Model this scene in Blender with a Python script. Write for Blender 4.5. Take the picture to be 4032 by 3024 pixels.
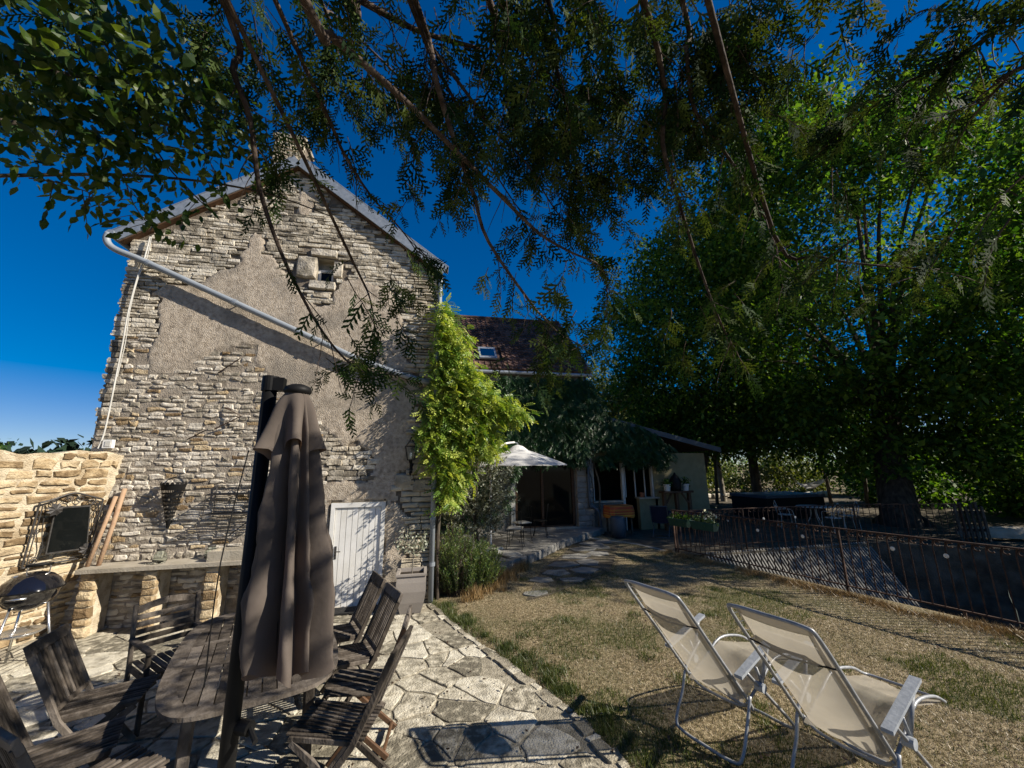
import bpy, math, random
import numpy as np
from mathutils import Vector, Matrix
from mathutils.geometry import tessellate_polygon

for _o in list(bpy.data.objects):
    bpy.data.objects.remove(_o)
S = bpy.context.scene
COL = S.collection
R = math.radians
rng = np.random.default_rng(7)
random.seed(7)

# ------------------------------------------------------------------ camera, sky, sun, exposure
YAW, PITCH, ROLL = R(12.13), R(11.97), R(-0.876)
_F = Vector((math.sin(YAW) * math.cos(PITCH), math.cos(YAW) * math.cos(PITCH), math.sin(PITCH)))
_R0 = Vector((math.cos(YAW), -math.sin(YAW), 0))
_U0 = _R0.cross(_F)
_RR = _R0 * math.cos(ROLL) + _U0 * math.sin(ROLL)
_UU = -_R0 * math.sin(ROLL) + _U0 * math.cos(ROLL)
cam = bpy.data.cameras.new('camera')
cam.sensor_width = 36.0
cam.lens = 36.0 * 1547 / 4032
cam.clip_start = 0.05
cam.clip_end = 2000
camo = bpy.data.objects.new('camera', cam)
COL.objects.link(camo)
_m = Matrix((_RR, _UU, -_F)).transposed().to_4x4()
_m.translation = Vector((0, 0, 2.2))
camo.matrix_world = _m
S.camera = camo

SUN = Vector((1.40, -0.58, 1.0)).normalized()      # direction towards the sun
SUN_EL = math.asin(SUN.z)
SUN_AZ = math.atan2(SUN.x, SUN.y)                  # clockwise from +Y
wd = bpy.data.worlds.new('World')
S.world = wd
wd.use_nodes = True
nt = wd.node_tree
nt.nodes.clear()
sky = nt.nodes.new('ShaderNodeTexSky')
sky.sky_type = 'NISHITA'
sky.sun_disc = False
sky.sun_elevation = SUN_EL
sky.sun_rotation = SUN_AZ
sky.altitude = 300
sky.air_density = 0.8
sky.dust_density = 0.0
sky.ozone_density = 5.0
bg = nt.nodes.new('ShaderNodeBackground')
bg.inputs['Strength'].default_value = 0.083
wo = nt.nodes.new('ShaderNodeOutputWorld')
hs = nt.nodes.new('ShaderNodeHueSaturation'); hs.inputs['Saturation'].default_value = 1.42; hs.inputs['Hue'].default_value = 0.522
nt.links.new(sky.outputs[0], hs.inputs['Color']); gm_ = nt.nodes.new('ShaderNodeGamma'); gm_.inputs[1].default_value = 0.72
nt.links.new(hs.outputs[0], gm_.inputs[0]); nt.links.new(gm_.outputs[0], bg.inputs[0])
nt.links.new(bg.outputs[0], wo.inputs[0])
sl = bpy.data.lights.new('sun', 'SUN')
sl.energy = 4.6
sl.angle = R(0.53)
sl.color = (1.0, 0.92, 0.80)
slo = bpy.data.objects.new('sun', sl)
COL.objects.link(slo)
slo.rotation_euler = SUN.to_track_quat('Z', 'Y').to_euler()
slo.location = (20, -8, 15)
S.view_settings.view_transform = 'Standard'
S.view_settings.look = 'None'
S.view_settings.exposure = 0.9
S.view_settings.gamma = 1.0
S.view_settings.use_curve_mapping = False
S.render.engine = 'CYCLES'
S.cycles.max_bounces = 6
S.cycles.diffuse_bounces = 3
S.cycles.transparent_max_bounces = 12
S.cycles.use_denoising = True

# ------------------------------------------------------------------ materials
def mat(name, cols, scale=6.0, rough=0.8, bump=0.3, bscale=40.0, var=0.3, spec=0.25, metal=0.0,
        dirt=None, dscale=1.3, damt=0.5, stretch=None, objrand=False, detail=5.0, local=False,
        translucent=0.0, tcol=None, transparent=0.0, coat=0.0):
    m = bpy.data.materials.new(name)
    m.use_nodes = True
    t = m.node_tree
    N, L = t.nodes, t.links
    N.clear()
    out = N.new('ShaderNodeOutputMaterial')
    bs = N.new('ShaderNodeBsdfPrincipled')
    bs.inputs['Roughness'].default_value = rough
    bs.inputs['Specular IOR Level'].default_value = spec
    bs.inputs['Metallic'].default_value = metal
    bs.inputs['Coat Weight'].default_value = coat
    if local:
        tc = N.new('ShaderNodeTexCoord'); pos = tc.outputs['Object']
    else:
        g = N.new('ShaderNodeNewGeometry'); pos = g.outputs['Position']
    if stretch:
        mp = N.new('ShaderNodeMapping'); mp.inputs['Scale'].default_value = stretch
        L.new(pos, mp.inputs['Vector']); pos = mp.outputs[0]
    at = N.new('ShaderNodeAttribute'); at.attribute_name = 'rnd'
    rnd = at.outputs['Fac']
    if objrand:
        oi = N.new('ShaderNodeObjectInfo'); rnd = oi.outputs['Random']
        off = N.new('ShaderNodeVectorMath'); off.operation = 'MULTIPLY_ADD'
        cmb = N.new('ShaderNodeCombineXYZ')
        L.new(rnd, cmb.inputs[0]); L.new(rnd, cmb.inputs[1]); L.new(rnd, cmb.inputs[2])
        off.inputs[1].default_value = (37, 53, 71)
        L.new(cmb.outputs[0], off.inputs[0]); L.new(pos, off.inputs[2]); pos = off.outputs[0]
    nz = N.new('ShaderNodeTexNoise'); nz.inputs['Scale'].default_value = scale
    nz.inputs['Detail'].default_value = detail
    L.new(pos, nz.inputs['Vector'])
    ma = N.new('ShaderNodeMath'); ma.operation = 'MULTIPLY_ADD'
    ma.inputs[1].default_value = var; L.new(rnd, ma.inputs[0])
    mb_ = N.new('ShaderNodeMath'); mb_.operation = 'SUBTRACT'; mb_.inputs[1].default_value = var * 0.5
    L.new(nz.outputs[0], ma.inputs[2]); L.new(ma.outputs[0], mb_.inputs[0])
    cr = N.new('ShaderNodeValToRGB')
    e = cr.color_ramp.elements
    n = len(cols)
    while len(e) < n: e.new(0.5)
    for i, c in enumerate(cols):
        e[i].position = 0.28 + 0.44 * (i / max(1, n - 1)); e[i].color = (*c, 1)
    L.new(mb_.outputs[0], cr.inputs[0])
    col = cr.outputs[0]
    if dirt:
        n2 = N.new('ShaderNodeTexNoise'); n2.inputs['Scale'].default_value = dscale; n2.inputs['Detail'].default_value = 6
        L.new(pos, n2.inputs['Vector'])
        r2 = N.new('ShaderNodeMapRange'); r2.inputs[1].default_value = 0.48; r2.inputs[2].default_value = 0.68
        r2.inputs[4].default_value = damt
        L.new(n2.outputs[0], r2.inputs[0])
        mx = N.new('ShaderNodeMix'); mx.data_type = 'RGBA'
        L.new(r2.outputs[0], mx.inputs[0]); L.new(col, mx.inputs[6]); mx.inputs[7].default_value = (*dirt, 1)
        col = mx.outputs[2]
    L.new(col, bs.inputs['Base Color'])
    if bump:
        n3 = N.new('ShaderNodeTexNoise'); n3.inputs['Scale'].default_value = bscale; n3.inputs['Detail'].default_value = 6
        L.new(pos, n3.inputs['Vector'])
        b = N.new('ShaderNodeBump'); b.inputs['Strength'].default_value = bump; b.inputs['Distance'].default_value = 0.02
        L.new(n3.outputs[0], b.inputs['Height']); L.new(b.outputs[0], bs.inputs['Normal'])
    sh = bs.outputs[0]
    if translucent:
        tr = N.new('ShaderNodeBsdfTranslucent')
        if tcol:
            mc = N.new('ShaderNodeMix'); mc.data_type = 'RGBA'; mc.blend_type = 'MULTIPLY'; mc.inputs[0].default_value = 1
            L.new(col, mc.inputs[6]); mc.inputs[7].default_value = (*tcol, 1); L.new(mc.outputs[2], tr.inputs[0])
        else:
            L.new(col, tr.inputs[0])
        ms = N.new('ShaderNodeMixShader'); ms.inputs[0].default_value = translucent
        L.new(sh, ms.inputs[1]); L.new(tr.outputs[0], ms.inputs[2]); sh = ms.outputs[0]
    if transparent:
        tp = N.new('ShaderNodeBsdfTransparent')
        ms = N.new('ShaderNodeMixShader'); ms.inputs[0].default_value = transparent
        L.new(sh, ms.inputs[1]); L.new(tp.outputs[0], ms.inputs[2]); sh = ms.outputs[0]
    L.new(sh, out.inputs[0])
    return m

MT = {}
def leaf(name, cols, tr=0.35, tcol=(1.6, 1.5, 0.5), rough=0.45, spec=0.35, var=0.9):
    return mat(name, cols, scale=1.2, rough=rough, bump=0, var=var, spec=spec, translucent=tr, tcol=tcol, detail=2)

MT['stone_dry'] = mat('dry_stone', [(.14, .12, .09), (.38, .33, .25), (.54, .48, .375), (.60, .55, .45)], scale=7, var=.42, bump=.9, bscale=28, dirt=(.085, .075, .06), dscale=2.0, damt=.75, rough=.9)
MT['stone_pale'] = mat('pale_stone', [(.22, .195, .15), (.46, .41, .33), (.62, .57, .48)], scale=8, var=.35, bump=.8, bscale=32, dirt=(.13, .115, .09), dscale=2.6, damt=.5, rough=.9)
MT['stone_quoin'] = mat('quoin_stone', [(.22, .19, .14), (.40, .35, .26), (.52, .46, .36)], scale=5, var=.3, bump=.7, bscale=30, dirt=(.15, .125, .09), dscale=2, damt=.45, rough=.9)
MT['stone_warm'] = mat('warm_stone', [(.17, .115, .06), (.36, .265, .15), (.52, .42, .27)], scale=11, var=.6, bump=1.0, bscale=45, dirt=(.15, .10, .055), dscale=5, damt=.7, rough=.9)
MT['mortar'] = mat('old_mortar', [(.19, .16, .12), (.31, .265, .21), (.38, .335, .27)], scale=9, bump=.8, bscale=50, dirt=(.10, .085, .065), dscale=1.5, damt=.5, rough=.95, var=0)
MT['mortar_deep'] = mat('deep_joint', [(.10, .083, .062), (.22, .18, .138)], scale=9, bump=.7, bscale=40, rough=.95, var=0)
MT['mortar_warm'] = mat('warm_mortar', [(.34, .275, .185), (.54, .465, .335), (.61, .54, .41)], scale=9, bump=1.0, bscale=55, dirt=(.26, .18, .095), dscale=4, damt=.6, rough=.95, var=0)
MT['plaster'] = mat('weathered_render', [(.25, .205, .155), (.42, .355, .275), (.52, .45, .36)], scale=17, bump=1.0, bscale=65, dirt=(.22, .195, .16), dscale=1.4, damt=.75, rough=.95, var=0, detail=8)
MT['paver'] = mat('paving_stone', [(.15, .135, .10), (.37, .335, .255), (.54, .495, .39), (.60, .56, .455)], scale=12, var=.45, bump=.9, bscale=55, dirt=(.12, .105, .078), dscale=5.5, damt=.7, rough=.9)
MT['paver_mortar'] = mat('paving_mortar', [(.17, .15, .11), (.32, .285, .215), (.42, .38, .295)], scale=14, bump=.9, bscale=70, dirt=(.11, .10, .07), dscale=2, damt=.5, rough=.95, var=0)
MT['concrete'] = mat('concrete', [(.30, .265, .205), (.40, .36, .29)], scale=6, bump=.4, bscale=50, dirt=(.22, .19, .14), dscale=4, damt=.4, rough=.9, var=.15)
MT['concrete_dark'] = mat('stained_shaded_concrete', [(.035, .030, .022), (.085, .074, .055), (.13, .115, .09)], scale=3, bump=.8, bscale=22, dirt=(.015, .014, .010), dscale=1.3, damt=.85, rough=.95, var=0)  # stains, plus the trees' shade over the channel put into the dark colour
MT['wood'] = mat('weathered_teak', [(.035, .028, .021), (.082, .067, .053), (.15, .128, .106)], scale=14, rough=.8, bump=.35, bscale=60, var=.4, objrand=True, local=True, stretch=(1, 1, .6), dirt=(.03, .024, .018), dscale=5, damt=.5)
MT['wood_red'] = mat('brown_wood', [(.06, .032, .017), (.12, .066, .035)], scale=12, rough=.7, bump=.2, objrand=True, local=True)
MT['pole'] = mat('old_pole', [(.16, .085, .05), (.30, .17, .10), (.36, .24, .15)], scale=9, rough=.75, bump=.3, var=.5, objrand=True)
MT['white'] = mat('white_paint', [(.60, .59, .55), (.76, .75, .72)], scale=3, rough=.6, bump=.08, bscale=60, var=.1, dirt=(.5, .46, .36), dscale=2, damt=.3, objrand=True)
MT['white_dull'] = mat('dull_white', [(.42, .41, .37), (.55, .54, .5)], scale=5, rough=.7, bump=.1, var=.1)
MT['fibre'] = mat('grey_fibre_clay', [(.235, .21, .185), (.29, .26, .23)], scale=3, rough=.75, bump=.1, var=.0)
MT['zinc'] = mat('zinc', [(.22, .25, .28), (.34, .37, .40)], scale=14, rough=.45, bump=.05, metal=.35, spec=.5, var=.1)
MT['pvc'] = mat('grey_plastic', [(.20, .225, .25), (.25, .275, .30)], scale=3, rough=.5, bump=.03, var=.1, spec=.4)
MT['pvc_dark'] = mat('dark_grey_plastic', [(.04, .055, .075), (.06, .08, .10)], scale=3, rough=.5, bump=.03, spec=.4)
MT['black'] = mat('black_metal', [(.005, .005, .005), (.011, .011, .011)], scale=8, rough=.55, bump=.05, spec=.15)
MT['iron'] = mat('wrought_iron', [(.035, .032, .03), (.085, .08, .075)], scale=20, rough=.55, bump=.2, metal=.4, spec=.4)
MT['rust'] = mat('rusty_iron', [(.03, .017, .012), (.065, .036, .024), (.09, .055, .038)], scale=14, rough=.85, bump=.3, bscale=80, var=.3, objrand=True)
MT['enamel'] = mat('black_enamel', [(.006, .006, .008), (.008, .008, .011)], scale=2, rough=.08, bump=0, spec=.6, coat=.5)
MT['chrome'] = mat('bright_metal', [(.55, .55, .55), (.65, .65, .65)], scale=5, rough=.25, metal=.9, bump=.02)
MT['alu'] = mat('grey_tube', [(.19, .20, .21), (.30, .31, .32)], scale=24, rough=.45, metal=.25, bump=.06, spec=.5, dirt=(.4, .4, .4), dscale=14, damt=.5)
MT['armrest'] = mat('grey_armrest', [(.24, .26, .28), (.33, .35, .37)], scale=30, rough=.65, bump=.15)
MT['mesh'] = mat('sling_mesh', [(.40, .36, .29), (.50, .455, .37)], scale=4, rough=.8, bump=.2, bscale=300, translucent=.42, transparent=.24, var=0)
MT['pillow'] = mat('sling_pillow', [(.36, .32, .26), (.46, .41, .33)], scale=6, rough=.9, bump=.2, bscale=120, translucent=.25, var=0)
MT['cloth_taupe'] = mat('taupe_canvas', [(.105, .086, .072), (.155, .128, .108)], scale=5, rough=.9, bump=.4, bscale=7, translucent=.3, tcol=(1.5, 1.0, .7), var=0)
MT['cloth_white'] = mat('white_canvas', [(.74, .74, .72), (.80, .80, .78)], scale=3, rough=.85, bump=.05, translucent=.35, var=0)
MT['cushion'] = mat('pale_cushion', [(.36, .35, .31), (.48, .46, .41)], scale=8, rough=.9, bump=.2, var=.1)
MT['tile'] = mat('brown_roof_tile', [(.05, .029, .021), (.11, .062, .045), (.165, .095, .07)], scale=4, rough=.85, bump=.3, var=.6, dirt=(.05, .04, .033), dscale=1.2, damt=.5)
MT['glass_dark'] = mat('dark_glass', [(.004, .005, .005), (.007, .008, .008)], scale=2, rough=.05, bump=0, spec=.14)
MT['mirror'] = mat('dark_mirror', [(.30, .31, .31), (.32, .33, .33)], scale=2, rough=.03, bump=0, metal=1.0)
MT['cream'] = mat('cream_render', [(.20, .175, .095), (.26, .23, .13)], scale=4, rough=.9, bump=.2, var=0)
MT['grey_render'] = mat('grey_render', [(.17, .165, .15), (.27, .26, .235)], scale=5, rough=.9, bump=.4, var=.2, dirt=(.10, .095, .085), dscale=2, damt=.5)
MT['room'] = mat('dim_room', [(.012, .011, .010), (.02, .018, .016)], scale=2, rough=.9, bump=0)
MT['lawn'] = mat('dry_lawn', [(.075, .065, .028), (.18, .14, .075), (.30, .24, .145), (.35, .29, .18)], scale=22, rough=1, bump=1.0, bscale=90, var=0, dirt=(.055, .072, .02), dscale=.9, damt=.5, detail=9)
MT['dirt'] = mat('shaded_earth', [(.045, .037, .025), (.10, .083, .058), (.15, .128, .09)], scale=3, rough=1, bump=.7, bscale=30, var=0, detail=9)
MT['bark'] = mat('tree_bark', [(.03, .024, .018), (.075, .06, .045), (.13, .11, .085)], scale=9, rough=.95, bump=1.0, bscale=18, var=.2, stretch=(1, 1, .25))
MT['bark_conifer'] = mat('conifer_bark', [(.022, .015, .011), (.06, .042, .031), (.13, .10, .08)], scale=12, rough=.9, bump=.6, bscale=40, var=.3)
MT['bark_pale'] = mat('pale_bark', [(.16, .14, .11), (.27, .24, .19)], scale=7, rough=.95, bump=.5, var=.2)
MT['soil'] = mat('potting_soil', [(.025, .019, .013), (.05, .038, .027)], scale=30, rough=1, bump=1, var=0)
MT['water'] = mat('dark_water', [(.006, .008, .006), (.01, .012, .009)], scale=2, rough=.08, bump=.15, bscale=6, spec=.5)
MT['pot_green'] = mat('green_planter', [(.012, .05, .035), (.018, .065, .048)], scale=3, rough=.5, bump=0)
MT['pot_white'] = mat('white_pot', [(.5, .49, .45), (.6, .59, .55)], scale=3, rough=.5, bump=0)
MT['terracotta'] = mat('terracotta', [(.25, .09, .045), (.33, .13, .07)], scale=6, rough=.85, bump=.1)
MT['blue'] = mat('blue_canvas', [(.008, .014, .035), (.012, .02, .05)], scale=4, rough=.7, bump=.1, var=.2)
MT['red'] = mat('dark_red_cloth', [(.11, .014, .012), (.16, .022, .018)], scale=5, rough=.9, bump=.1)
MT['mat_dark'] = mat('dark_doormat', [(.018, .018, .018), (.04, .04, .038)], scale=60, rough=1, bump=.6, bscale=200)
MT['disc'] = mat('pale_shell', [(.55, .52, .45), (.68, .65, .58)], scale=12, rough=.4, bump=.1)
MT['hill'] = mat('far_wood', [(.008, .02, .012), (.02, .04, .022)], scale=.6, rough=1, bump=0, var=.5)

MT['con_leaf'] = leaf('conifer_spray', [(.013, .032, .010), (.026, .055, .016), (.06, .085, .022)], tr=.28, rough=.75, spec=.08)
MT['broad_leaf'] = leaf('broad_leaf', [(.022, .052, .010), (.04, .08, .014), (.07, .105, .018)], tr=.42)
MT['walnut_leaf'] = leaf('walnut_leaf', [(.022, .062, .010), (.055, .125, .018), (.13, .20, .028)], tr=.42, tcol=(1.3, 1.5, .45), rough=.6, spec=.22)
MT['bg_leaf'] = leaf('sunny_leaf', [(.05, .085, .02), (.10, .13, .03), (.16, .18, .05)], tr=.3)
MT['wist_leaf'] = leaf('wisteria_leaf', [(.10, .19, .025), (.25, .35, .045), (.40, .46, .09)], tr=.36, tcol=(1.25, 1.2, .5))
MT['ivy_leaf'] = leaf('creeper_leaf', [(.012, .045, .012), (.02, .06, .016), (.03, .075, .02)], tr=.25)
MT['olive_leaf'] = leaf('olive_leaf', [(.08, .095, .055), (.17, .185, .13), (.32, .335, .26)], tr=.12)
MT['rose_leaf'] = leaf('rosemary_leaf', [(.045, .095, .025), (.10, .17, .04), (.19, .25, .07)], tr=.3)
MT['brown_leaf'] = leaf('dry_twig', [(.05, .032, .02), (.09, .06, .04)], tr=.05)
MT['straw'] = leaf('straw_blade', [(.18, .13, .07), (.36, .285, .17), (.50, .42, .28)], tr=.15, tcol=(1, 1, .8))
MT['straw_gold'] = leaf('golden_straw', [(.20, .12, .045), (.33, .215, .085), (.42, .30, .15)], tr=.15, tcol=(1, 1, .8))
MT['green_blade'] = leaf('green_blade', [(.035, .055, .016), (.065, .09, .025), (.11, .13, .04)], tr=.25)
MT['flower'] = leaf('pale_flower', [(.45, .44, .25), (.6, .6, .45)], tr=.2, tcol=(1, 1, 1))


def glass_mat():
    m = bpy.data.materials.new('jar_glass'); m.use_nodes = True
    b = m.node_tree.nodes['Principled BSDF']
    b.inputs['Base Color'].default_value = (.85, .9, .88, 1)
    b.inputs['Roughness'].default_value = .02
    b.inputs['Transmission Weight'].default_value = 1.0
    b.inputs['IOR'].default_value = 1.2
    return m
MT['glass'] = glass_mat()

def stripes_mat():
    m = bpy.data.materials.new('orange_striped_cloth'); m.use_nodes = True
    t = m.node_tree; N, L = t.nodes, t.links
    b = N['Principled BSDF']; b.inputs['Roughness'].default_value = .9
    tc = N.new('ShaderNodeTexCoord'); sp = N.new('ShaderNodeSeparateXYZ'); L.new(tc.outputs['Object'], sp.inputs[0])
    mr = N.new('ShaderNodeMapRange'); mr.inputs[1].default_value = .50; mr.inputs[2].default_value = .92
    L.new(sp.outputs[2], mr.inputs[0])
    cr = N.new('ShaderNodeValToRGB'); cr.color_ramp.interpolation = 'CONSTANT'
    pts = [(0, (.30, .12, .02)), (.10, (.42, .17, .02)), (.24, (.50, .32, .04)), (.30, (.35, .07, .02)), (.42, (.5, .33, .05)), (.46, (.36, .06, .02)), (.60, (.40, .14, .02)), (.72, (.33, .06, .02)), (.9, (.38, .12, .02))]
    e = cr.color_ramp.elements
    while len(e) < len(pts): e.new(.5)
    for i, (p, c) in enumerate(pts): e[i].position = p; e[i].color = (*c, 1)
    L.new(mr.outputs[0], cr.inputs[0]); L.new(cr.outputs[0], b.inputs['Base Color'])
    return m
MT['stripes'] = stripes_mat()

# ------------------------------------------------------------------ mesh helpers
class MB:
    def __init__(s): s.v = []; s.f = []; s.r = []
    def add(s, vs, fs, rnd=None):
        o = len(s.v); s.v += [tuple(map(float, v)) for v in vs]
        rnd = random.random() if rnd is None else rnd
        for f in fs: s.f.append(tuple(i + o for i in f)); s.r.append(rnd)
        return s
    def box(s, c, d, rz=0, rnd=None, bev=0):
        x, y, z = d[0] / 2, d[1] / 2, d[2] / 2
        ca, sa = math.cos(rz), math.sin(rz)
        vs = [(c[0] + i * x * ca - j * y * sa, c[1] + i * x * sa + j * y * ca, c[2] + k * z) for i in (-1, 1) for j in (-1, 1) for k in (-1, 1)]
        return s.add(vs, [(0, 1, 3, 2), (4, 6, 7, 5), (0, 4, 5, 1), (2, 3, 7, 6), (0, 2, 6, 4), (1, 5, 7, 3)], rnd)
    def beam(s, a, b, w, h, up=(0, 0, 1), rnd=None):
        a, b = Vector(a), Vector(b); d = (b - a).normalized(); up = Vector(up)
        sd = d.cross(up)
        if sd.length < 1e-4: sd = d.cross(Vector((1, 0, 0)))
        sd.normalize(); u = sd.cross(d)
        c = min(w, h) * .18
        prof = [(-w / 2 + c, -h / 2), (w / 2 - c, -h / 2), (w / 2, -h / 2 + c), (w / 2, h / 2 - c), (w / 2 - c, h / 2), (-w / 2 + c, h / 2), (-w / 2, h / 2 - c), (-w / 2, -h / 2 + c)]
        vs = [p + sd * x + u * y for p in (a, b) for x, y in prof]
        fs = [(i, (i + 1) % 8, 8 + (i + 1) % 8, 8 + i) for i in range(8)] + [tuple(range(7, -1, -1)), tuple(range(8, 16))]
        return s.add(vs, fs, rnd)
    def tube(s, pts, r, n=8, rnd=None, cap=True):
        P = [Vector(p) for p in pts]; k = len(P)
        rr = r if isinstance(r, (list, tuple)) else [r] * k
        vs = []; prev = None
        for i in range(k):
            d = (P[min(i + 1, k - 1)] - P[max(i - 1, 0)])
            d = d.normalized() if d.length > 1e-9 else Vector((0, 0, 1))
            if prev is None:
                a = d.cross(Vector((0, 0, 1)))
                if a.length < .05: a = d.cross(Vector((1, 0, 0)))
            else:
                a = prev - d * prev.dot(d)
            a.normalize(); prev = a; b = d.cross(a)
            for j in range(n):
                t = 2 * math.pi * j / n
                vs.append(P[i] + (a * math.cos(t) + b * math.sin(t)) * rr[i])
        fs = [(i * n + j, i * n + (j + 1) % n, (i + 1) * n + (j + 1) % n, (i + 1) * n + j) for i in range(k - 1) for j in range(n)]
        if cap: fs += [tuple(range(n - 1, -1, -1)), tuple(range((k - 1) * n, k * n))]
        return s.add(vs, fs, rnd)
    def lathe(s, prof, c=(0, 0, 0), n=24, rnd=None):
        vs = [(c[0] + r * math.cos(2 * math.pi * j / n), c[1] + r * math.sin(2 * math.pi * j / n), c[2] + z) for r, z in prof for j in range(n)]
        fs = [(i * n + j, i * n + (j + 1) % n, (i + 1) * n + (j + 1) % n, (i + 1) * n + j) for i in range(len(prof) - 1) for j in range(n)]
        return s.add(vs, fs, rnd)
    def prism(s, poly, z0, z1, rnd=None):
        n = len(poly)
        vs = [(x, y, z0) for x, y in poly] + [(x, y, z1) for x, y in poly]
        fs = [(i, (i + 1) % n, n + (i + 1) % n, n + i) for i in range(n)] + [tuple(range(n - 1, -1, -1)), tuple(range(n, 2 * n))]
        return s.add(vs, fs, rnd)
    def extr(s, poly3, d, rnd=None):
        n = len(poly3); d = Vector(d)
        vs = [Vector(p) for p in poly3] + [Vector(p) + d for p in poly3]
        fs = [(i, (i + 1) % n, n + (i + 1) % n, n + i) for i in range(n)] + [tuple(range(n - 1, -1, -1)), tuple(range(n, 2 * n))]
        return s.add(vs, fs, rnd)
    def sheet(s, P, nu, nv, th=0.0, rnd=None):
        """P(u,v)->point on a grid, optional thickness along +/- local normal by duplicate"""
        g = [P(i / nu, j / nv) for i in range(nu + 1) for j in range(nv + 1)]
        fs = [(i * (nv + 1) + j, (i + 1) * (nv + 1) + j, (i + 1) * (nv + 1) + j + 1, i * (nv + 1) + j + 1) for i in range(nu) for j in range(nv)]
        return s.add(g, fs, rnd)

def root_loc(p):
    v = Vector((0, 0, 0))
    while p is not None: v += p.location; p = p.parent
    return v

def link(name, me, m, parent=None):
    o = bpy.data.objects.new(name, me); COL.objects.link(o)
    if m is not None: me.materials.append(MT[m] if isinstance(m, str) else m)
    if parent is not None: o.parent = parent
    return o

def obj(name, mb, m, parent=None, smooth=False, world=True, label=None):
    me = bpy.data.meshes.new(name)
    vs = mb.v
    if parent is not None and world:
        off = root_loc(parent); vs = [(x - off.x, y - off.y, z - off.z) for x, y, z in vs]
    me.from_pydata(vs, [], mb.f)
    a = me.attributes.new('rnd', 'FLOAT', 'FACE'); a.data.foreach_set('value', mb.r)
    if smooth: me.polygons.foreach_set('use_smooth', [True] * len(me.polygons))
    o = link(name, me, m, parent)
    if label: o['label'] = label
    return o

def npobj(name, V, T, rnd, m, parent=None, world=True, kind=None):
    me = bpy.data.meshes.new(name)
    V = np.asarray(V, dtype=np.float32)
    if parent is not None and world:
        off = root_loc(parent); V = V - np.array(off, dtype=np.float32)
    T = np.asarray(T, dtype=np.int32); k = T.shape[1]
    me.vertices.add(len(V)); me.vertices.foreach_set('co', V.ravel())
    me.loops.add(T.size); me.loops.foreach_set('vertex_index', T.ravel())
    me.polygons.add(len(T)); me.polygons.foreach_set('loop_start', np.arange(0, T.size, k, dtype=np.int32))
    try: me.polygons.foreach_set('loop_total', np.full(len(T), k, dtype=np.int32))
    except Exception: pass
    a = me.attributes.new('rnd', 'FLOAT', 'FACE'); a.data.foreach_set('value', np.asarray(rnd, dtype=np.float32))
    me.update(calc_edges=True); me.validate()
    o = link(name, me, m, parent)
    if kind: o['kind'] = kind
    return o

def thing(name, label, cat, loc=(0, 0, 0), rz=0.0, group=None):
    o = bpy.data.objects.new(name, None); COL.objects.link(o)
    o.empty_display_size = .1
    o.location = loc; o.rotation_euler = (0, 0, rz)
    return tag(o, label, cat, group)

def tag(o, label, cat, group=None):
    o['label'] = label; o['category'] = cat
    if group: o['group'] = group
    return o

def struct(o): o['kind'] = 'structure'; return o

KIDS = {}
def copy_tree(o, parent=None):
    c = o.copy(); COL.objects.link(c)
    if parent is not None: c.parent = parent
    for ch in list(o.children): copy_tree(ch, c)
    return c

def vnoise(x, y, seed=0):
    """smooth value noise 0..1 on numpy arrays"""
    x = np.asarray(x, float); y = np.asarray(y, float)
    tb = np.random.default_rng(seed).random((64, 64))
    xi = np.floor(x).astype(int); yi = np.floor(y).astype(int); fx = x - xi; fy = y - yi
    fx = fx * fx * (3 - 2 * fx); fy = fy * fy * (3 - 2 * fy)
    a = tb[xi % 64, yi % 64]; b = tb[(xi + 1) % 64, yi % 64]; c = tb[xi % 64, (yi + 1) % 64]; d = tb[(xi + 1) % 64, (yi + 1) % 64]
    return (a * (1 - fx) + b * fx) * (1 - fy) + (c * (1 - fx) + d * fx) * fy
def fnoise(x, y, seed=0, o=4):
    s = 0; a = .5; t = 0
    for i in range(o):
        s = s + a * vnoise(x * 2 ** i, y * 2 ** i, seed + i); t += a; a *= .5
    return s / t
def inpoly(x, y, poly):
    x = np.asarray(x, float); y = np.asarray(y, float)
    r = np.zeros(x.shape, bool); n = len(poly)
    for i in range(n):
        x0, y0 = poly[i]; x1, y1 = poly[(i + 1) % n]
        if y0 == y1: continue
        c = ((y0 > y) != (y1 > y)) & (x < (x1 - x0) * (y - y0) / (y1 - y0) + x0)
        r ^= c
    return r

def smooth_path(pts, sub=4):
    P = [Vector(p) for p in pts]; out = []
    for i in range(len(P) - 1):
        p0 = P[max(i - 1, 0)]; p1 = P[i]; p2 = P[i + 1]; p3 = P[min(i + 2, len(P) - 1)]
        for k in range(sub):
            t = k / sub
            out.append(.5 * ((2 * p1) + (p2 - p0) * t + (2 * p0 - 5 * p1 + 4 * p2 - p3) * t * t + (3 * p1 - p0 - 3 * p2 + p3) * t ** 3))
    out.append(P[-1]); return out

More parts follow.
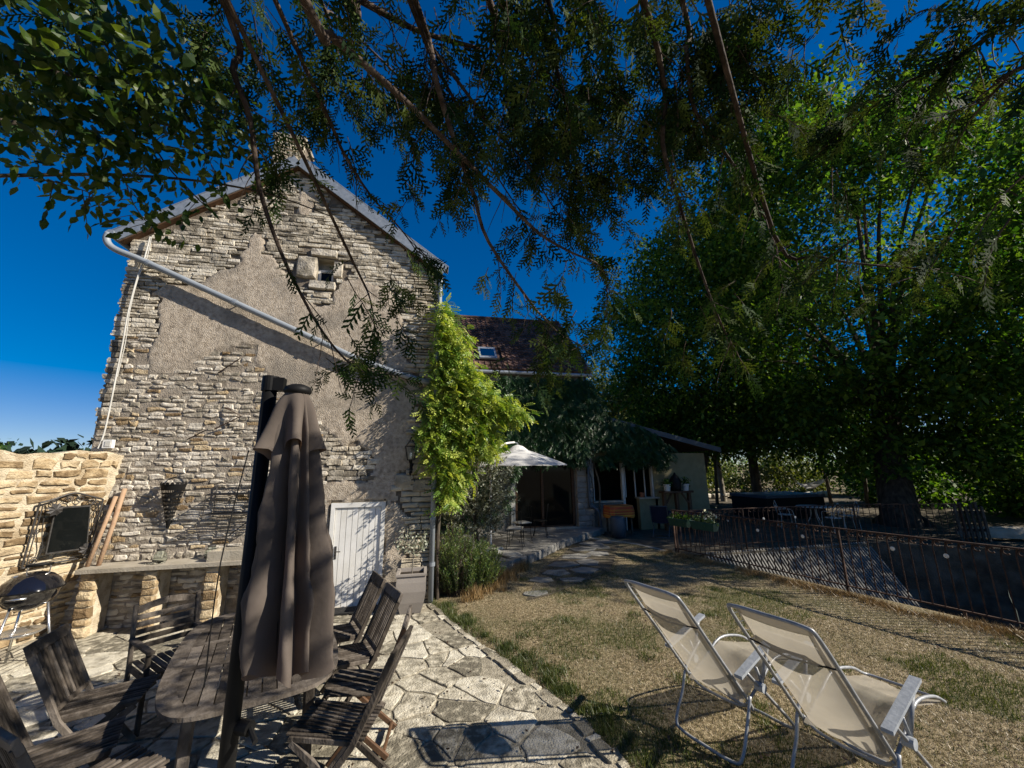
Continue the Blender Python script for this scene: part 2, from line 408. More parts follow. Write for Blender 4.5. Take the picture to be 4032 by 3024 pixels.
# ---- foliage
def unit(v): return v / np.maximum(np.linalg.norm(v, axis=-1, keepdims=True), 1e-9)
def frames(d, n):
    """rows: x=d, y, z close to n"""
    d = unit(d); y = unit(np.cross(n, d)); z = np.cross(d, y)
    return np.stack([d, y, z], axis=2)         # columns are axes
def scatter(base, tris, P, F, sc, rg):
    N, k = len(P), len(base)
    V = np.einsum('nij,kj->nki', F, base) * sc[:, None, None] + P[:, None, :]
    T = (np.arange(N)[:, None, None] * k + tris[None]).reshape(-1, 3)
    r = np.repeat(rg.random(N), len(tris))
    return V.reshape(-1, 3), T, r
def merge(parts):
    V = []; T = []; Rr = []; o = 0
    for v, t, r in parts:
        V.append(v); T.append(t + o); Rr.append(r); o += len(v)
    return np.concatenate(V), np.concatenate(T), np.concatenate(Rr)

LEAF_V = np.array([(0, 0, 0), (.35, .27, -.05), (.7, .2, -.1), (1, 0, -.16), (.7, -.2, -.1), (.35, -.27, -.05), (.45, 0, .03)], float)
LEAF_T = np.array([(0, 6, 1), (1, 6, 2), (2, 6, 3), (3, 6, 4), (4, 6, 5), (5, 6, 0)])
DIA_V = np.array([(0, 0, 0), (.45, .26, -.04), (1, 0, -.14), (.45, -.26, -.04)], float)
DIA_T = np.array([(0, 1, 2), (0, 2, 3)])
def pinnate(nl=9, w=.07, ll=.27):
    V = []; T = []
    for i in range(nl):
        t = (i // 2 + 1) / (nl // 2 + 1); s = 1 if i % 2 else -1
        if i == nl - 1: s = 0; t = .95
        b = np.array([t * .85, 0, -.25 * t * t]); d = np.array([.75, s * .8, -.25]) if s else np.array([1, 0, -.6]); d = d / np.linalg.norm(d)
        q = np.cross(d, [0, 0, 1]); q = q / np.linalg.norm(q); o = len(V)
        V += [b, b + d * ll * .5 + q * w, b + d * ll, b + d * ll * .5 - q * w]; T += [(o, o + 1, o + 2), (o, o + 2, o + 3)]
    return np.array(V), np.array(T)
PIN_V, PIN_T = pinnate()
def conifer_spray(seed):
    rg = np.random.default_rng(seed); V = []; T = []
    def blade(a, b, w, z=0):
        a = np.array(a, float); b = np.array(b, float); d = b - a; q = np.array([-d[1], d[0], 0]); q = q / np.linalg.norm(q) * w; o = len(V)
        V.extend([a - q * .6, a + q * .6, a + d * .6 + q, b, a + d * .6 - q]); T.extend([(o, o + 1, o + 2), (o, o + 2, o + 4), (o + 4, o + 2, o + 3)])
    blade((0, 0, 0), (1, 0, 0), .030)
    k = 9
    for i in range(k):
        t = .08 + .86 * i / (k - 1); s = 1 if i % 2 else -1
        L = .40 * (1 - .62 * t) * rg.uniform(.8, 1.2); an = R(48 + rg.uniform(-8, 8))
        a = np.array([t, 0, 0]); b = a + np.array([math.cos(an), s * math.sin(an), rg.uniform(-.12, .12)]) * L
        blade(a, b, .046)
        for j in range(3):
            u = .35 + .25 * j; s2 = 1 if j % 2 else -1
            aa = a + (b - a) * u; l2 = L * .38 * (1.1 - u * .6); a2 = an * s + s2 * R(42)
            T_o = np.array([math.cos(a2), math.sin(a2), 0]) * l2
            o = len(V); q = np.array([-T_o[1], T_o[0], 0]); q = q / np.linalg.norm(q) * .040
            V.extend([aa - q, aa + q, aa + T_o]); T.append((o, o + 1, o + 2))
    return np.array(V), np.array(T)
SPRAYS = [conifer_spray(i) for i in range(4)]

def rand_dirs(n, rg): return unit(rg.normal(size=(n, 3)))
def cloud(P, size, rg, base=(DIA_V, DIA_T), droop=.5, jit=.35):
    n = len(P)
    d = rand_dirs(n, rg); d[:, 2] = d[:, 2] * .5 - droop
    nn = rand_dirs(n, rg); nn[:, 2] = np.abs(nn[:, 2]) + .6
    sc = size * (1 + jit * rg.normal(size=n)).clip(.45, 1.8)
    return scatter(base[0], base[1], P, frames(d, nn), sc, rg)

# ================================================================== SETTING: ground, channel, paths
def fence_x(y): return 6.17 + (9.43 - y) * .248
CH = [(6.72, 9.25), (11.95, 9.22), (14.0, 7.72), (26.0, -1.0), (26.0, -8.0), (fence_x(-8) + .22, -8.0)]
outer = [(-500, -200), (500, -200), (500, 800), (-500, 800)]
tri = tessellate_polygon([[Vector((x, y, 0)) for x, y in outer], [Vector((x, y, 0)) for x, y in CH]])
allp = outer + CH
mb = MB(); mb.add([(x, y, -.05) for x, y in allp], [tuple(t) for t in tri], .5)
struct(obj('ground', mb, 'lawn'))
WATER = -1.75
mb = MB(); mb.add([(x, y, WATER) for x, y in CH], [tuple(range(len(CH)))], .5); struct(obj('water', mb, 'water'))
EDGE = [(0.14, 7.30), (0.36, 6.55), (0.62, 5.85), (0.91, 5.15), (1.16, 4.5), (1.38, 3.93), (1.47, 3.55), (1.55, 3.2), (1.72, 2.5), (2.0, 1.6), (2.5, .2), (3.0, -1.6)]
PAVE = EDGE + [(-7, -1.6), (-7, 3.0), (-5.6, 6.3), (-5.1, 7.42), (.10, 7.42)]
# lawn sheet with a little relief
gx = np.arange(-.6, 9.4, .11); gy = np.arange(-2.4, 13.2, .11)
X, Y = np.meshgrid(gx, gy, indexing='ij')
Zg = .018 * (fnoise(X * 1.6, Y * 1.6, 3) - .5) + .03 * (fnoise(X * .5, Y * .5, 4) - .5)
Zg += .05 * np.exp(-((X - fence_x(Y) + .15) / .35) ** 2) * fnoise(X * 2.5, Y * 2.5, 8)
Zg[inpoly(X, Y, PAVE)] = -.045
nx, ny = X.shape
idx = np.arange(nx * ny).reshape(nx, ny)
Q = np.stack([idx[:-1, :-1], idx[1:, :-1], idx[1:, 1:], idx[:-1, 1:]], -1).reshape(-1, 4)
cx = (X[:-1, :-1] + .055).ravel(); cy = (Y[:-1, :-1] + .055).ravel()
keep = (cx < fence_x(cy) + .12) & ~((cx < .2) & (cy > 7.35))
Q = Q[keep]
def lawn_z(x, y):
    z = .018 * (fnoise(x * 1.6, y * 1.6, 3) - .5) + .03 * (fnoise(x * .5, y * .5, 4) - .5)
    return z + .05 * np.exp(-((x - fence_x(y) + .15) / .35) ** 2) * fnoise(x * 2.5, y * 2.5, 8)
o = npobj('lawn', np.stack([X, Y, Zg], -1).reshape(-1, 3), Q, np.full(len(Q), .5), 'lawn'); struct(o)
o.data.polygons.foreach_set('use_smooth', [True] * len(o.data.polygons))

# channel walls
def wall_strip(name, pts, z0, z1, th, m):
    mb = MB()
    for (a, b) in zip(pts[:-1], pts[1:]):
        a = Vector((*a, 0)); b = Vector((*b, 0)); d = (b - a).normalized(); nrm = Vector((-d.y, d.x, 0))
        if nrm.y < 0: nrm = -nrm
        n = max(2, int((b - a).length / .5)); k = 7
        P = [[a.lerp(b, i / n) + Vector((0, 0, z0 + (z1 - z0) * j / k)) - nrm * (.03 * math.sin(i * 1.7 + j) + (.1 if j < 3 else 0)) for j in range(k + 1)] for i in range(n + 1)]
        vs = [p for r in P for p in r] + [P[i][k] + nrm * th for i in range(n + 1)]
        fs = [(i * (k + 1) + j, (i + 1) * (k + 1) + j, (i + 1) * (k + 1) + j + 1, i * (k + 1) + j + 1) for i in range(n) for j in range(k)]
        o0 = (n + 1) * (k + 1)
        fs += [(i * (k + 1) + k, (i + 1) * (k + 1) + k, o0 + i + 1, o0 + i) for i in range(n)]
        mb.add(vs, fs)
    return struct(obj(name, mb, m))
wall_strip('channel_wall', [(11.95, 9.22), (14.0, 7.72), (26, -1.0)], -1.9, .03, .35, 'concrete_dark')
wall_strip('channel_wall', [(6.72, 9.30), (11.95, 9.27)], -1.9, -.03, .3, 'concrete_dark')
mb = MB()
for i in range(24):
    y0, y1 = -8 + i * 17.25 / 24, -8 + (i + 1) * 17.25 / 24
    mb.add([(fence_x(y0) + .12, y0, -.03), (fence_x(y1) + .12, y1, -.03), (fence_x(y1) + .35, y1, -1.9), (fence_x(y0) + .35, y0, -1.9)], [(0, 1, 2, 3)])
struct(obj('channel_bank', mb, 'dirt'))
# shaded gravel court in front of the wing and under the trees
COURT = [(5.2, 13.4), (4.9, 12.2), (5.9, 10.6), (6.1, 9.75), (6.72, 9.26), (11.95, 9.23), (13.95, 7.75), (17, 6.0), (30, 6), (34, 20), (24, 27), (10.5, 27), (10.3, 13.4)]
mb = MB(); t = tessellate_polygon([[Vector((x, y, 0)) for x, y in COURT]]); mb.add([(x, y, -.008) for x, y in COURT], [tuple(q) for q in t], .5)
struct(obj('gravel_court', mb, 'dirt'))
mb = MB(); mb.extr([(6.02, 9.72, -.1), (5.80, 10.7, -.1), (4.82, 12.25, -.1), (4.96, 12.33, -.1), (5.94, 10.78, -.1), (6.16, 9.8, -.1)], (0, 0, .135)); struct(obj('kerb', mb, 'concrete'))

# ---- irregular stones
def stone_pts(w, h, d, rg, inset=None, jit=.16):
    """closed stone: back ring, front ring, centre. coords (u, v, n) with n towards the viewer"""
    ins = min(w, h) * (inset if inset else .2)
    b = [(-.5, -.5), (0, -.52), (.5, -.5), (.53, 0), (.5, .5), (0, .52), (-.5, .5), (-.53, 0)]
    pts = []
    out = []
    for u, v in b:
        ju = rg.uniform(-jit, jit) * min(w, h) * .8; jv = rg.uniform(-jit, jit) * h * .8
        out.append((u * w * .97 + ju, v * h * .94 + jv))
    V = [(u, v, -.06) for u, v in out]
    V += [(u, v, d * .35) for u, v in out]
    for u, v in out:
        L = math.hypot(u, v) or 1
        V.append((u - np.sign(u) * ins * min(1, abs(u) / (w * .5)), v - np.sign(v) * ins * min(1, abs(v) / (h * .5)), d * rg.uniform(.75, 1.1)))
    V.append((rg.uniform(-.12, .12) * w, rg.uniform(-.12, .12) * h, d * rg.uniform(.85, 1.3)))
    F = []
    for k in (0, 8):
        F += [(k + i, k + (i + 1) % 8, k + 8 + (i + 1) % 8, k + 8 + i) for i in range(8)]
    F += [(16 + i, 16 + (i + 1) % 8, 24) for i in range(8)]
    return V, F

def lay_stones(parent, items, mapper, limit=300, name='stone'):
    """items: (size, verts, faces, material). the largest become parts, the rest one joined part per material"""
    items.sort(key=lambda q: -q[0])
    rest = {}
    for i, (sz, V, F, m) in enumerate(items):
        W = [mapper(*v) for v in V]
        if i < limit:
            obj(name, MB().add(W, F), m, parent)
        else:
            rest.setdefault(m, MB()).add(W, F)
    for m, b in rest.items():
        o = obj('rubble_stone', b, m, parent); o['kind'] = 'stuff'

# ================================================================== STONE HOUSE (gable end)
YW = 7.416
house = thing('stone_house', 'old stone gable house with patchy render and grey zinc verges', 'house', (-2.6, 7.5, 0))
XL, XR, XA, ZA, SL = -5.12, .10, -2.62, 8.06, .73
def gable_z(x): return ZA - SL * np.abs(np.asarray(x) - XA)
PL = [[(-4.59, 5.36), (-4.29, 5.4), (-3.95, 5.51), (-3.76, 5.74), (-3.51, 5.8), (-3.43, 5.9), (-3.49, 6.09), (-3.37, 6.2), (-3.3, 6.44), (-3.24, 6.58), (-3.1, 6.43), (-3.07, 6.13), (-2.88, 6.11), (-2.75, 5.91), (-2.56, 5.7), (-2.34, 5.36), (-2.17, 5.26), (-2.11, 5.18), (-1.86, 5.22), (-1.82, 5.37), (-1.67, 5.68), (-1.41, 5.77), (-1.4, 5.97), (-1.27, 5.75), (-1.09, 5.7), (-0.85, 5.62), (-0.72, 5.46), (-0.62, 5.23), (-0.55, 5.01), (-0.51, 4.69), (-0.44, 4.56), (-0.46, 4.37), (-0.42, 4.12), (-0.14, 3.64), (-0.22, 3.36), (-0.25, 2.9), (-0.24, 2.16), (-0.5, 2.16), (-0.52, 1.97), (-0.49, 1.66), (-.62, 1.66), (-1.8, 1.68), (-1.8, 1.88), (-1.7, 2.0), (-1.02, 2.01), (-0.93, 2.15), (-0.92, 2.34), (-0.95, 2.49), (-1.14, 2.6), (-1.21, 2.7), (-1.44, 2.6), (-1.53, 2.64), (-1.66, 2.83), (-1.77, 2.92), (-1.89, 2.96), (-2.0, 3.11), (-2.38, 3.45), (-2.75, 3.79), (-2.87, 3.96), (-3.0, 4.04), (-2.99, 4.19), (-2.96, 4.41), (-3.22, 4.38), (-3.5, 4.28), (-3.64, 4.22), (-3.86, 4.04), (-3.99, 3.92), (-4.14, 3.8), (-4.55, 3.82), (-4.58, 4.17), (-4.49, 4.46), (-4.57, 4.86), (-4.56, 5.15), (-4.71, 5.2)],
      [(-2.59, 7.53), (-2.3, 7.57), (-2.34, 7.0), (-2.58, 7.04)],
      [(-1.86, 1.66), (-1.56, 1.66), (-1.56, .2), (-1.8, .25), (-1.92, .9)], [(-.68, 1.66), (-.50, 1.62), (-.28, 1.35), (-.34, 1.0), (-.30, .55), (-.4, .1), (-.68, .1)]]
def in_plaster(x, z):
    x = np.asarray(x, float); z = np.asarray(z, float)
    xx = x + .05 * (fnoise(x * 9, z * 9, 21, 3) - .5) * 2; zz = z + .05 * (fnoise(x * 9 + 31, z * 9, 22, 3) - .5) * 2
    r = np.zeros(x.shape, bool)
    for p in PL: r |= inpoly(xx, zz, p)
    return r
WIN = (-2.14, -1.85, 5.70, 6.15); DOOR = (-1.56, -.68, -.1, 1.655)
def in_hole(x, z):
    return ((x > WIN[0]) & (x < WIN[1]) & (z > WIN[2]) & (z < WIN[3])) | ((x > DOOR[0]) & (x < DOOR[1]) & (z > DOOR[2]) & (z < DOOR[3]))
st = .04
gx = np.arange(XL, XR + .001, st); gz = np.arange(-.06, 8.10, st)
X, Z = np.meshgrid(gx, gz, indexing='ij')
pm = in_plaster(X, Z)
mort = (~pm) & (((Z < 4.45) & (X > -4.95) & (X < -1.7)) | ((Z < 3.1) & (X <= -4.6)))
nz1 = fnoise(X * 7, Z * 7, 5); nz2 = fnoise(X * 1.3, Z * 1.3, 6)
D = np.where(pm, .022 + .016 * (nz1 - .5) + .026 * (nz2 - .5), np.where(mort, .008 + .016 * (nz1 - .5), -.016))
idx = np.arange(X.size).reshape(X.shape)
Q = np.stack([idx[:-1, :-1], idx[1:, :-1], idx[1:, 1:], idx[:-1, 1:]], -1).reshape(-1, 4)
cxx = (X[:-1, :-1] + st / 2).ravel(); czz = (Z[:-1, :-1] + st / 2).ravel()
ok = (czz < gable_z(cxx) - .03) & ~in_hole(cxx, czz)
cls = np.where(in_plaster(cxx, czz), 0, np.where(((czz < 4.45) & (cxx > -4.95) & (cxx < -1.7)) | ((czz < 3.1) & (cxx <= -4.6)), 1, 2))
V = np.stack([X, YW - D, Z], -1).reshape(-1, 3)
for c, (nm, m) in enumerate((('render_coat', 'plaster'), ('mortar_bed', 'mortar'), ('wall_core', 'mortar_deep'))):
    q = Q[ok & (cls == c)]
    used, inv = np.unique(q, return_inverse=True)
    npobj(nm, V[used], inv.reshape(-1, 4), np.full(len(q), .5), m, house)
# courses of stone
rg = np.random.default_rng(11)
items = []
def gmap_at(cx, cz, base):
    return lambda u, v, n: (cx + u, YW - base - n, cz + v)
z = -.02
BLK = [(-2.32, 5.93, .34, .43), (-2.03, 6.25, .46, .17), (-2.02, 5.59, .46, .17), (-1.76, 5.93, .16, .34)]
while z < 8.0:
    low = z < 4.2
    h = rg.uniform(.038, .082) if not low else rg.uniform(.05, .105)
    x = XL - .02 + rg.uniform(-.03, .02)
    while x < XR:
        quoin = (x > -.62 and z < 2.3) or (x > -.5 and z >= 2.3)
        w = rg.uniform(.10, .36) if not low else rg.uniform(.10, .30)
        if quoin: w = rg.uniform(.18, .36)
        if x < -4.95: w = rg.uniform(.22, .42)
        if XR - (x + w) < .12: w = XR - x
        cx, cz = x + w / 2, z + h / 2
        x += w + rg.uniform(.003, .010)
        if x > XR + .06 and w < .1: break
        good = cz + h * .4 < float(gable_z(cx)) - .06 - (w / 2) * SL * .6
        pts_x = np.array([cx - w * .35, cx, cx + w * .35]); pts_z = np.full(3, cz)
        if not good or in_plaster(pts_x, pts_z).sum() >= 2: continue
        if w < .05: continue
        m_ = .03
        if cx + w / 2 > WIN[0] - m_ and cx - w / 2 < WIN[1] + m_ and cz + h / 2 > WIN[2] - m_ and cz - h / 2 < WIN[3] + m_: continue
        if cx + w / 2 > DOOR[0] - .005 and cx - w / 2 < DOOR[1] + .005 and cz - h / 2 < DOOR[3] + .02: continue
        if any(abs(cx - bx) < (w + bw) / 2 - .02 and abs(cz - bz) < (h + bh) / 2 - .01 for bx, bz, bw, bh in BLK): continue
        mortared = (cz < 4.45 and -4.95 < cx < -1.7) or (cz < 3.1 and cx <= -4.6)
        if mortared:
            if rg.random() < .12: continue
            cz += rg.uniform(-.016, .016); V_, F_ = stone_pts(w * rg.uniform(.8, .98), h * rg.uniform(.62, .98), rg.uniform(.008, .026), rg, .18, .34); m = 'stone_pale' if rg.random() < .85 else 'stone_warm'; base = .004
        elif quoin:
            V_, F_ = stone_pts(w, h, rg.uniform(.03, .06), rg, .14, .09); m = 'stone_quoin'; base = .0
        else:
            V_, F_ = stone_pts(w * 1.01, h * 1.02, rg.uniform(.008, .032), rg, .07, .2); m = 'stone_dry' if rg.random() < .82 else 'stone_pale'; base = .0
        f = gmap_at(cx, cz, base)
        items.append((w * h, [f(*v) for v in V_], F_, m))
    z += h + rg.uniform(.002, .008)
for bx, bz, bw, bh in BLK:
    V_, F_ = stone_pts(bw, bh, .06, rg, .08, .05); f = gmap_at(bx, bz, 0); items.append((9, [f(*v) for v in V_], F_, 'stone_pale'))
for (bx, bz, bw, bh) in [(-.40, 1.98, .30, .26), (-.12, 1.9, .24, .2), (-.14, 2.22, .22, .16)]:
    V_, F_ = stone_pts(bw, bh, .05, rg, .1, .08); f = gmap_at(bx, bz, 0.006); items.append((9, [f(*v) for v in V_], F_, 'stone_quoin'))
lay_stones(house, items, lambda u, v, n: (u, v, n), 300, 'stone')
# side walls, roof, verges, chimney
mb = MB(); mb.box(((XL + .11), (YW + 13.2) / 2 + .1, 3.0), (.2, 13.2 - YW - .02, 6.2)); mb.box((XR - .11, (YW + 13.2) / 2 + .1, 2.95), (.2, 13.2 - YW - .02, 6.1)); obj('side_wall', mb, 'stone_quoin', house)
for sgn, x1 in ((-1, XL - .16), (1, XR + .10)):
    z1 = float(gable_z(x1)); mb = MB()
    mb.extr([(XA, YW - .02, ZA + .02), (x1, YW - .02, z1 + .02), (x1, YW - .02, z1 + .14), (XA, YW - .02, ZA + .14)], (0, 13.2 - YW, 0)); obj('roof', mb, 'tile', house)
    mb = MB()
    d = Vector((x1 - XA, 0, z1 - ZA)); n = Vector((-d.z, 0, d.x)).normalized(); n = n if n.z > 0 else -n
    a = Vector((XA - sgn * .01, YW - .14, ZA + .02)); b = Vector((x1 + sgn * .02, YW - .14, z1 + .015))
    mb.extr([a - n * .06, b - n * .06, b + n * .14, a + n * .14], (0, .03, 0)); mb.extr([a + n * .135, b + n * .135, b + n * .155, a + n * .155], (0, .3, 0))
    obj('verge_flashing', mb, 'zinc', house)
    mb = MB(); mb.extr([a - n * .075 + Vector((0, .03, 0)), b - n * .075 + Vector((0, .03, 0)), b - n * .05 + Vector((0, .03, 0)), a - n * .05 + Vector((0, .03, 0))], (0, .12, 0)); obj('verge_board', mb, 'wood_red', house)
ch = MB(); ch.box((-2.87, YW + .28, 8.05), (.50, .5, 1.3)); cho = obj('chimney', ch, 'mortar_deep', house)
z = 7.75
while z < 8.62:
    h = rg.uniform(.07, .12); x = -3.14
    while x < -2.62:
        w = min(rg.uniform(.14, .3), -2.6 - x)
        if w > .06:
            V_, F_ = stone_pts(w, h, .05, rg, .12, .1); f = lambda u, v, n, cx=x + w / 2, cz=z + h / 2: (cx + u, YW + .025 - n, cz + v)
            obj('stone', MB().add([f(*v) for v in V_], F_), 'stone_quoin', cho)
        x += w + .008
    z += h + .008
mb = MB(); mb.box((-2.87, YW + .28, 8.74), (.6, .6, .08)); obj('chimney_cap', mb, 'concrete', cho)
# attic window
wf = MB(); yw = YW + .14
for (c, d) in (((-2.115, yw, 5.83), (.05, .05, .27)), ((-1.875, yw, 5.83), (.05, .05, .27)), ((-1.995, yw, 5.94), (.19, .05, .05)), ((-1.995, yw, 5.72), (.19, .05, .05))): wf.box(c, d)
wo_ = obj('window', wf, 'white', house)
mb = MB(); mb.box((-1.995, yw + .01, 5.83), (.19, .012, .17)); obj('pane', mb, 'glass_dark', wo_)
mb = MB()
for (c, d) in (((-2.155, YW + .12, 5.92), (.03, .2, .5)), ((-1.835, YW + .12, 5.92), (.03, .2, .5)), ((-1.995, YW + .12, 6.165), (.30, .2, .03)), ((-1.995, YW + .12, 5.685), (.30, .2, .03)), ((-1.995, YW + .2, 6.06), (.29, .04, .19))): mb.box(c, d)
obj('window_reveal', mb, 'stone_quoin', house)
# door
df = MB(); yd = YW - .012
for (c, d) in (((-1.525, yd, .81), (.065, .06, 1.68)), ((-.715, yd, .81), (.065, .06, 1.68)), ((-1.12, yd, 1.612), (.745, .06, .075))): df.box(c, d)
obj('door_frame', df, 'white', house)
dl = MB(); dl.box((-1.12, YW + .02, .795), (.74, .025, 1.555)); door = obj('door', dl, 'white_dull', house)
for i in range(8):
    p = MB(); w = .738 / 8; p.box((-1.489 + w * (i + .5), YW - .006, .795), (w - .007, .026, 1.55)); obj('plank', p, 'white', door)
p = MB(); p.box((-1.445, YW - .022, .86), (.034, .008, .2)); p.tube([(-1.445, YW - .02, .88), (-1.445, YW - .06, .88), (-1.36, YW - .065, .88)], .008, 8); p.tube([(-1.445, YW - .024, .80), (-1.445, YW - .036, .80)], .011, 10); obj('handle', p, 'iron', door)
p = MB(); p.box((-1.12, YW - .03, .005), (.92, .26, .05)); obj('door_step', p, 'concrete', house)
# gutter end and the long raking pipe, downpipe
mb = MB()
mb.tube([(-5.38, YW - .16, 6.20), (-5.38, 13, 6.20)], .06, 12); obj('gutter', mb, 'zinc', house)
pipe_pts = [(-5.38, 7.25, 6.18), (-5.40, 7.25, 6.08), (-5.35, 7.26, 5.97), (-5.22, 7.27, 5.885), (-5.02, 7.275, 5.81), (-4.75, 7.28, 5.70), (-3.37, 7.285, 5.09), (-1.77, 7.29, 4.38), (-1.3, 7.295, 4.17), (-.5, 7.31, 3.90), (.02, 7.33, 3.76)]
mb = MB(); mb.tube(smooth_path(pipe_pts, 3), .052, 14); po = obj('rain_pipe', mb, 'pvc', house, smooth=True)
for (x, z) in ((-4.75, 5.70), (-3.37, 5.09), (-1.95, 4.46)):
    p = MB(); dx = Vector((.91, 0, -.41)); c = Vector((x, 7.284, z)); p.tube([c - dx * .03, c + dx * .03], .060, 14); p.tube([c, c + Vector((0, .12, -.01))], .012, 6); obj('pipe_clip', p, 'zinc', po)
mb = MB(); mb.tube([(.17, 7.36, 5.95), (.15, 7.36, 5.6), (.13, 7.35, 3.0), (.12, 7.35, .0)], .045, 12); dpo = obj('downpipe', mb, 'pvc', house, smooth=True)
for z in (5.2, 2.7, 1.35, .6):
    p = MB(); p.tube([(.128, 7.35, z - .03), (.128, 7.35, z + .03)], .054, 12); obj('pipe_clip', p, 'zinc', dpo)

# ================================================================== GARDEN WALL (left)
gw = thing('garden_wall', 'sunlit yellow rubble garden wall running out from the gable corner', 'wall', (-5.3, 6.6, 0))
GU = Vector((-.44, -.90, 0)).normalized(); GN = Vector((.90, -.44, 0)).normalized()
def gwp(t, z, n=0):
    p = Vector((-4.95, 7.416, 0)) + GU * t + GN * ((z - .81) * .155 + n); return (p.x, p.y, z)
def gw_top(t): return 2.50 + .03 * math.sin(t * 5) + .012 * math.sin(t * 17) + .03 * max(0, t - 1)
mb = MB(); nt_, nzz = 90, 60
g = []
for i in range(nt_ + 1):
    t = -.12 + 3.6 * i / nt_
    for j in range(nzz + 1):
        z = -.05 + (gw_top(t) + .05) * j / nzz
        g.append(gwp(t, z, .008 + .03 * (float(fnoise(t * 5, z * 5, 41)) - .5) + .03 * (float(fnoise(t * 1.5, z * 1.5, 42)) - .5)))
fs = [(i * (nzz + 1) + j, (i + 1) * (nzz + 1) + j, (i + 1) * (nzz + 1) + j + 1, i * (nzz + 1) + j + 1) for i in range(nt_) for j in range(nzz)]
k0 = len(g)
for i in range(nt_ + 1):
    t = -.12 + 3.6 * i / nt_; g.append(gwp(t, gw_top(t) - .02, -.42)); g.append(gwp(t, -.05, -.42))
for i in range(nt_):
    fs += [(i * (nzz + 1) + nzz, (i + 1) * (nzz + 1) + nzz, k0 + 2 * (i + 1), k0 + 2 * i), (k0 + 2 * i, k0 + 2 * (i + 1), k0 + 2 * (i + 1) + 1, k0 + 2 * i + 1)]
mb.add(g, fs); obj('mortar_bed', mb, 'mortar_warm', gw)
items = []; z = .02
while z < 2.42:
    h = rg.uniform(.06, .13); t = -.1 + rg.uniform(0, .1)
    while t < 3.3:
        w = rg.uniform(.10, .36)
        if z + h < gw_top(t) - .01 and rg.random() < .86:
            V_, F_ = stone_pts(w * rg.uniform(.78, .98), h * rg.uniform(.6, .95), rg.uniform(.006, .03), rg, .11, .28)
            items.append((w * h, [gwp(t + w / 2 - u, z + h / 2 + v, .012 + n) for u, v, n in V_], F_, 'stone_warm'))
        t += w + .012
    z += h + .01
lay_stones(gw, items, lambda u, v, n: (u, v, n), 300, 'stone')

# ================================================================== PAVED TERRACE
def clip_half(poly, px, py, nx_, ny_):
    out = []; n = len(poly)
    for i in range(n):
        a, b = poly[i], poly[(i + 1) % n]
        da = (a[0] - px) * nx_ + (a[1] - py) * ny_; db = (b[0] - px) * nx_ + (b[1] - py) * ny_
        if da <= 0: out.append(a)
        if (da < 0 < db) or (db < 0 < da):
            s_ = da / (da - db); out.append((a[0] + (b[0] - a[0]) * s_, a[1] + (b[1] - a[1]) * s_))
    return out
mb = MB(); gxs = np.arange(-7, 3.2, .09); gys = np.arange(-1.6, 7.43, .09)
X, Y = np.meshgrid(gxs, gys, indexing='ij'); Zp = .006 * (fnoise(X * 4, Y * 4, 51) - .5) * 2 - .004
idx = np.arange(X.size).reshape(X.shape); Q = np.stack([idx[:-1, :-1], idx[1:, :-1], idx[1:, 1:], idx[:-1, 1:]], -1).reshape(-1, 4)
cc = inpoly((X[:-1, :-1] + .045).ravel() - .05 + .09 * fnoise(X[:-1, :-1].ravel() * 6, Y[:-1, :-1].ravel() * 6, 52), (Y[:-1, :-1] + .045).ravel(), PAVE)
Q = Q[cc]; used, inv = np.unique(Q, return_inverse=True)
pav = npobj('paving', np.stack([X, Y, Zp], -1).reshape(-1, 3)[used], inv.reshape(-1, 4), np.full(len(Q), .5), 'paver_mortar'); struct(pav)
rgp = np.random.default_rng(5)
sites = []
sp = .335
for i, x in enumerate(np.arange(-5.6, 2.6, sp)):
    for j, y in enumerate(np.arange(.6, 7.6, sp)):
        q = (x + (sp / 2 if j % 2 else 0) + rgp.uniform(-.16, .16), y + rgp.uniform(-.16, .16))
        if rgp.random() < .82: sites.append(q)
sites = np.array(sites); ins_ = inpoly(sites[:, 0] + .04, sites[:, 1], PAVE) & inpoly(sites[:, 0] + .16, sites[:, 1], PAVE)
cells = []
for i in np.where(ins_)[0]:
    p = sites[i]; poly = [(p[0] - .6, p[1] - .6), (p[0] + .6, p[1] - .6), (p[0] + .6, p[1] + .6), (p[0] - .6, p[1] + .6)]
    d = np.hypot(*(sites - p).T); near = np.argsort(d)[1:15]
    for k in near:
        q = sites[k]; mxy = (p + q) / 2; n_ = (q - p) / np.linalg.norm(q - p); g_ = rgp.uniform(.006, .020)
        poly = clip_half(poly, mxy[0] - n_[0] * g_, mxy[1] - n_[1] * g_, *n_)
        if len(poly) < 3: break
    if len(poly) >= 3:
        c = np.mean(poly, axis=0)
        if c[1] < 7.32: cells.append((p, poly))
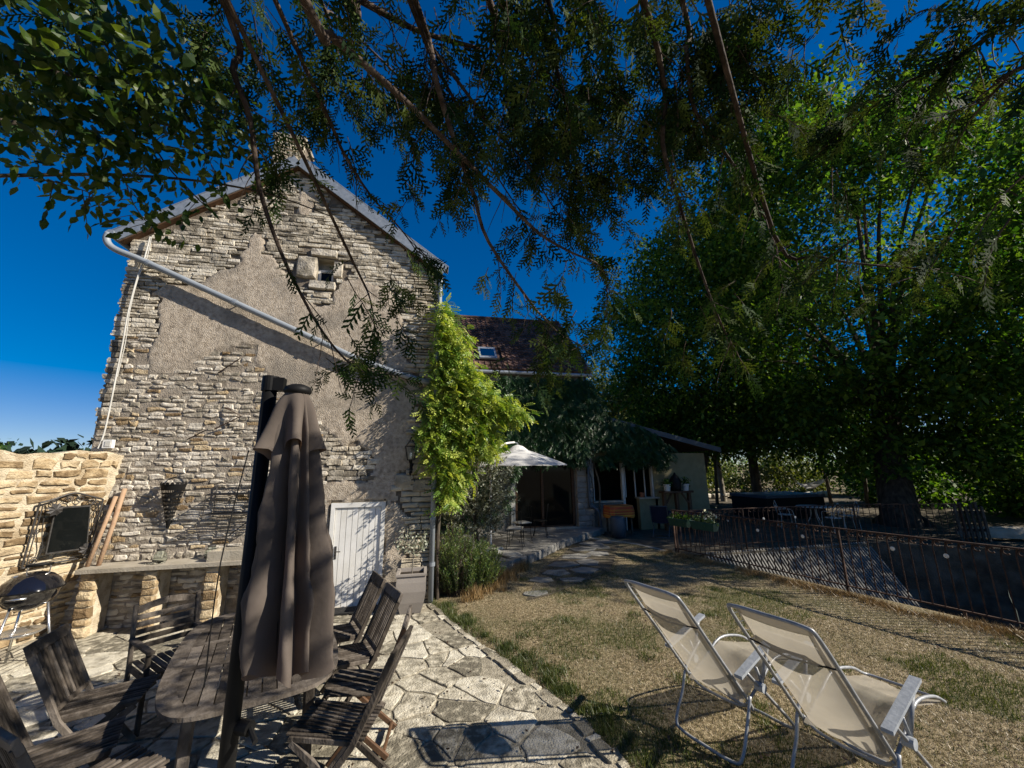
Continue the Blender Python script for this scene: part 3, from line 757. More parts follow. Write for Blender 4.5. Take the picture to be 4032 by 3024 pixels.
def paver(poly, z, rg_, name, parent, m='paver', jit=.018):
    P2 = []
    n = len(poly)
    for i in range(n):
        a = np.array(poly[i]); b = np.array(poly[(i + 1) % n]); L = np.linalg.norm(b - a)
        if L < .03: continue
        P2.append(a * .95 + b * .05 + rg_.uniform(-.008, .008, 2)); 
        if L > .16: P2.append(a * .5 + b * .5 + rg_.uniform(-jit, jit, 2))
        P2.append(a * .05 + b * .95 + rg_.uniform(-.008, .008, 2))
    if len(P2) < 3: return
    P2 = np.array(P2); c = P2.mean(0); n = len(P2); tl = rg_.uniform(-.012, .012, 2)
    top = [(x, y, z + (x - c[0]) * tl[0] + (y - c[1]) * tl[1] - .002) for x, y in P2]
    inn = [(c[0] + (x - c[0]) * .955, c[1] + (y - c[1]) * .955, z + (x - c[0]) * tl[0] + (y - c[1]) * tl[1] + rg_.uniform(-.001, .003)) for x, y in P2]
    bot = [(x, y, z - .05) for x, y in P2]
    vs = bot + top + inn + [(c[0], c[1], z + .001)]
    fs = [(i, (i + 1) % n, n + (i + 1) % n, n + i) for i in range(n)] + [(n + i, n + (i + 1) % n, 2 * n + (i + 1) % n, 2 * n + i) for i in range(n)] + [(2 * n + i, 2 * n + (i + 1) % n, 3 * n) for i in range(n)]
    return obj(name, MB().add(vs, fs), m, parent)
cells.sort(key=lambda q: math.hypot(q[0][0] + .9, (q[0][1] - 4.7) * .9))
for p, poly in cells[:300]:
    paver(poly, .004 + rgp.uniform(0, .006), rgp, 'paving_stone', pav)
# border stones along the lawn
eb = 0
for (a, b) in zip(EDGE[:-1], EDGE[1:]):
    a = np.array(a); b = np.array(b); L = np.linalg.norm(b - a); d = (b - a) / L; n_ = np.array([-d[1], d[0]]); n_ = n_ if n_[0] > 0 else -n_
    t = 0
    while t < L - .05:
        l = min(rgp.uniform(.08, .34), L - t); wd_ = rgp.uniform(.05, .12)
        p0 = a + d * (t + .008) - n_ * wd_; p1 = a + d * (t + l - .008) - n_ * wd_; p2 = a + d * (t + l - .01) + n_ * rgp.uniform(-.02, .03); p3 = a + d * (t + .01) + n_ * rgp.uniform(-.02, .03)
        paver([tuple(p0), tuple(p1), tuple(p2), tuple(p3)], .008 + rgp.uniform(0, .010), rgp, 'border_stone', pav, 'paver' if rgp.random() < .5 else 'paver_mortar', jit=.02); t += l
# stepping path towards the wing and the little raised terrace by the glass doors
steps = [(2.3, 8.1, .5, .36), (2.75, 8.55, .62, .42), (3.35, 8.55, .5, .4), (3.15, 9.15, .7, .45), (3.75, 9.2, .5, .5), (3.7, 9.9, .7, .5), (4.35, 10.0, .55, .5), (4.2, 10.65, .7, .5), (4.75, 10.75, .5, .5), (4.7, 11.3, .7, .5), (5.2, 11.5, .5, .5), (1.95, 7.3, .5, .22), (2.9, 7.95, .5, .3)]
pth = MB(); tt = [(1.7, 7.0), (2.2, 7.2), (3.9, 8.4), (4.6, 9.6), (5.6, 11.3), (5.3, 12.3), (4.4, 11.7), (3.3, 10.0), (2.5, 8.9)]
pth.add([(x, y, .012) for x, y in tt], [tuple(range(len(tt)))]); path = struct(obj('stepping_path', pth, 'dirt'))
for (x, y, w, d) in steps:
    n = 5; w *= 1.12; d *= 1.25; poly = [(x + w / 2 * math.cos(2 * math.pi * i / n + x * 3) * rgp.uniform(.8, 1.25), y + d / 2 * math.sin(2 * math.pi * i / n + x * 3) * rgp.uniform(.8, 1.25)) for i in range(n)]
    paver(poly, .022 + rgp.uniform(0, .006), rgp, 'stepping_stone', path, 'grey_render')
TER = [(.25, 9.0), (1.55, 8.55), (1.9, 9.15), (2.5, 9.65), (3.5, 10.85), (4.5, 11.75), (5.7, 12.75), (5.7, 13.19), (.12, 13.19), (.12, 9.0)]
mb = MB(); mb.prism(TER, -.05, .185); ter = struct(obj('raised_terrace', mb, 'grey_render'))
for (a, b) in zip(TER[1:6], TER[2:7]):
    a = np.array(a); b = np.array(b); L = np.linalg.norm(b - a); d = (b - a) / L; n_ = np.array([d[1], -d[0]]); t = 0
    while t < L - .08:
        l = min(rgp.uniform(.22, .45), L - t)
        V_, F_ = stone_pts(l - .015, .2, .05, rgp, .12, .12)
        mid = a + d * (t + l / 2)
        obj('kerb_stone', MB().add([(mid[0] + d[0] * u + n_[0] * (n + .04), mid[1] + d[1] * u + n_[1] * (n + .04), .10 + v) for u, v, n in V_], F_), 'grey_render', ter)
        mb = MB(); q = [mid - d * (l / 2 - .01) - n_ * .18, mid + d * (l / 2 - .01) - n_ * .18, mid + d * (l / 2 - .01) + n_ * .07, mid - d * (l / 2 - .01) + n_ * .07]
        paver([tuple(x) for x in q], .205, rgp, 'kerb_stone', ter, 'grey_render', .012); t += l
# flat stone slabs on the terrace floor
for i in range(9):
    for j in range(6):
        x, y = .55 + i * .58 + (j % 2) * .25, 9.2 + j * .68
        if inpoly(np.array([x + .2, x - .2]), np.array([y - .3, y - .3]), TER).all() and y < 12.9:
            paver([(x - .27, y - .32), (x + .27, y - .31), (x + .28, y + .32), (x - .27, y + .31)], .195, rgp, 'floor_slab', ter, 'grey_render', .01)
gw['kind'] = 'thing'

# ================================================================== THINGS ON THE GABLE AND GARDEN WALL
def put(name, mb, m, label, cat, loc, group=None, smooth=False):
    """a thing that is one mesh"""
    loc = Vector(loc); mb.v = [(x - loc.x, y - loc.y, z - loc.z) for x, y, z in mb.v]
    o = obj(name, mb, m, None, smooth); o.location = loc
    return tag(o, label, cat, group)

# stone counter
t = thing('stone_counter', 'stone serving counter with pale slab top on rubble piers against the gable', 'counter', (-3.5, 7.2, 0))
mb = MB(); mb.extr([(-4.70, 6.95, .845), (-2.28, 6.95, .845), (-2.28, 7.40, .845), (-4.78, 7.40, .845)], (0, 0, .055)); obj('slab', mb, 'concrete', t)
for px in (-4.58, -3.83, -3.05, -2.36):
    mb = MB(); mb.box((px, 7.20, .42), (.15, .36, .84)); pr = obj('pier', mb, 'mortar_warm', t)
    z = .01
    while z < .82:
        h = min(random.uniform(.08, .15), .84 - z)
        V_, F_ = stone_pts(.175, h, .035, rg, .14, .12); obj('stone', MB().add([(px + u, 7.035 - n, z + h / 2 + v) for u, v, n in V_], F_), 'stone_warm', pr)
        z += h + .006
# glass jars and trough on the counter
for i, (x, y, lab) in enumerate(((-3.80, 7.12, 'squat clear glass storage jar standing alone on the stone counter'), (-3.20, 7.25, 'clear glass jar tucked behind the stone trough on the counter'))):
    j = thing('glass_jar', lab, 'jar', (x, y, .90), 0, 'glass jars on the stone counter')
    mb = MB(); mb.lathe([(.0, .004), (.07, .004), (.085, .03), (.088, .08), (.075, .13), (.052, .165), (.052, .185), (.046, .185), (.046, .165), (.068, .13), (.08, .08), (.078, .035), (.0, .012)], (0, 0, 0), 20); obj('jar_body', mb, 'glass', j, True, world=False)
    mb = MB(); mb.lathe([(0, .20), (.05, .2), (.055, .195), (.055, .18), (.05, .178)], (0, 0, 0), 20); obj('jar_lid', mb, 'iron', j, True, world=False)
t = thing('stone_trough', 'rectangular grey stone trough at the right end of the counter', 'trough', (-2.78, 7.18, .90))
mb = MB()
for c, d in (((-2.78, 7.03, .97), (.72, .05, .14)), ((-2.78, 7.33, .97), (.72, .05, .14)), ((-3.115, 7.18, .97), (.05, .25, .14)), ((-2.445, 7.18, .97), (.05, .25, .14)), ((-2.78, 7.18, .92), (.62, .25, .03))): mb.box(c, d)
obj('basin', mb, 'concrete', t)
# two leaning poles
mb = MB(); mb.tube([(-4.60, 7.20, .90), (-4.57, 7.29, 1.45), (-4.535, 7.34, 1.97)], .030, 10); put('wooden_pole', mb, 'pole', 'reddish wooden pole leaning upright in the corner, nearer the gable', 'pole', (-4.70, 7.10, .90), 'poles leaning in the wall corner', True)
mb = MB(); mb.tube([(-4.715, 7.17, .90), (-4.66, 7.24, 1.4), (-4.605, 7.30, 1.86)], .027, 10); put('wooden_pole', mb, 'pole', 'paler tan wooden pole leaning beside the reddish one, nearer the mirror', 'pole', (-4.80, 7.02, .90), 'poles leaning in the wall corner', True)
# junction box and cable
mb = MB(); mb.box((-4.86, YW - .07, 2.65), (.12, .07, .13)); jb = put('junction_box', mb, 'white', 'small white electrical box at the corner of the gable above the garden wall', 'junction box', (-4.86, YW - .05, 2.65))
mb = MB(); mb.box((-4.85, YW - .108, 2.65), (.07, .008, .08)); obj('cover', mb, 'white_dull', jb)
mb = MB(); cp = [(-4.84, 6.23), (-4.86, 5.82), (-4.91, 5.42), (-4.94, 4.83), (-4.93, 4.3), (-4.93, 3.72), (-4.93, 3.2), (-4.94, 2.8), (-4.98, 2.58)]
mb.tube(smooth_path([(x, YW - .085, z) for x, z in cp], 4), .011, 6); mb.tube(smooth_path([(x + .02 + .012 * math.sin(i * 2), YW - .08, z) for i, (x, z) in enumerate(cp[:6])], 4), .006, 5); put('wall_cable', mb, 'white_dull', 'pale twisted cable running down the left corner of the gable', 'cable', (-4.9, YW - .1, 2.6))
# small iron rods fixed on the wall
for k, (a, b, lab) in enumerate((((-3.52, 3.84), (-3.18, 4.09), 'short rusty iron rod slanting up under the render edge of the gable'), ((-3.82, 2.72), (-3.53, 2.87), 'short rusty rod on the rubble above the cone basket'))):
    mb = MB(); mb.tube([(a[0], YW - .04, a[1]), (b[0], YW - .12, b[1])], .009, 6); put('iron_rod', mb, 'rust', lab, 'iron rod', (a[0], YW - .05, a[1]), 'iron rods on the gable')
mb = MB(); mb.tube([(-3.33, YW - .05, 3.25), (-3.04, YW - .13, 3.10), (-3.45, YW - .05, 2.89)], .010, 6); put('iron_bracket', mb, 'rust', 'bent V shaped iron rod on the gable rubble beside the folded parasol top', 'iron bracket', (-3.3, YW - .05, 3.1))
# perforated cone basket
t = thing('cone_basket', 'rusty perforated metal cone hanging point down on the gable', 'wall basket', (-3.90, YW - .03, 1.36))
mb = MB(); nseg, nrow = 40, 22
def cone_p(i, j):
    a = math.pi * (i / nseg) * 1.0 + math.pi; u = j / nrow; r = .018 + .155 * u
    return (-3.90 + .0 + r * math.cos(a) , YW - .035 + r * 1.05 * math.sin(a), 1.36 + .66 * u)
vs = [cone_p(i, j) for i in range(nseg + 1) for j in range(nrow + 1)]
fs = [(i * (nrow + 1) + j, (i + 1) * (nrow + 1) + j, (i + 1) * (nrow + 1) + j + 1, i * (nrow + 1) + j + 1) for i in range(nseg) for j in range(nrow) if not (3 < j < 19 and (i + j) % 2 == 0 and j % 2 == 0)]
mb.add(vs, fs)
for i in range(9):
    a = math.pi + math.pi * (i + .5) / 9; r = .176; c = Vector((-3.90 + r * math.cos(a), YW - .035 + r * 1.05 * math.sin(a), 2.03)); tn = Vector((-math.sin(a), math.cos(a), 0))
    mb.add([c - tn * .03 - Vector((0, 0, .02)), c + tn * .03 - Vector((0, 0, .02)), c + tn * .018 + Vector((0, 0, .012)), c + Vector((0, 0, .026)), c - tn * .018 + Vector((0, 0, .012))], [(0, 1, 2, 3, 4)])
obj('cone', mb, 'black', t)
mb = MB(); mb.tube(smooth_path([(-4.04, YW - .04, 2.0), (-3.99, YW - .03, 2.10), (-3.86, YW - .02, 2.13), (-3.74, YW - .03, 2.0)], 4), .006, 5); obj('hanging_wire', mb, 'iron', t)
# wire shelf
t = thing('wire_shelf', 'wrought iron wire wall rack with bars and scrolled top rail', 'wall rack', (-3.0, YW - .03, 1.6))
fr = MB(); yb, yf = YW - .04, YW - .26
for z in (1.56, 1.86):
    fr.tube([(-3.30, yb, z), (-3.34, yf, z - .01), (-2.40, yf, z - .01), (-2.38, yb, z)], .008, 6)
for x in (-3.34, -2.40): fr.tube([(x, yf, 1.55), (x, yf, 1.86)], .007, 6); fr.tube([(x + (.04 if x < -3 else .02), yb, 1.5), (x + (.04 if x < -3 else .02), yb, 2.0)], .008, 6)
fr.tube([(-3.30, yb, 1.98), (-2.38, yb, 1.98)], .007, 6)
obj('frame', fr, 'iron', t)
for z in (1.56, 1.86):
    for i in range(9):
        y = yb + (yf - yb) * (i + .5) / 9; mb = MB(); mb.tube([(-3.32, y, z), (-2.39, y, z)], .0075, 5); obj('bar', mb, 'black', t)
for i in range(5):
    c = Vector((-3.2 + i * .19, yb - .01, 1.92)); mb = MB(); s = 1 if i % 2 else -1
    mb.tube([c + Vector((s * (.052 - .009 * k / 3) * math.cos(k * .55), 0, (.052 - .009 * k / 3) * math.sin(k * .55))) for k in range(13)], .005, 5); obj('scroll', mb, 'iron', t)
mb = MB(); mb.tube([(-3.05, YW - .05, 1.2), (-2.6, YW - .24, 1.53)], .009, 6); obj('bracket', mb, 'iron', t)
# wall mirror with wrought-iron surround
t = thing('wall_mirror', 'dark rectangular mirror in a wrought iron scroll frame on the garden wall', 'mirror', gwp(.35, 1.4))
def mp(t_, z, n): return Vector(gwp(t_, z, n))
fr = MB(); n0 = .075
fr.tube([mp(.69, 1.0, n0), mp(.72, 1.83, n0)], .012, 8); fr.tube([mp(-.0, 1.0, n0), mp(.03, 1.82, n0)], .012, 8); fr.tube([mp(.69, 1.0, n0), mp(-.0, 1.0, n0)], .011, 8)
fr.tube(smooth_path([mp(.72, 1.83, n0), mp(.60, 1.86, n0), mp(.40, 1.935, n0), (mp(.2, 1.88, n0)), mp(.03, 1.82, n0)], 4), .012, 8)
fr.tube([mp(.655, 1.03, n0), mp(.68, 1.80, n0)], .007, 6); fr.tube([mp(.035, 1.03, n0), mp(.06, 1.80, n0)], .007, 6); fr.tube([mp(.655, 1.03, n0), mp(.035, 1.03, n0)], .007, 6)
obj('iron_frame', fr, 'iron', t)
def spiral(t0, z0, r0, turns, s, a0):
    k = int(turns * 12); return [mp(t0 + s * r0 * (1 - .75 * i / k) * math.cos(a0 + i * 2 * math.pi / 12), z0 + r0 * (1 - .75 * i / k) * math.sin(a0 + i * 2 * math.pi / 12), n0) for i in range(k + 1)]
for (a, z, r, s, q) in ((.42, 1.86, .045, 1, 0), (.30, 1.85, .055, -1, .5), (.16, 1.80, .05, 1, 2), (.58, 1.82, .05, -1, 1), (.09, 1.78, .045, 1, 3), (.60, 1.07, .05, 1, 1), (.66, 1.45, .035, -1, 2), (.07, 1.35, .035, 1, 2)):
    mb = MB(); mb.tube(spiral(a, z, r, 1.6, s, q), .006, 6); obj('scroll', mb, 'iron', t)
for pts in ([(.65, 1.75), (.61, 1.45), (.55, 1.2), (.60, 1.06)], [(.06, 1.75), (.12, 1.55), (.09, 1.25), (.13, 1.1)], [(.54, 1.78), (.46, 1.80), (.4, 1.74), (.3, 1.80)]):
    mb = MB(); mb.tube(smooth_path([mp(a, z, n0 + .01) for a, z in pts], 4), .006, 6); obj('vine_rod', mb, 'iron', t)
mb = MB(); q = [mp(.53, 1.14, .14), mp(.08, 1.13, .14), mp(.165, 1.75, .09), mp(.555, 1.76, .09)]
mb.extr(q, (GN * -.02)); obj('mirror_back', mb, 'iron', t)
mb = MB(); c = sum(q, Vector()) / 4; q2 = [c + (p - c) * .93 + GN * .004 for p in q]; mb.add(q2, [(0, 1, 2, 3)]); obj('mirror_glass', mb, 'glass_dark', t)
for (a, z) in ((.58, 1.73), (.10, 1.14)):
    mb = MB(); c = mp(a, z, .17); vs = [c]
    for i in range(17):
        an = 2 * math.pi * i / 16; r = .075 * (1 + (.22 if i % 2 else -.1)); vs.append(c + GU * r * math.cos(an) + Vector((0, 0, r * math.sin(an))) - GN * (.03 if i % 2 else .005))
    mb.add(vs, [(0, i, i + 1) for i in range(1, 17)]); obj('iron_leaf', mb, 'iron', t)
# wall lantern
def lantern(name, label, c, group):
    t = thing(name, label, 'lantern', c, 0, group)
    x, y, z = c; fr = MB(); top = [(x + sx * .095, y + sy * .095, z + .21) for sx, sy in ((-1, -1), (1, -1), (1, 1), (-1, 1))]; bot = [(x + sx * .055, y + sy * .055, z - .02) for sx, sy in ((-1, -1), (1, -1), (1, 1), (-1, 1))]
    for i in range(4):
        fr.tube([bot[i], top[i]], .007, 6); fr.tube([top[i], top[(i + 1) % 4]], .008, 6); fr.tube([bot[i], bot[(i + 1) % 4]], .008, 6); fr.tube([top[i], (x, y, z + .34)], .007, 6)
    fr.lathe([(0, .38), (.018, .36), (.012, .34), (.03, .33), (.0, .32)], (x, y, z), 10); obj('lantern_frame', fr, 'black', t)
    g = MB(); g.add(top + bot, [(i, (i + 1) % 4, 4 + (i + 1) % 4, 4 + i) for i in range(4)]); obj('glass', g, 'glass', t)
    b = MB(); b.lathe([(0, 0), (.018, .0), (.02, .07), (.012, .1), (0, .115)], (x, y, z), 10); obj('bulb', b, 'white', t, True)
    p = MB(); p.lathe([(.035, -.02), (.03, -.05), (.018, -.08), (.015, -.2), (.022, -.24), (.0, -.30)], (x, y, z), 10); p.tube(smooth_path([(x, y, z - .2), (x + .02, y + .08, z - .24), (x + .02, y + .2, z - .12), (x + .02, y + .24, z - .1)], 3), .01, 6); p.box((x + .02, y + .245, z - .1), (.06, .02, .16)); obj('bracket', p, 'black', t, True)
lantern('wall_lantern', 'black glass wall lantern on the gable beside the wisteria', (-.28, YW - .27, 2.37), 'wall lanterns')
lantern('wall_lantern', 'small dark wall lantern on the stone pillar by the glass doors', (5.35, 12.93, 2.2), 'wall lanterns')
# doormat
mb = MB(); mb.extr([(-1.46, 7.06, .02), (-.70, 7.06, .02), (-.70, 7.34, .02), (-1.46, 7.34, .02)], (0, 0, .02)); put('doormat', mb, 'mat_dark', 'dark flat doormat on the paving before the white door', 'doormat', (-1.1, 7.2, .02))

# planter with bare shrub
t = thing('planter', 'tall grey tapering square planter beside the door', 'planter', (-.19, 7.02, .01))
mb = MB()
prof = [(.155, 0), (.20, .16), (.225, .32), (.225, .45), (.215, .55), (.235, .55), (.235, .58), (.19, .58), (.18, .5)]
vs = [(-.19 + sx * r * 1.0, 7.02 + sy * r, .012 + z) for r, z in prof for sx, sy in ((-1, -1), (1, -1), (1, 1), (-1, 1))]
mb.add(vs, [(i * 4 + j, i * 4 + (j + 1) % 4, (i + 1) * 4 + (j + 1) % 4, (i + 1) * 4 + j) for i in range(len(prof) - 1) for j in range(4)] + [(3, 2, 1, 0)]); obj('pot', mb, 'fibre', t)
mb = MB(); mb.box((-.19, 7.02, .53), (.36, .36, .02)); obj('soil', mb, 'soil', t)
t = thing('potted_shrub', 'sparse young shrub with pale bare stem growing in the grey planter', 'shrub', (-.19, 7.02, .54))
mb = MB(); rs = np.random.default_rng(3); tips = []
mb.tube([(-.19, 7.02, .53), (-.18, 7.02, .7), (-.17, 7.02, .86)], .011, 6)
for i in range(9):
    a = i * 2.4; r = rs.uniform(.12, .3); e = Vector((-.17 + r * math.cos(a), 7.02 + r * .8 * math.sin(a), rs.uniform(.98, 1.3)))
    m_ = Vector((-.17 + r * .7 * math.cos(a), 7.02 + r * .6 * math.sin(a), .92)); P_ = smooth_path([(-.17, 7.02, .85), m_, e], 4); mb.tube(P_, [.008 - .0006 * k for k in range(len(P_))], 5); tips += P_[4:]
obj('stem', mb, 'bark_pale', t)
P = np.repeat(np.array([tuple(p) for p in tips]), 9, 0) + rs.normal(size=(len(tips) * 9, 3)) * .04
npobj('foliage', *cloud(P, .045, rs), 'olive_leaf', t)

# ================================================================== KETTLE BARBECUE
bx, by = -4.62, 6.22
t = thing('kettle_barbecue', 'round black kettle barbecue on metal legs by the garden wall', 'barbecue', (bx, by, 0))
RB, ZR = .27, .85
mb = MB(); mb.lathe([(.0, ZR - .22), (.10, ZR - .21), (.19, ZR - .155), (.245, ZR - .08), (RB, ZR), (RB + .012, ZR + .004), (RB - .01, ZR + .006)], (bx, by, 0), 40); obj('bowl', mb, 'enamel', t, True)
mb = MB(); mb.lathe([(RB + .014, ZR + .008), (RB + .005, ZR + .03), (.235, ZR + .10), (.17, ZR + .16), (.09, ZR + .19), (0, ZR + .198)], (bx, by, 0), 40); lid = obj('lid', mb, 'enamel', t, True)
mb = MB(); mb.lathe([(RB + .02, ZR + .004), (RB + .02, ZR + .014), (RB + .008, ZR + .016), (RB + .008, ZR + .002), (RB + .02, ZR + .004)], (bx, by, 0), 40); obj('rim', mb, 'black', t)
mb = MB(); mb.tube([(bx - .02, by - .07, ZR + .19), (bx - .015, by - .075, ZR + .275)], .006, 6); mb.tube([(bx + .12, by + .05, ZR + .17), (bx + .125, by + .045, ZR + .275)], .006, 6); obj('handle_post', mb, 'chrome', lid)
mb = MB(); mb.tube([(bx - .035, by - .085, ZR + .278), (bx + .145, by + .055, ZR + .278)], .017, 10); obj('handle_grip', mb, 'black', lid, True)
mb = MB(); mb.lathe([(0, .012), (.055, .010), (.057, 0), (0, 0)], (bx - .10, by - .06, ZR + .168), 16); obj('vent', mb, 'chrome', lid)
mb = MB(); mb.tube([(bx + .02, by - RB - .035, ZR - .04), (bx + .17, by - RB + .02, ZR - .04)], .012, 8); obj('bowl_handle', mb, 'chrome', t, True)
for a in (R(-100), R(20), R(140)):
    mb = MB(); mb.tube([(bx + .17 * math.cos(a), by + .17 * math.sin(a), ZR - .16), (bx + .30 * math.cos(a), by + .30 * math.sin(a), .01)], .013, 10); obj('leg', mb, 'chrome', t, True)
mb = MB(); mb.lathe([(0, .36), (.15, .37), (.20, .40), (.205, .395), (.15, .36), (0, .35)], (bx, by, 0), 28); obj('ash_tray', mb, 'chrome', t, True)
mb = MB()
for i in range(6): mb.tube([(bx - .22 + i * .088, by - .2, .17), (bx - .22 + i * .088, by + .2, .17)], .004, 5)
obj('charcoal_rack', mb, 'iron', t)

# ================================================================== TABLE AND CHAIRS
TA = R(109); tc = Vector((-1.39, 4.18, 0))
ax, ay = Vector((math.cos(TA), math.sin(TA), 0)), Vector((-math.sin(TA), math.cos(TA), 0))
t = thing('garden_table', 'weathered slatted wooden garden table with rounded ends on the paving', 'table', tc, TA)
LT, WT = 2.08, 1.18
def half_w(x):
    """half width of the top at position x along the axis"""
    u = abs(x) / (LT / 2)
    return WT / 2 * (1 - .10 * u * u) if u < .72 else WT / 2 * (1 - .10 * .52) * math.sqrt(max(0, 1 - ((u - .72) / .28) ** 2.2)) ** .6 * 1.0
def end_x(y):
    lo, hi = 0, LT / 2
    for _ in range(24):
        mid = (lo + hi) / 2
        if half_w(mid) > abs(y): lo = mid
        else: hi = mid
    return lo
ring = []
N_ = 64
for i in range(N_):
    a = 2 * math.pi * i / N_; c, s = math.cos(a), math.sin(a)
    x = LT / 2 * math.copysign(abs(c) ** .44, c); y = (WT / 2) * math.copysign(abs(s) ** .44, s) * (1 - .08 * (x / (LT / 2)) ** 2)
    ring.append((x, y))
def ring_in(f, g): return [(x * f, y * g) for x, y in ring]
inn = ring_in(.90, .82)
mb = MB(); vs = [(x, y, .715) for x, y in ring] + [(x, y, .74) for x, y in ring] + [(x, y, .74) for x, y in inn] + [(x, y, .715) for x, y in inn]
fs = [(k * N_ + i, k * N_ + (i + 1) % N_, ((k + 1) % 4) * N_ + (i + 1) % N_, ((k + 1) % 4) * N_ + i) for k in range(4) for i in range(N_)]
mb.add(vs, fs); obj('top_frame', mb, 'wood', t, world=False)
nsl = 11; sw = WT * .82 / nsl
for part, (xa, xb) in enumerate(((-1, -.285), (-.215, .215), (.285, 1))):
    for i in range(nsl):
        y = -WT * .41 + sw * (i + .5)
        ex = LT / 2 * .905 * (1 - min(.999, abs(y) / (WT / 2 * .83)) ** 4.5) ** .24
        x0, x1 = max(xa, -ex), min(xb, ex)
        if x1 - x0 < .03: continue
        mb = MB(); mb.box(((x0 + x1) / 2, y, .7275), (x1 - x0, sw - .009, .021)); obj('slat', mb, 'wood', t, world=False)
for x in (-.25, .25): mb = MB(); mb.box((x, 0, .7275), (.065, WT * .84, .024)); obj('cross_rail', mb, 'wood', t, world=False)
for y in (-.40, .40): mb = MB(); mb.box((0, y, .665), (1.45, .03, .09)); obj('apron', mb, 'wood', t, world=False)
for x in (-.72, .72): mb = MB(); mb.box((x, 0, .665), (.03, .8, .09)); obj('apron', mb, 'wood', t, world=False)
for x in (-.66, .66):
    for y in (-.36, .36): mb = MB(); mb.beam((x, y, .71), (x * 1.03, y * 1.03, .012), .075, .075, up=(1, 0, 0)); obj('leg', mb, 'wood', t, world=False)

def folding_chair():
    c = thing('folding_chair', 'x', 'chair', (0, 0, 0))
    W_ = .22
    top, piv, ft = Vector((-.40, 0, .93)), Vector((-.17, 0, .43)), Vector((.06, 0, .012))
    for s in (-1, 1):
        y = s * W_
        mb = MB(); mb.beam((top.x, y, top.z), (piv.x, y, piv.z), .024, .042, up=(1, 0, .5)); mb.beam((piv.x, y, piv.z), (.16, y, .012), .024, .042, up=(1, 0, .5)); obj('back_rail', mb, 'wood', c, world=False)
        y2 = s * (W_ - .027)
        mb = MB(); mb.beam((.25, y2, .435), (-.30, y2, .012), .024, .045, up=(0, 0, 1)); obj('leg', mb, 'wood', c, world=False)
        mb = MB(); mb.beam((-.20, y2, .425), (.25, y2, .455), .022, .035); obj('seat_rail', mb, 'wood', c, world=False)
        mb = MB(); mb.tube([(.0, s * (W_ - .05), .21), (.0, s * (W_ + .02), .21)], .008, 6); obj('bolt', mb, 'iron', c, world=False)
    mb = MB(); mb.beam((top.x, -W_ - .02, top.z + .005), (top.x, W_ + .02, top.z + .005), .03, .085, up=(-.45, 0, 1)); obj('top_rail', mb, 'wood', c, world=False)
    for q in ((.25, .455, .03), (-.20, .425, .03)): mb = MB(); mb.beam((q[0], -W_ + .015, q[1]), (q[0], W_ - .015, q[1]), q[2], .03); obj('seat_bar', mb, 'wood', c, world=False)
    mb = MB(); mb.beam((-.26, -W_ + .03, .045), (-.26, W_ - .03, .045), .025, .03); obj('stretcher', mb, 'wood', c, world=False)
    mb = MB(); mb.beam((piv.x - .03, -W_ + .015, piv.z + .075), (piv.x - .03, W_ - .015, piv.z + .075), .025, .035, up=(-.45, 0, 1)); obj('back_bar', mb, 'wood', c, world=False)
    n = 10; m1 = None; m2 = None
    for i in range(n):
        y = -W_ + .035 + (2 * W_ - .07) * i / (n - 1)
        if m1 is None:
            mb = MB(); mb.beam((-.385, 0, .90), (-.205, 0, .505), .022, .012, up=(1, 0, .5)); o1 = obj('back_slat', mb, 'wood', c, world=False); m1 = o1.data
            mb = MB(); mb.beam((-.235, 0, .447), (.285, 0, .480), .022, .014); o2 = obj('seat_slat', mb, 'wood', c, world=False); m2 = o2.data
        else:
            o1 = bpy.data.objects.new('back_slat', m1); o2 = bpy.data.objects.new('seat_slat', m2)
            for o_ in (o1, o2): COL.objects.link(o_); o_.parent = c
        o1.location = (0, y, 0); o2.location = (0, y, 0)
    return c
def armchair():
    c = thing('garden_armchair', 'x', 'chair', (0, 0, 0)); W_ = .25
    for s in (-1, 1):
        y = s * W_
        mb = MB(); mb.beam((-.24, y, .012), (-.26, y, .45), .035, .04, up=(1, 0, 0)); mb.beam((-.26, y, .45), (-.34, y, .93), .035, .04, up=(1, 0, 0)); obj('back_post', mb, 'wood', c, world=False)
        mb = MB(); mb.beam((.24, y, .012), (.24, y, .63), .035, .04, up=(1, 0, 0)); obj('leg', mb, 'wood', c, world=False)
        mb = MB(); mb.beam((-.29, y, .635), (.30, y, .65), .055, .025); obj('armrest', mb, 'wood', c, world=False)
        mb = MB(); mb.beam((-.26, y, .41), (.24, y, .43), .025, .05); obj('seat_rail', mb, 'wood', c, world=False)
    for i in range(6):
        z = .55 + .064 * i; x = -.275 - .08 * (z - .45) / .48
        mb = MB(); h = .046 if i < 5 else .06
        if i == 5:
            pts = [(x, -W_ + .02, z), (x, -W_ * .5, z + .035), (x, 0, z + .05), (x, W_ * .5, z + .035), (x, W_ - .02, z)]
            for a, b in zip(pts[:-1], pts[1:]): mb.beam(a, b, .02, .062)
            obj('top_rail', mb, 'wood', c, world=False)
        else:
            mb.beam((x, -W_ + .02, z + .004), (x, W_ - .02, z + .004), .018, h); obj('back_slat', mb, 'wood', c, world=False)
    for i in range(8):
        y = -W_ + .04 + (2 * W_ - .08) * i / 7; mb = MB(); mb.beam((-.26, y, .445), (.27, y, .462), .045, .018); obj('seat_slat', mb, 'wood', c, world=False)
    mb = MB(); mb.beam((.24, -W_, .425), (.24, W_, .425), .025, .05); obj('seat_bar', mb, 'wood', c, world=False)
    return c
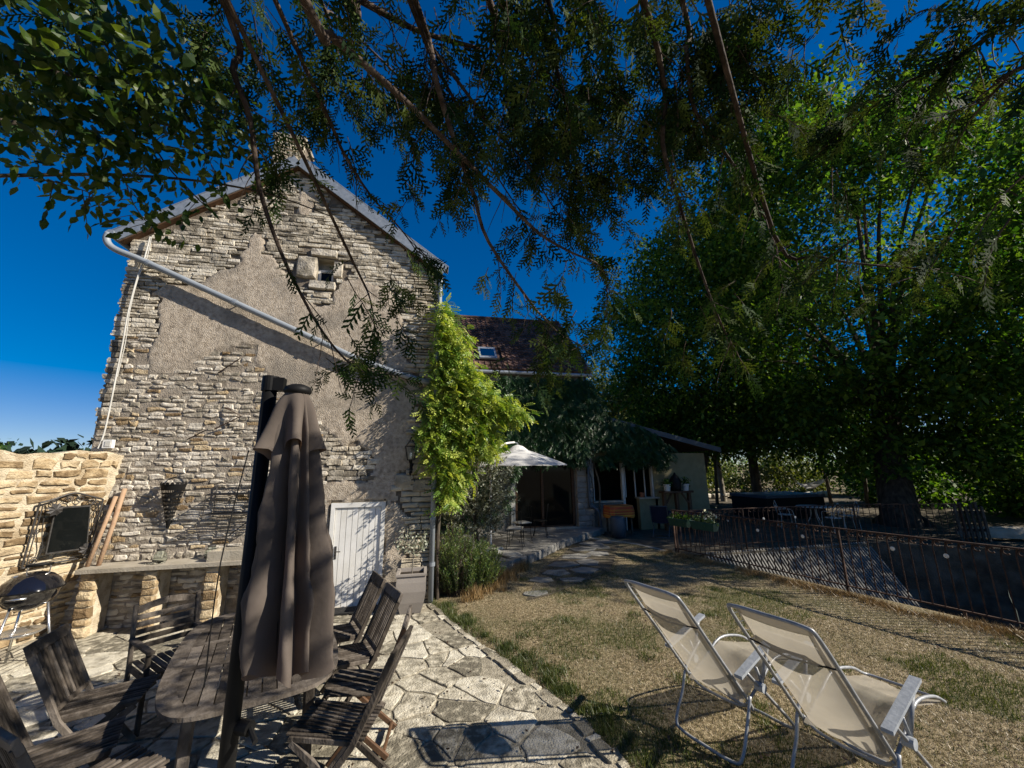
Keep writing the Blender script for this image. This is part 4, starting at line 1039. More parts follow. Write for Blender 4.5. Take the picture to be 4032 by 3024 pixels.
def round_back_chair():
    c = thing('garden_chair', 'x', 'chair', (0, 0, 0)); W_ = .21
    top, piv = Vector((-.38, 0, .93)), Vector((-.19, 0, .43))
    for s in (-1, 1):
        y = s * W_
        mb = MB(); mb.beam((top.x + .01, y * .86, top.z - .03), (piv.x, y, piv.z), .024, .04, up=(1, 0, .5)); mb.beam((piv.x, y, piv.z), (.15, y, .012), .024, .04, up=(1, 0, .5)); obj('back_rail', mb, 'wood_red', c, world=False)
        mb = MB(); mb.beam((.23, y * .88, .43), (-.28, y * .88, .012), .024, .04); obj('leg', mb, 'wood_red', c, world=False)
    mb = MB(); pts = [(top.x + .01, -W_ * .86, .9), (top.x - .005, -W_ * .5, .955), (top.x - .01, 0, .97), (top.x - .005, W_ * .5, .955), (top.x + .01, W_ * .86, .9)]
    for a, b in zip(pts[:-1], pts[1:]): mb.beam(a, b, .025, .07)
    obj('top_rail', mb, 'wood', c, world=False)
    for i in range(5):
        y = -W_ * .7 + W_ * 1.4 * i / 4; mb = MB(); mb.beam((-.375, y, .93), (-.215, y, .51), .05, .014, up=(1, 0, .5)); obj('back_slat', mb, 'wood', c, world=False)
    for i in range(6):
        y = -W_ + .035 + (2 * W_ - .07) * i / 5; mb = MB(); mb.beam((-.21, y, .45), (.235 + .02 * math.cos(i - 2.5), y, .47), .058, .016); obj('seat_slat', mb, 'wood', c, world=False)
    for x in (.22, -.2): mb = MB(); mb.beam((x, -W_, .435), (x, W_, .435), .03, .04); obj('seat_bar', mb, 'wood', c, world=False)
    mb = MB(); mb.beam((-.25, -W_ * .85, .05), (-.25, W_ * .85, .05), .022, .03); obj('stretcher', mb, 'wood_red', c, world=False)
    return c
G1 = 'wooden chairs around the garden table'
fc = folding_chair()
# x, y, facing angle, label
spots = [(-.90, 5.05, R(201), 'slatted wooden folding chair on the right of the table, nearest the door'),
         (-.68, 4.48, R(201), 'slatted wooden folding chair second from the door, right of the table'),
         (-.54, 3.40, R(167), 'slatted wooden folding chair at the near right corner, closest to the camera'),
         (-2.44, 4.15, R(12), 'slatted wooden folding chair left of the table with its back in half sun'),
         (-2.24, 3.47, R(25), 'slatted wooden folding chair at the near left corner, back partly cut by the frame'),
         (-1.80, 3.06, R(54), 'dark shaded wooden folding chair in the bottom corner of the photo')]
for i, (x, y, a, lab) in enumerate(spots):
    o = fc if i == 0 else copy_tree(fc)
    o.location = (x, y, .012); o.rotation_euler = (0, 0, a); o['label'] = lab; o['category'] = 'chair'; o['group'] = G1
ac = armchair(); ac.location = (-2.32, 4.79, .012); ac.rotation_euler = (0, 0, R(-47)); tag(ac, 'wooden armchair with five horizontal back slats at the head of the table', 'chair', G1)
a2 = copy_tree(ac); a2.location = (-1.72, 5.62, .012); a2.rotation_euler = (0, 0, R(-92)); tag(a2, 'wooden armchair mostly hidden behind the folded parasol, before the counter', 'chair', G1)
rb = round_back_chair(); rb.location = (-.50, 3.90, .012); rb.rotation_euler = (0, 0, R(175)); tag(rb, 'wooden chair with curved top rail and broad seat slats between two folding chairs', 'chair', G1)

# ================================================================== BIG FOLDED PARASOL
ux, uy = -.84, 2.30
t = thing('folded_parasol', 'large closed taupe cantilever parasol hanging beside its black post', 'parasol', (ux, uy, 0))
mb = MB(); mb.tube([(ux, uy, .03), (ux, uy, 2.68)], .035, 20); obj('post', mb, 'black', t, True)
mb = MB(); mb.tube([(ux, uy, 2.62), (ux, uy, 2.70)], .041, 20); mb.box((ux + .05, uy - .01, 2.655), (.05, .05, .07)); obj('post_cap', mb, 'black', t)
mb = MB(); mb.box((ux, uy, .03), (.9, .08, .04), R(45)); mb.box((ux, uy, .035), (.9, .08, .04), R(-45)); obj('cross_base', mb, 'black', t)
mb = MB(); mb.tube([(ux + .03, uy, 1.06), (ux + .09, uy - .03, 1.06)], .03, 12); mb.tube([(ux + .09, uy - .03, 1.06), (ux + .14, uy - .1, 1.04)], .012, 8); obj('crank', mb, 'black', t)
cxp, cyp = ux + .155, uy - .055
NP = 9
def fold(th, r, amp, ph):
    w_ = NP * th + ph + 1.3 * math.sin(2 * th + 1.1); c_ = math.cos(w_)
    return r * (1 + amp * (abs(c_) ** .7 * math.copysign(1, c_)) * (1 + .35 * math.sin(3 * th + .7)) + amp * .25 * math.sin(5 * th + ph * 2) + .05 * math.sin(17 * th + 3 * ph))
mb = MB(); prof = [(2.60, .050, .02), (2.52, .070, .12), (2.42, .078, .25), (2.2, .090, .38), (1.95, .104, .48), (1.75, .118, .52), (1.6, .130, .52), (1.42, .138, .50), (1.29, .142, .46)]
nth = 144; g = []
for k, (z, r, am) in enumerate(smooth_path([(z, r, a) for z, r, a in prof], 4)):
    sh = (2.6 - z)
    for i in range(nth):
        th = 2 * math.pi * i / nth; cr_ = float(fnoise(th * 2.2 + 9, z * 5.0, 71, 3)) + float(fnoise(6.28 * 2.2 - th * 2.2 + 9, z * 5, 71, 3)); rr_ = .92 * fold(th, r, am, .6 + .10 * sh * math.sin(th) + .3 * sh) + .045 * (cr_ - 1.0) * min(1, sh * 2)
        zz = z + (0.05 * math.cos(NP * th + .6) - .06 * math.cos(th - .8)) * max(0, (1.6 - z) / .32) * .5
        g.append((cxp + .05 * sh + rr_ * math.cos(th) * 1.12, cyp + rr_ * math.sin(th) * .95, zz))
nk = len(g) // nth
mb.add(g, [(k * nth + i, k * nth + (i + 1) % nth, (k + 1) * nth + (i + 1) % nth, (k + 1) * nth + i) for k in range(nk - 1) for i in range(nth)])
can = obj('canopy', mb, 'cloth_taupe', t, True)
mb = MB(); g = []
pr2 = smooth_path([(2.61, .045, .0), (2.54, .078, .12), (2.44, .092, .26), (2.36, .104, .36), (2.31, .112, .44)], 4)
for k, (z, r, am) in enumerate(pr2):
    f_ = k / (len(pr2) - 1)
    for i in range(nth):
        th = 2 * math.pi * i / nth; wv = math.cos(6 * th + 1.2 + .7 * math.sin(2 * th)); rr_ = r * (1 + am * wv + .10 * f_ * math.sin(3 * th + 2)); g.append((cxp - .005 + rr_ * math.cos(th) * 1.05, cyp + rr_ * math.sin(th), z - f_ * f_ * (.05 * abs(wv) * (1 if wv < 0 else -.3) + .03 * math.sin(2 * th + 1))))
mb.add(g, [(k * nth + i, k * nth + (i + 1) % nth, (k + 1) * nth + (i + 1) % nth, (k + 1) * nth + i) for k in range(len(pr2) - 1) for i in range(nth)])
obj('vent_flap', mb, 'cloth_taupe', t, True)
mb = MB(); mb.lathe([(0, .045), (.035, .042), (.06, .03), (.068, .012), (.066, 0), (.05, -.012)], (cxp, cyp, 2.605), 24); obj('finial_cap', mb, 'black', t, True)
for i in range(8):
    a = 2 * math.pi * i / 8 + .3; mb = MB(); mb.beam((cxp - .0 + .05 * math.cos(a), cyp + .05 * math.sin(a), 2.5), (cxp + .06 + .06 * math.cos(a), cyp + .06 * math.sin(a), 1.33), .012, .018); obj('rib', mb, 'black', t)
mb = MB(); mb.tube(smooth_path([(cxp - .16, cyp - .1, 2.30), (cxp - .21, cyp - .12, 1.8), (cxp - .22, cyp - .1, 1.3)], 4), .003, 5); obj('cord', mb, 'black', t)

# ================================================================== SUN LOUNGERS
def lounger():
    c = thing('sun_lounger', 'x', 'sun lounger', (0, 0, 0)); H_ = .265
    hz = .40; top = Vector((-.70, 0, 1.245)); hin = Vector((0, 0, hz)); knee = Vector((.50, 0, .56)); foot = Vector((1.04, 0, .42))
    # back frame: one bent tube
    mb = MB(); mb.tube(smooth_path([(hin.x + .06, -H_, hin.z - .09), (hin.x, -H_, hin.z), (top.x * .5, -H_, (top.z + hz) / 2), (top.x * .93, -H_, top.z - .06), (top.x, -H_ + .05, top.z), (top.x, 0, top.z + .004), (top.x, H_ - .05, top.z), (top.x * .93, H_, top.z - .06), (top.x * .5, H_, (top.z + hz) / 2), (hin.x, H_, hin.z), (hin.x + .06, H_, hin.z - .09)], 4), .0125, 10); obj('back_frame', mb, 'alu', c, True, world=False)
    mb = MB(); mb.tube(smooth_path([(hin.x + .02, -H_ + .02, hz - .05), (.25, -H_ + .02, .45), (knee.x, -H_ + .02, knee.z), (.8, -H_ + .02, .52), (foot.x - .06, -H_ + .02, foot.z + .02), (foot.x, -H_ + .07, foot.z), (foot.x + .03, 0, foot.z - .01), (foot.x, H_ - .07, foot.z), (foot.x - .06, H_ - .02, foot.z + .02), (.8, H_ - .02, .52), (knee.x, H_ - .02, knee.z), (.25, H_ - .02, .45), (hin.x + .02, H_ - .02, hz - .05)], 4), .0115, 10); obj('seat_frame', mb, 'alu', c, True, world=False)
    # rear and front floor frames
    mb = MB(); mb.tube(smooth_path([(.02, -H_ - .015, hz + .02), (-.06, -H_ - .015, .25), (-.17, -H_ - .015, .07), (-.19, -H_ + .05, .02), (-.20, 0, .018), (-.19, H_ - .05, .02), (-.17, H_ + .015, .07), (-.06, H_ + .015, .25), (.02, H_ + .015, hz + .02), (.24, H_ + .015, .58)], 4), .0125, 10); obj('rear_leg_frame', mb, 'alu', c, True, world=False)
    mb = MB(); mb.tube(smooth_path([(-.02, -H_ - .03, .60), (.25, -H_ - .03, .36), (.56, -H_ - .03, .07), (.60, -H_ + .05, .018), (.61, 0, .018), (.60, H_ - .05, .018), (.56, H_ + .03, .07), (.25, H_ + .03, .36), (-.02, H_ + .03, .60)], 4), .0125, 10); obj('front_leg_frame', mb, 'alu', c, True, world=False)
    mb = MB(); mb.tube(smooth_path([(.03, -H_, hz - .02), (.05, -H_ * .6, hz - .10), (.05, H_ * .6, hz - .10), (.03, H_, hz - .02)], 5), .0115, 8); obj('cross_tube', mb, 'alu', c, True, world=False)
    for s in (-1, 1):
        y = s * (H_ + .05)
        mb = MB(); mb.extr([(-.16, y - .027, .615), (.36, y - .027, .765), (.385, y - .027, .745), (.385, y + .027, .745), (.36, y + .027, .765), (-.16, y + .027, .615)][:0] or [(-.16, y - .03, .60), (.37, y - .03, .755), (.37, y - .03, .775), (-.16, y - .03, .622)], (0, .06, 0)); obj('armrest', mb, 'armrest', c, world=False)
        mb = MB(); mb.tube([(.30, y, .735), (.16, y - s * .02, .46)], .016, 10); mb.tube([(.12, y - s * .02, .60), (.20, y - s * .02, .43)], .012, 8); obj('arm_support', mb, 'alu', c, True, world=False)
        mb = MB(); mb.tube([(.15, y - s * .05, .455), (.15, y + s * .012, .455)], .034, 14); obj('pivot_knob', mb, 'armrest', c, world=False)
        mb = MB()
        for k in range(10): # lacing along the seat edge
            u = k / 9; p = Vector((.05 + .42 * u, s * (H_ - .02), hz + .0 + .13 * u)); mb.tube([p, p + Vector((.02, -s * .03, -.012))], .0025, 4)
        for k in range(12):
            u = .08 + .84 * k / 11; p = Vector((top.x * u, s * H_, hz + (top.z - hz) * u)); mb.tube([p, p + Vector((.02, -s * .03, .01))], .0025, 4)
        obj('lacing', mb, 'white_dull', c, world=False)['kind'] = 'stuff'
    w = H_ - .03
    def bk(u, v):
        y = -w + 2 * w * v; p = Vector((top.x * (1 - u) * .985, 0, top.z * (1 - u) + hz * u)); n = Vector((-.77, 0, -.64)); sag = .07 * math.sin(math.pi * min(1, u * 1.1)) * (1 - (2 * v - 1) ** 2) + .05 * u * u * (1 - (2 * v - 1) ** 4)
        return p.x + n.x * sag + .012, y * (1 - .02 * math.sin(u * 9)), p.z + n.z * sag
    mb = MB(); mb.sheet(bk, 22, 14); bkm = obj('back_sling', mb, 'mesh', c, True, world=False)
    mb = MB(); mb.sheet(lambda u, v: (lambda p: (p[0] + .006, p[1], p[2] + .005))(bk(u * .075, v)), 2, 14); mb.sheet(lambda u, v: (lambda p: (p[0] + .006, p[1], p[2] + .005))(bk(u, v * .06)), 22, 1); mb.sheet(lambda u, v: (lambda p: (p[0] + .006, p[1], p[2] + .005))(bk(u, 1 - v * .06)), 22, 1); obj('sling_hem', mb, 'pillow', c, True, world=False)['kind'] = 'stuff'
    def st_(u, v):
        y = -w + 2 * w * v
        if u < .5: q = hin.lerp(knee, u * 2)
        else: q = knee.lerp(foot, (u - .5) * 2)
        sag = .09 * math.sin(math.pi * min(1, u * 1.6)) * (1 - (2 * v - 1) ** 2) if u < .625 else .02 * (1 - (2 * v - 1) ** 2)
        return q.x - .02, y + .004 * math.sin(u * 40), q.z - sag - .035 * (1 - u) + .006 * math.sin(v * 18 + u * 7)
    mb = MB(); mb.sheet(st_, 30, 14); obj('seat_sling', mb, 'mesh', c, True, world=False)
    mb = MB()  # head pillow on the front side of the sling
    P0 = Vector((-.48, 0, hz + (top.z - hz) * .70)); al = Vector((-.64, 0, .77)); nr = Vector((.77, 0, .64))
    g = []
    for i in range(9):
        for j in range(17):
            a = 2 * math.pi * j / 16; y = (i / 8 - .5) * 2 * (w - .02); k = math.sqrt(max(0.02, 1 - (i / 4 - 1) ** 6))
            q = P0 + al * (.085 * k * math.cos(a)) + nr * (.035 + .028 * k * math.sin(a)); g.append((q.x, y, q.z))
    mb.add(g, [(i * 17 + j, (i + 1) * 17 + j, (i + 1) * 17 + j + 1, i * 17 + j + 1) for i in range(8) for j in range(16)]); obj('head_pillow', mb, 'pillow', c, True, world=False)
    mb = MB(); mb.tube([(top.x * .70 + .0, -H_ - .01, hz + (top.z - hz) * .70), (P0.x - .03, 0, P0.z - .03), (top.x * .70, H_ + .01, hz + (top.z - hz) * .70)], .006, 5); obj('pillow_strap', mb, 'black', c, world=False)
    return c
lg = lounger(); lg.location = (2.40, 3.30, .01); lg.rotation_euler = (0, 0, R(19)); tag(lg, 'beige mesh reclining sun lounger further from the camera, on the dry lawn', 'sun lounger', 'sun loungers on the lawn')
l2 = copy_tree(lg); l2.location = (2.80, 2.56, .01); l2.rotation_euler = (0, 0, R(17)); tag(l2, 'beige mesh reclining sun lounger nearest the camera, its armrest in full sun', 'sun lounger', 'sun loungers on the lawn')

# ================================================================== REAR WING AND LEAN-TO
YF = 13.2
wing = thing('house_wing', 'rear wing with brown tiled roof, skylight and glass doors under creeper', 'house', (3, 13.5, 0))
mb = MB()
for (x0, x1, z0, z1) in ((.12, 2.86, 0, 5.45), (2.86, 5.0, 2.42, 5.45), (5.0, 5.62, 0, 5.45)): mb.extr([(x0, YF, z0), (x1, YF, z0), (x1, YF, z1), (x0, YF, z1)], (0, .4, 0))
mb.extr([(5.62, YF, 0), (5.62, 19.4, 0), (5.62, 19.4, 5.4), (5.62, 16.3, 8.45), (5.62, YF, 5.4)], (-.3, 0, 0)); obj('wall', mb, 'grey_render', wing)
def slope(x, s, lift=0): return Vector((x, 13.0 + 3.3 * s - lift * .68, 5.5 + 3.12 * s + lift * .73))
RX0, RX1 = .05, 5.72
def rx1(s): return RX1 - .05
mb = MB(); mb.extr([slope(RX0, 0), slope(RX1, 0), slope(RX1, 1), slope(RX0, 1)], Vector((0, .68, -.73)) * .12)
mb.extr([(RX0, 16.3, 8.62), (RX1, 16.3, 8.62), (RX1, 19.6, 5.5), (RX0, 19.6, 5.5)], Vector((0, -.68, -.73)) * .12); roof = obj('roof', mb, 'tile', wing)
SK = (1.72, 2.36, .145, .33)
mb = MB(); nr, nc = 20, 27; tw = (RX1 - RX0) / nc
for r in range(nr):
    for c in range(nc):
        x0 = RX0 + tw * c + (tw / 2 if r % 2 else 0) * 0; s0 = r / nr; s1 = (r + 1.25) / nr
        if x0 + tw > SK[0] - .05 and x0 < SK[1] + .05 and s1 > SK[2] and s0 < SK[3]: continue
        l0 = .055 + random.uniform(-.008, .008); l1 = .02
        a, b = x0 + .006, x0 + tw - .004
        g = []
        for s_, l in ((s0, l0), (s1, l1)):
            for k, dz in ((0, .03), (.25, .0), (.55, .0), (.8, .038), (1, .03)): g.append(slope(a + (b - a) * k, min(s_, 1.0), l + dz))
        g += [slope(a, s0, .0), slope(b, s0, .0)]
        mb.add(g, [(i, i + 1, 6 + i, 5 + i) for i in range(4)] + [(10, 11, 4, 3, 2, 1, 0)])
o = obj('roof_tile', mb, 'tile', roof); o['kind'] = 'stuff'
for i in range(18):
    mb = MB(); x0 = RX0 + i * (RX1 - RX0) / 18; x1 = x0 + (RX1 - RX0) / 18 + .02
    mb.tube([(x0, 16.3, 8.66), (x1, 16.3, 8.67)], .10, 8); obj('ridge_tile', mb, 'tile', roof)
mb = MB(); mb.extr([slope(SK[0], SK[2], .06), slope(SK[1], SK[2], .06), slope(SK[1], SK[3], .06), slope(SK[0], SK[3], .06)], Vector((0, -.68, .73)) * .07); sk = obj('skylight', mb, 'zinc', wing)
mb = MB(); mb.add([slope(SK[0] + .07, SK[2] + .03, .134), slope(SK[1] - .07, SK[2] + .03, .134), slope(SK[1] - .07, SK[3] - .03, .134), slope(SK[0] + .07, SK[3] - .03, .134)], [(0, 1, 2, 3)]); obj('pane', mb, 'mirror', sk)
mb = MB(); mb.tube([(RX0, 12.92, 5.42), (RX1, 12.92, 5.40)], .06, 10); obj('gutter', mb, 'zinc', wing)
mb = MB(); mb.extr([slope(RX1, 0, .1), slope(RX1 + .05, 0, .1), slope(RX1 + .05, 1, .1), slope(RX1, 1, .1)], Vector((0, .68, -.73)) * .22); obj('verge_flashing', mb, 'zinc', wing)
# glass doors
gd = MB()
for x in (2.93, 3.84, 4.94): gd.box((x, YF + .08, 1.31), (.08, .09, 2.22))
gd.box((3.93, YF + .08, 2.38), (2.1, .09, .09)); gd.box((3.93, YF + .08, .235), (2.1, .09, .09)); g_ = obj('glass_door', gd, 'wood_red', wing)
for x0, x1 in ((2.97, 3.80), (3.88, 4.90)): mb = MB(); mb.box(((x0 + x1) / 2, YF + .10, 1.31), (x1 - x0, .012, 2.06)); obj('pane', mb, 'glass_dark', g_)
mb = MB(); mb.box((2.80, YF - .03, 1.3), (.14, .1, 2.3)); obj('door_jamb', mb, 'white_dull', wing)
mb = MB(); mb.box((3.9, YF - .04, .21), (2.3, .3, .05)); obj('door_sill', mb, 'concrete', wing)
pl = MB(); pl.box((5.32, YF - .06, 1.25), (.58, .10, 2.5)); pil = obj('stone_pillar', pl, 'mortar', wing)
z = .05
while z < 2.45:
    h = rg.uniform(.14, .26); x = 5.03
    while x < 5.58:
        w = min(rg.uniform(.2, .45), 5.61 - x)
        if w > .08:
            V_, F_ = stone_pts(w, h, .03, rg, .12, .1); obj('stone', MB().add([(x + w / 2 + u, YF - .11 - n, z + h / 2 + v) for u, v, n in V_], F_), 'grey_render', pil)
        x += w + .012
    z += h + .012
mb = MB(); mb.tube(smooth_path([(5.42, YF - .2, 5.4), (5.42, YF - .2, 4.0), (5.42, YF - .2, 1.1), (5.48, YF - .24, .9), (5.66, YF - .3, .72), (5.72, YF - .3, .5), (5.74, YF - .3, .0)], 4), .05, 10); obj('downpipe', mb, 'pvc_dark', wing, True)
mb = MB(); mb.tube([(5.62, 16.2, 8.6), (5.62, 16.2, 10.9)], .012, 6); an = obj('antenna_mast', mb, 'iron', wing)

lt = thing('lean_to', 'cream rendered lean-to kitchen with dark open serving hatch', 'annex', (8, 13.5, 0))
XE = 10.2
mb = MB()
for (x0, x1, z0, z1) in ((8.02, XE, 0, 2.62), (5.63, 8.02, 2.32, 2.75)): mb.extr([(x0, YF + .02, z0), (x1, YF + .02, z0), (x1, YF + .02, z1), (x0, YF + .02, z1)], (0, .3, 0))
mb.extr([(XE - .3, YF + .32, 0), (XE, YF + .32, 0), (XE, 18, 0), (XE - .3, 18, 0)], (0, 0, 2.6)); obj('wall', mb, 'cream', lt)
mb = MB(); mb.box((7.75, YF + .12, .52), (.72, .2, 1.04)); obj('hatch_wall', mb, 'cream', lt)
mb = MB(); mb.box((6.2, YF + .12, .48), (1.05, .2, .96)); obj('hatch_wall', mb, 'grey_render', lt)
mb = MB(); mb.box((7.75, YF + .10, 1.065), (.8, .35, .05)); mb.box((6.2, YF + .10, .985), (1.1, .35, .05)); obj('counter_top', mb, 'concrete', lt)
mb = MB(); mb.box((6.83, YF + .1, 1.15), (.09, .12, 2.3)); mb.box((7.98, YF + .1, 1.65), (.07, .12, 1.3)); mb.box((5.68, YF + .1, 1.15), (.09, .12, 2.3)); obj('post', mb, 'white_dull', lt)
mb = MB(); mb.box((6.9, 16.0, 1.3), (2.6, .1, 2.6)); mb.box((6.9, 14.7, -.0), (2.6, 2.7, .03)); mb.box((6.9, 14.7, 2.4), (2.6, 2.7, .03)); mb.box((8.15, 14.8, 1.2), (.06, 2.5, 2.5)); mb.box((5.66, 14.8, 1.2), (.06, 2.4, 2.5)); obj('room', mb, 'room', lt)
mb = MB(); mb.extr([(5.64, 12.85, 3.92), (XE + .4, 12.85, 2.72), (XE + .4, 12.85, 2.80), (5.64, 12.85, 4.0)], (0, 5.4, 0)); lr = obj('roof', mb, 'tile', lt)
mb = MB(); mb.extr([(5.64, 12.80, 3.84), (XE + .42, 12.80, 2.62), (XE + .42, 12.80, 2.80), (5.64, 12.80, 4.02)], (0, .05, 0)); obj('barge_board', mb, 'pvc_dark', lt)
for i in range(3): mb = MB(); mb.box((6.95 + i * .38, YF + .14, 1.7), (.03, .05, 1.2)); obj('window_bar', mb, 'white_dull', lt)

# things around the wing
t = thing('tea_table', 'small table under an orange striped cloth before the serving hatch', 'table', (6.25, 12.62, 0))
for x in (5.95, 6.6):
    for y in (12.42, 12.85): mb = MB(); mb.box((x, y, .45), (.05, .05, .88)); obj('leg', mb, 'wood', t)
mb = MB(); mb.box((6.27, 12.63, .885), (.8, .55, .03)); obj('tabletop', mb, 'wood', t)
mb = MB(); g = []; nn = 40; 
ringp = []
for i in range(nn):
    a = 2 * math.pi * i / nn; c, s = math.cos(a), math.sin(a); ringp.append((math.copysign(abs(c) ** .3, c), math.copysign(abs(s) ** .3, s)))
for k, (f, z) in enumerate(((.0, .912), (.98, .912), (1.0, .90), (1.02, .75), (1.05, .54))):
    for i, (x, y) in enumerate(ringp): g.append((6.27 + x * .43 * f + (.015 * math.sin(i * 1.9) if k > 2 else 0), 12.63 + y * .30 * f + (.02 * math.sin(i * 1.3) if k > 2 else 0), z + (.02 * math.sin(i * .9) if k == 4 else 0)))
mb.add([(x - 6.27, y - 12.63, z) for x, y, z in g], [(k * nn + i, k * nn + (i + 1) % nn, (k + 1) * nn + (i + 1) % nn, (k + 1) * nn + i) for k in range(4) for i in range(nn)])
o = obj('tablecloth', mb, 'stripes', None, True); o.location = (6.27, 12.63, 0); tag(o, 'orange and yellow striped cloth draped over the small hatch table', 'tablecloth')
mb = MB(); mb.lathe([(0, 0), (.22, 0), (.25, .25), (.24, .55), (.2, .62), (0, .63)], (5.98, 12.15, 0), 18); put('water_butt', mb, 'pvc_dark', 'dark barrel standing beside the drainpipe by the striped table', 'barrel', (5.98, 12.15, 0), smooth=True)
t = thing('plant_console', 'tall dark wooden plant stand against the cream wall', 'plant stand', (8.6, 12.85, 0))
for x in (8.14, 8.62, 9.12): mb = MB(); mb.box((x, 12.85, .62), (.10, .12, 1.24)); obj('leg', mb, 'wood_red', t)
mb = MB(); mb.box((8.63, 12.85, 1.27), (1.15, .34, .07)); obj('shelf', mb, 'wood_red', t)
for s in (-1, 1): mb = MB(); mb.beam((8.63 + s * .42, 12.83, .9), (8.63 + s * .2, 12.83, 1.22), .05, .06); obj('brace', mb, 'wood_red', t)
for x, lab in ((8.27, 'small white flower pot at the left end of the plant stand'), (9.0, 'small white flower pot in sun at the right end of the plant stand')):
    t = thing('flower_pot', lab, 'flower pot', (x, 12.82, 1.305), 0, 'pots on the plant stand')
    mb = MB(); mb.lathe([(0, 0), (.09, 0), (.12, .2), (.13, .2), (.13, .23), (.1, .22), (0, .2)], (x, 12.82, 1.305), 16); obj('pot', mb, 'pot_white', t)
    P = np.array([x, 12.82, 1.6]) + rng.normal(size=(160, 3)) * (.07, .07, .09); npobj('plant', *cloud(P, .07, rng), 'walnut_leaf', t)
mb = MB(); mb.lathe([(0, 0), (.17, 0), (.19, .1), (.19, .36), (.12, .5), (.05, .56), (.03, .62), (0, .63)], (8.63, 12.85, 1.305), 14); put('dark_urn', mb, 'black', 'dark domed lantern urn in the middle of the plant stand', 'urn', (8.63, 12.85, 1.305), smooth=True)
mb = MB(); mb.lathe([(0, 0), (.07, 0), (.095, .15), (.09, .16), (0, .14)], (7.5, YF + .0, 1.09), 14); put('terracotta_pot', mb, 'terracotta', 'small terracotta pot standing on the serving hatch counter', 'flower pot', (7.5, YF, 1.09))
# blue folding chair and bench
def tube_chair(name, label, loc, rz, m, fm, group=None):
    c = thing(name, label, 'chair', loc, rz, group)
    mb = MB()
    for s in (-1, 1):
        mb.tube(smooth_path([(.28, s * .25, .012), (.1, s * .25, .30), (-.18, s * .25, .62), (-.30, s * .25, .95)], 3), .013, 8); mb.tube([(-.25, s * .23, .012), (.0, s * .23, .25), (.26, s * .23, .46)], .013, 8)
    mb.tube([(-.30, -.25, .95), (-.30, .25, .95)], .013, 8); mb.tube([(.27, -.25, .02), (.27, .25, .02)], .012, 8); mb.tube([(-.25, -.23, .02), (-.25, .23, .02)], .012, 8); obj('frame', mb, fm, c, True, world=False)
    mb = MB(); mb.sheet(lambda u, v: (-.30 + .2 * u, -.24 + .48 * v, .94 - .5 * u), 4, 4); obj('back_sling', mb, m, c, world=False)
    mb = MB(); mb.sheet(lambda u, v: (-.10 + .36 * u, -.24 + .48 * v, .44 + .03 * u - .03 * math.sin(math.pi * v)), 4, 6); obj('seat_sling', mb, m, c, world=False)
    return c
tube_chair('garden_chair', 'dark blue tubular garden chair standing alone on the court before the hatch', (7.25, 11.75, .0), R(50), 'blue', 'pvc_dark')
t = thing('blue_bench', 'low blue garden bench behind the fence end under the cream wall', 'bench', (8.6, 12.1, 0))
mb = MB(); mb.box((8.6, 12.15, .45), (1.3, .42, .05)); obj('seat', mb, 'blue', t)
mb = MB(); mb.box((8.6, 12.38, .62), (1.3, .05, .14)); obj('backrest', mb, 'blue', t)
for x in (8.05, 9.15):
    for y in (11.98, 12.36): mb = MB(); mb.box((x, y, .22), (.05, .05, .45)); obj('leg', mb, 'pvc_dark', t)

# small white parasol
t = thing('white_parasol', 'open white cantilever parasol with curved arm by the glass doors', 'parasol', (1.60, 10.25, .19))
mb = MB(); mb.tube(smooth_path([(1.60, 10.25, .19), (1.60, 10.25, 1.3), (1.63, 10.27, 2.15), (1.78, 10.45, 2.56), (2.05, 10.75, 2.82), (2.42, 11.1, 2.90)], 5), .028, 12); obj('mast', mb, 'white', t, True)
mb = MB(); mb.box((1.60, 10.25, .21), (.7, .1, .05), .5); mb.box((1.60, 10.25, .215), (.7, .1, .05), -1.07); obj('cross_base', mb, 'white', t)
pc = Vector((2.56, 11.25, 2.76)); mb = MB(); npn = 8; rr = 1.42; g = [pc]; fs = []
rings_ = 6
for k in range(1, rings_ + 1):
    u = k / rings_
    for i in range(npn * 3):
        a = 2 * math.pi * i / (npn * 3) + .25; seg = (i % 3) / 3; dip = .05 * math.sin(math.pi * seg) * u; r = rr * u * (1 - .04 * math.sin(math.pi * seg) * u)
        g.append(pc + Vector((r * math.cos(a), r * math.sin(a), -.50 * u ** 1.15 - dip * .6)))
M3 = npn * 3
fs = [(0, 1 + i, 1 + (i + 1) % M3) for i in range(M3)] + [(1 + k * M3 + i, 1 + (k + 1) * M3 + i, 1 + (k + 1) * M3 + (i + 1) % M3, 1 + k * M3 + (i + 1) % M3) for k in range(rings_ - 1) for i in range(M3)]
mb.add(g, fs); cn = obj('canopy', mb, 'cloth_white', t)
mb = MB(); mb.lathe([(.30, -.08), (.16, .03), (.05, .07), (0, .08)], tuple(pc), 16); obj('vent', mb, 'cloth_white', cn)
for i in range(npn):
    a = 2 * math.pi * i / npn + .25; mb = MB(); mb.tube([pc + Vector((.05 * math.cos(a), .05 * math.sin(a), -.06)), pc + Vector((rr * math.cos(a), rr * math.sin(a), -.53))], .008, 5); obj('rib', mb, 'white', t)
mb = MB(); mb.tube([(2.56, 11.25, 2.70), (2.56, 11.25, 2.88), (2.42, 11.1, 2.90)], .014, 8); obj('hub', mb, 'zinc', t)
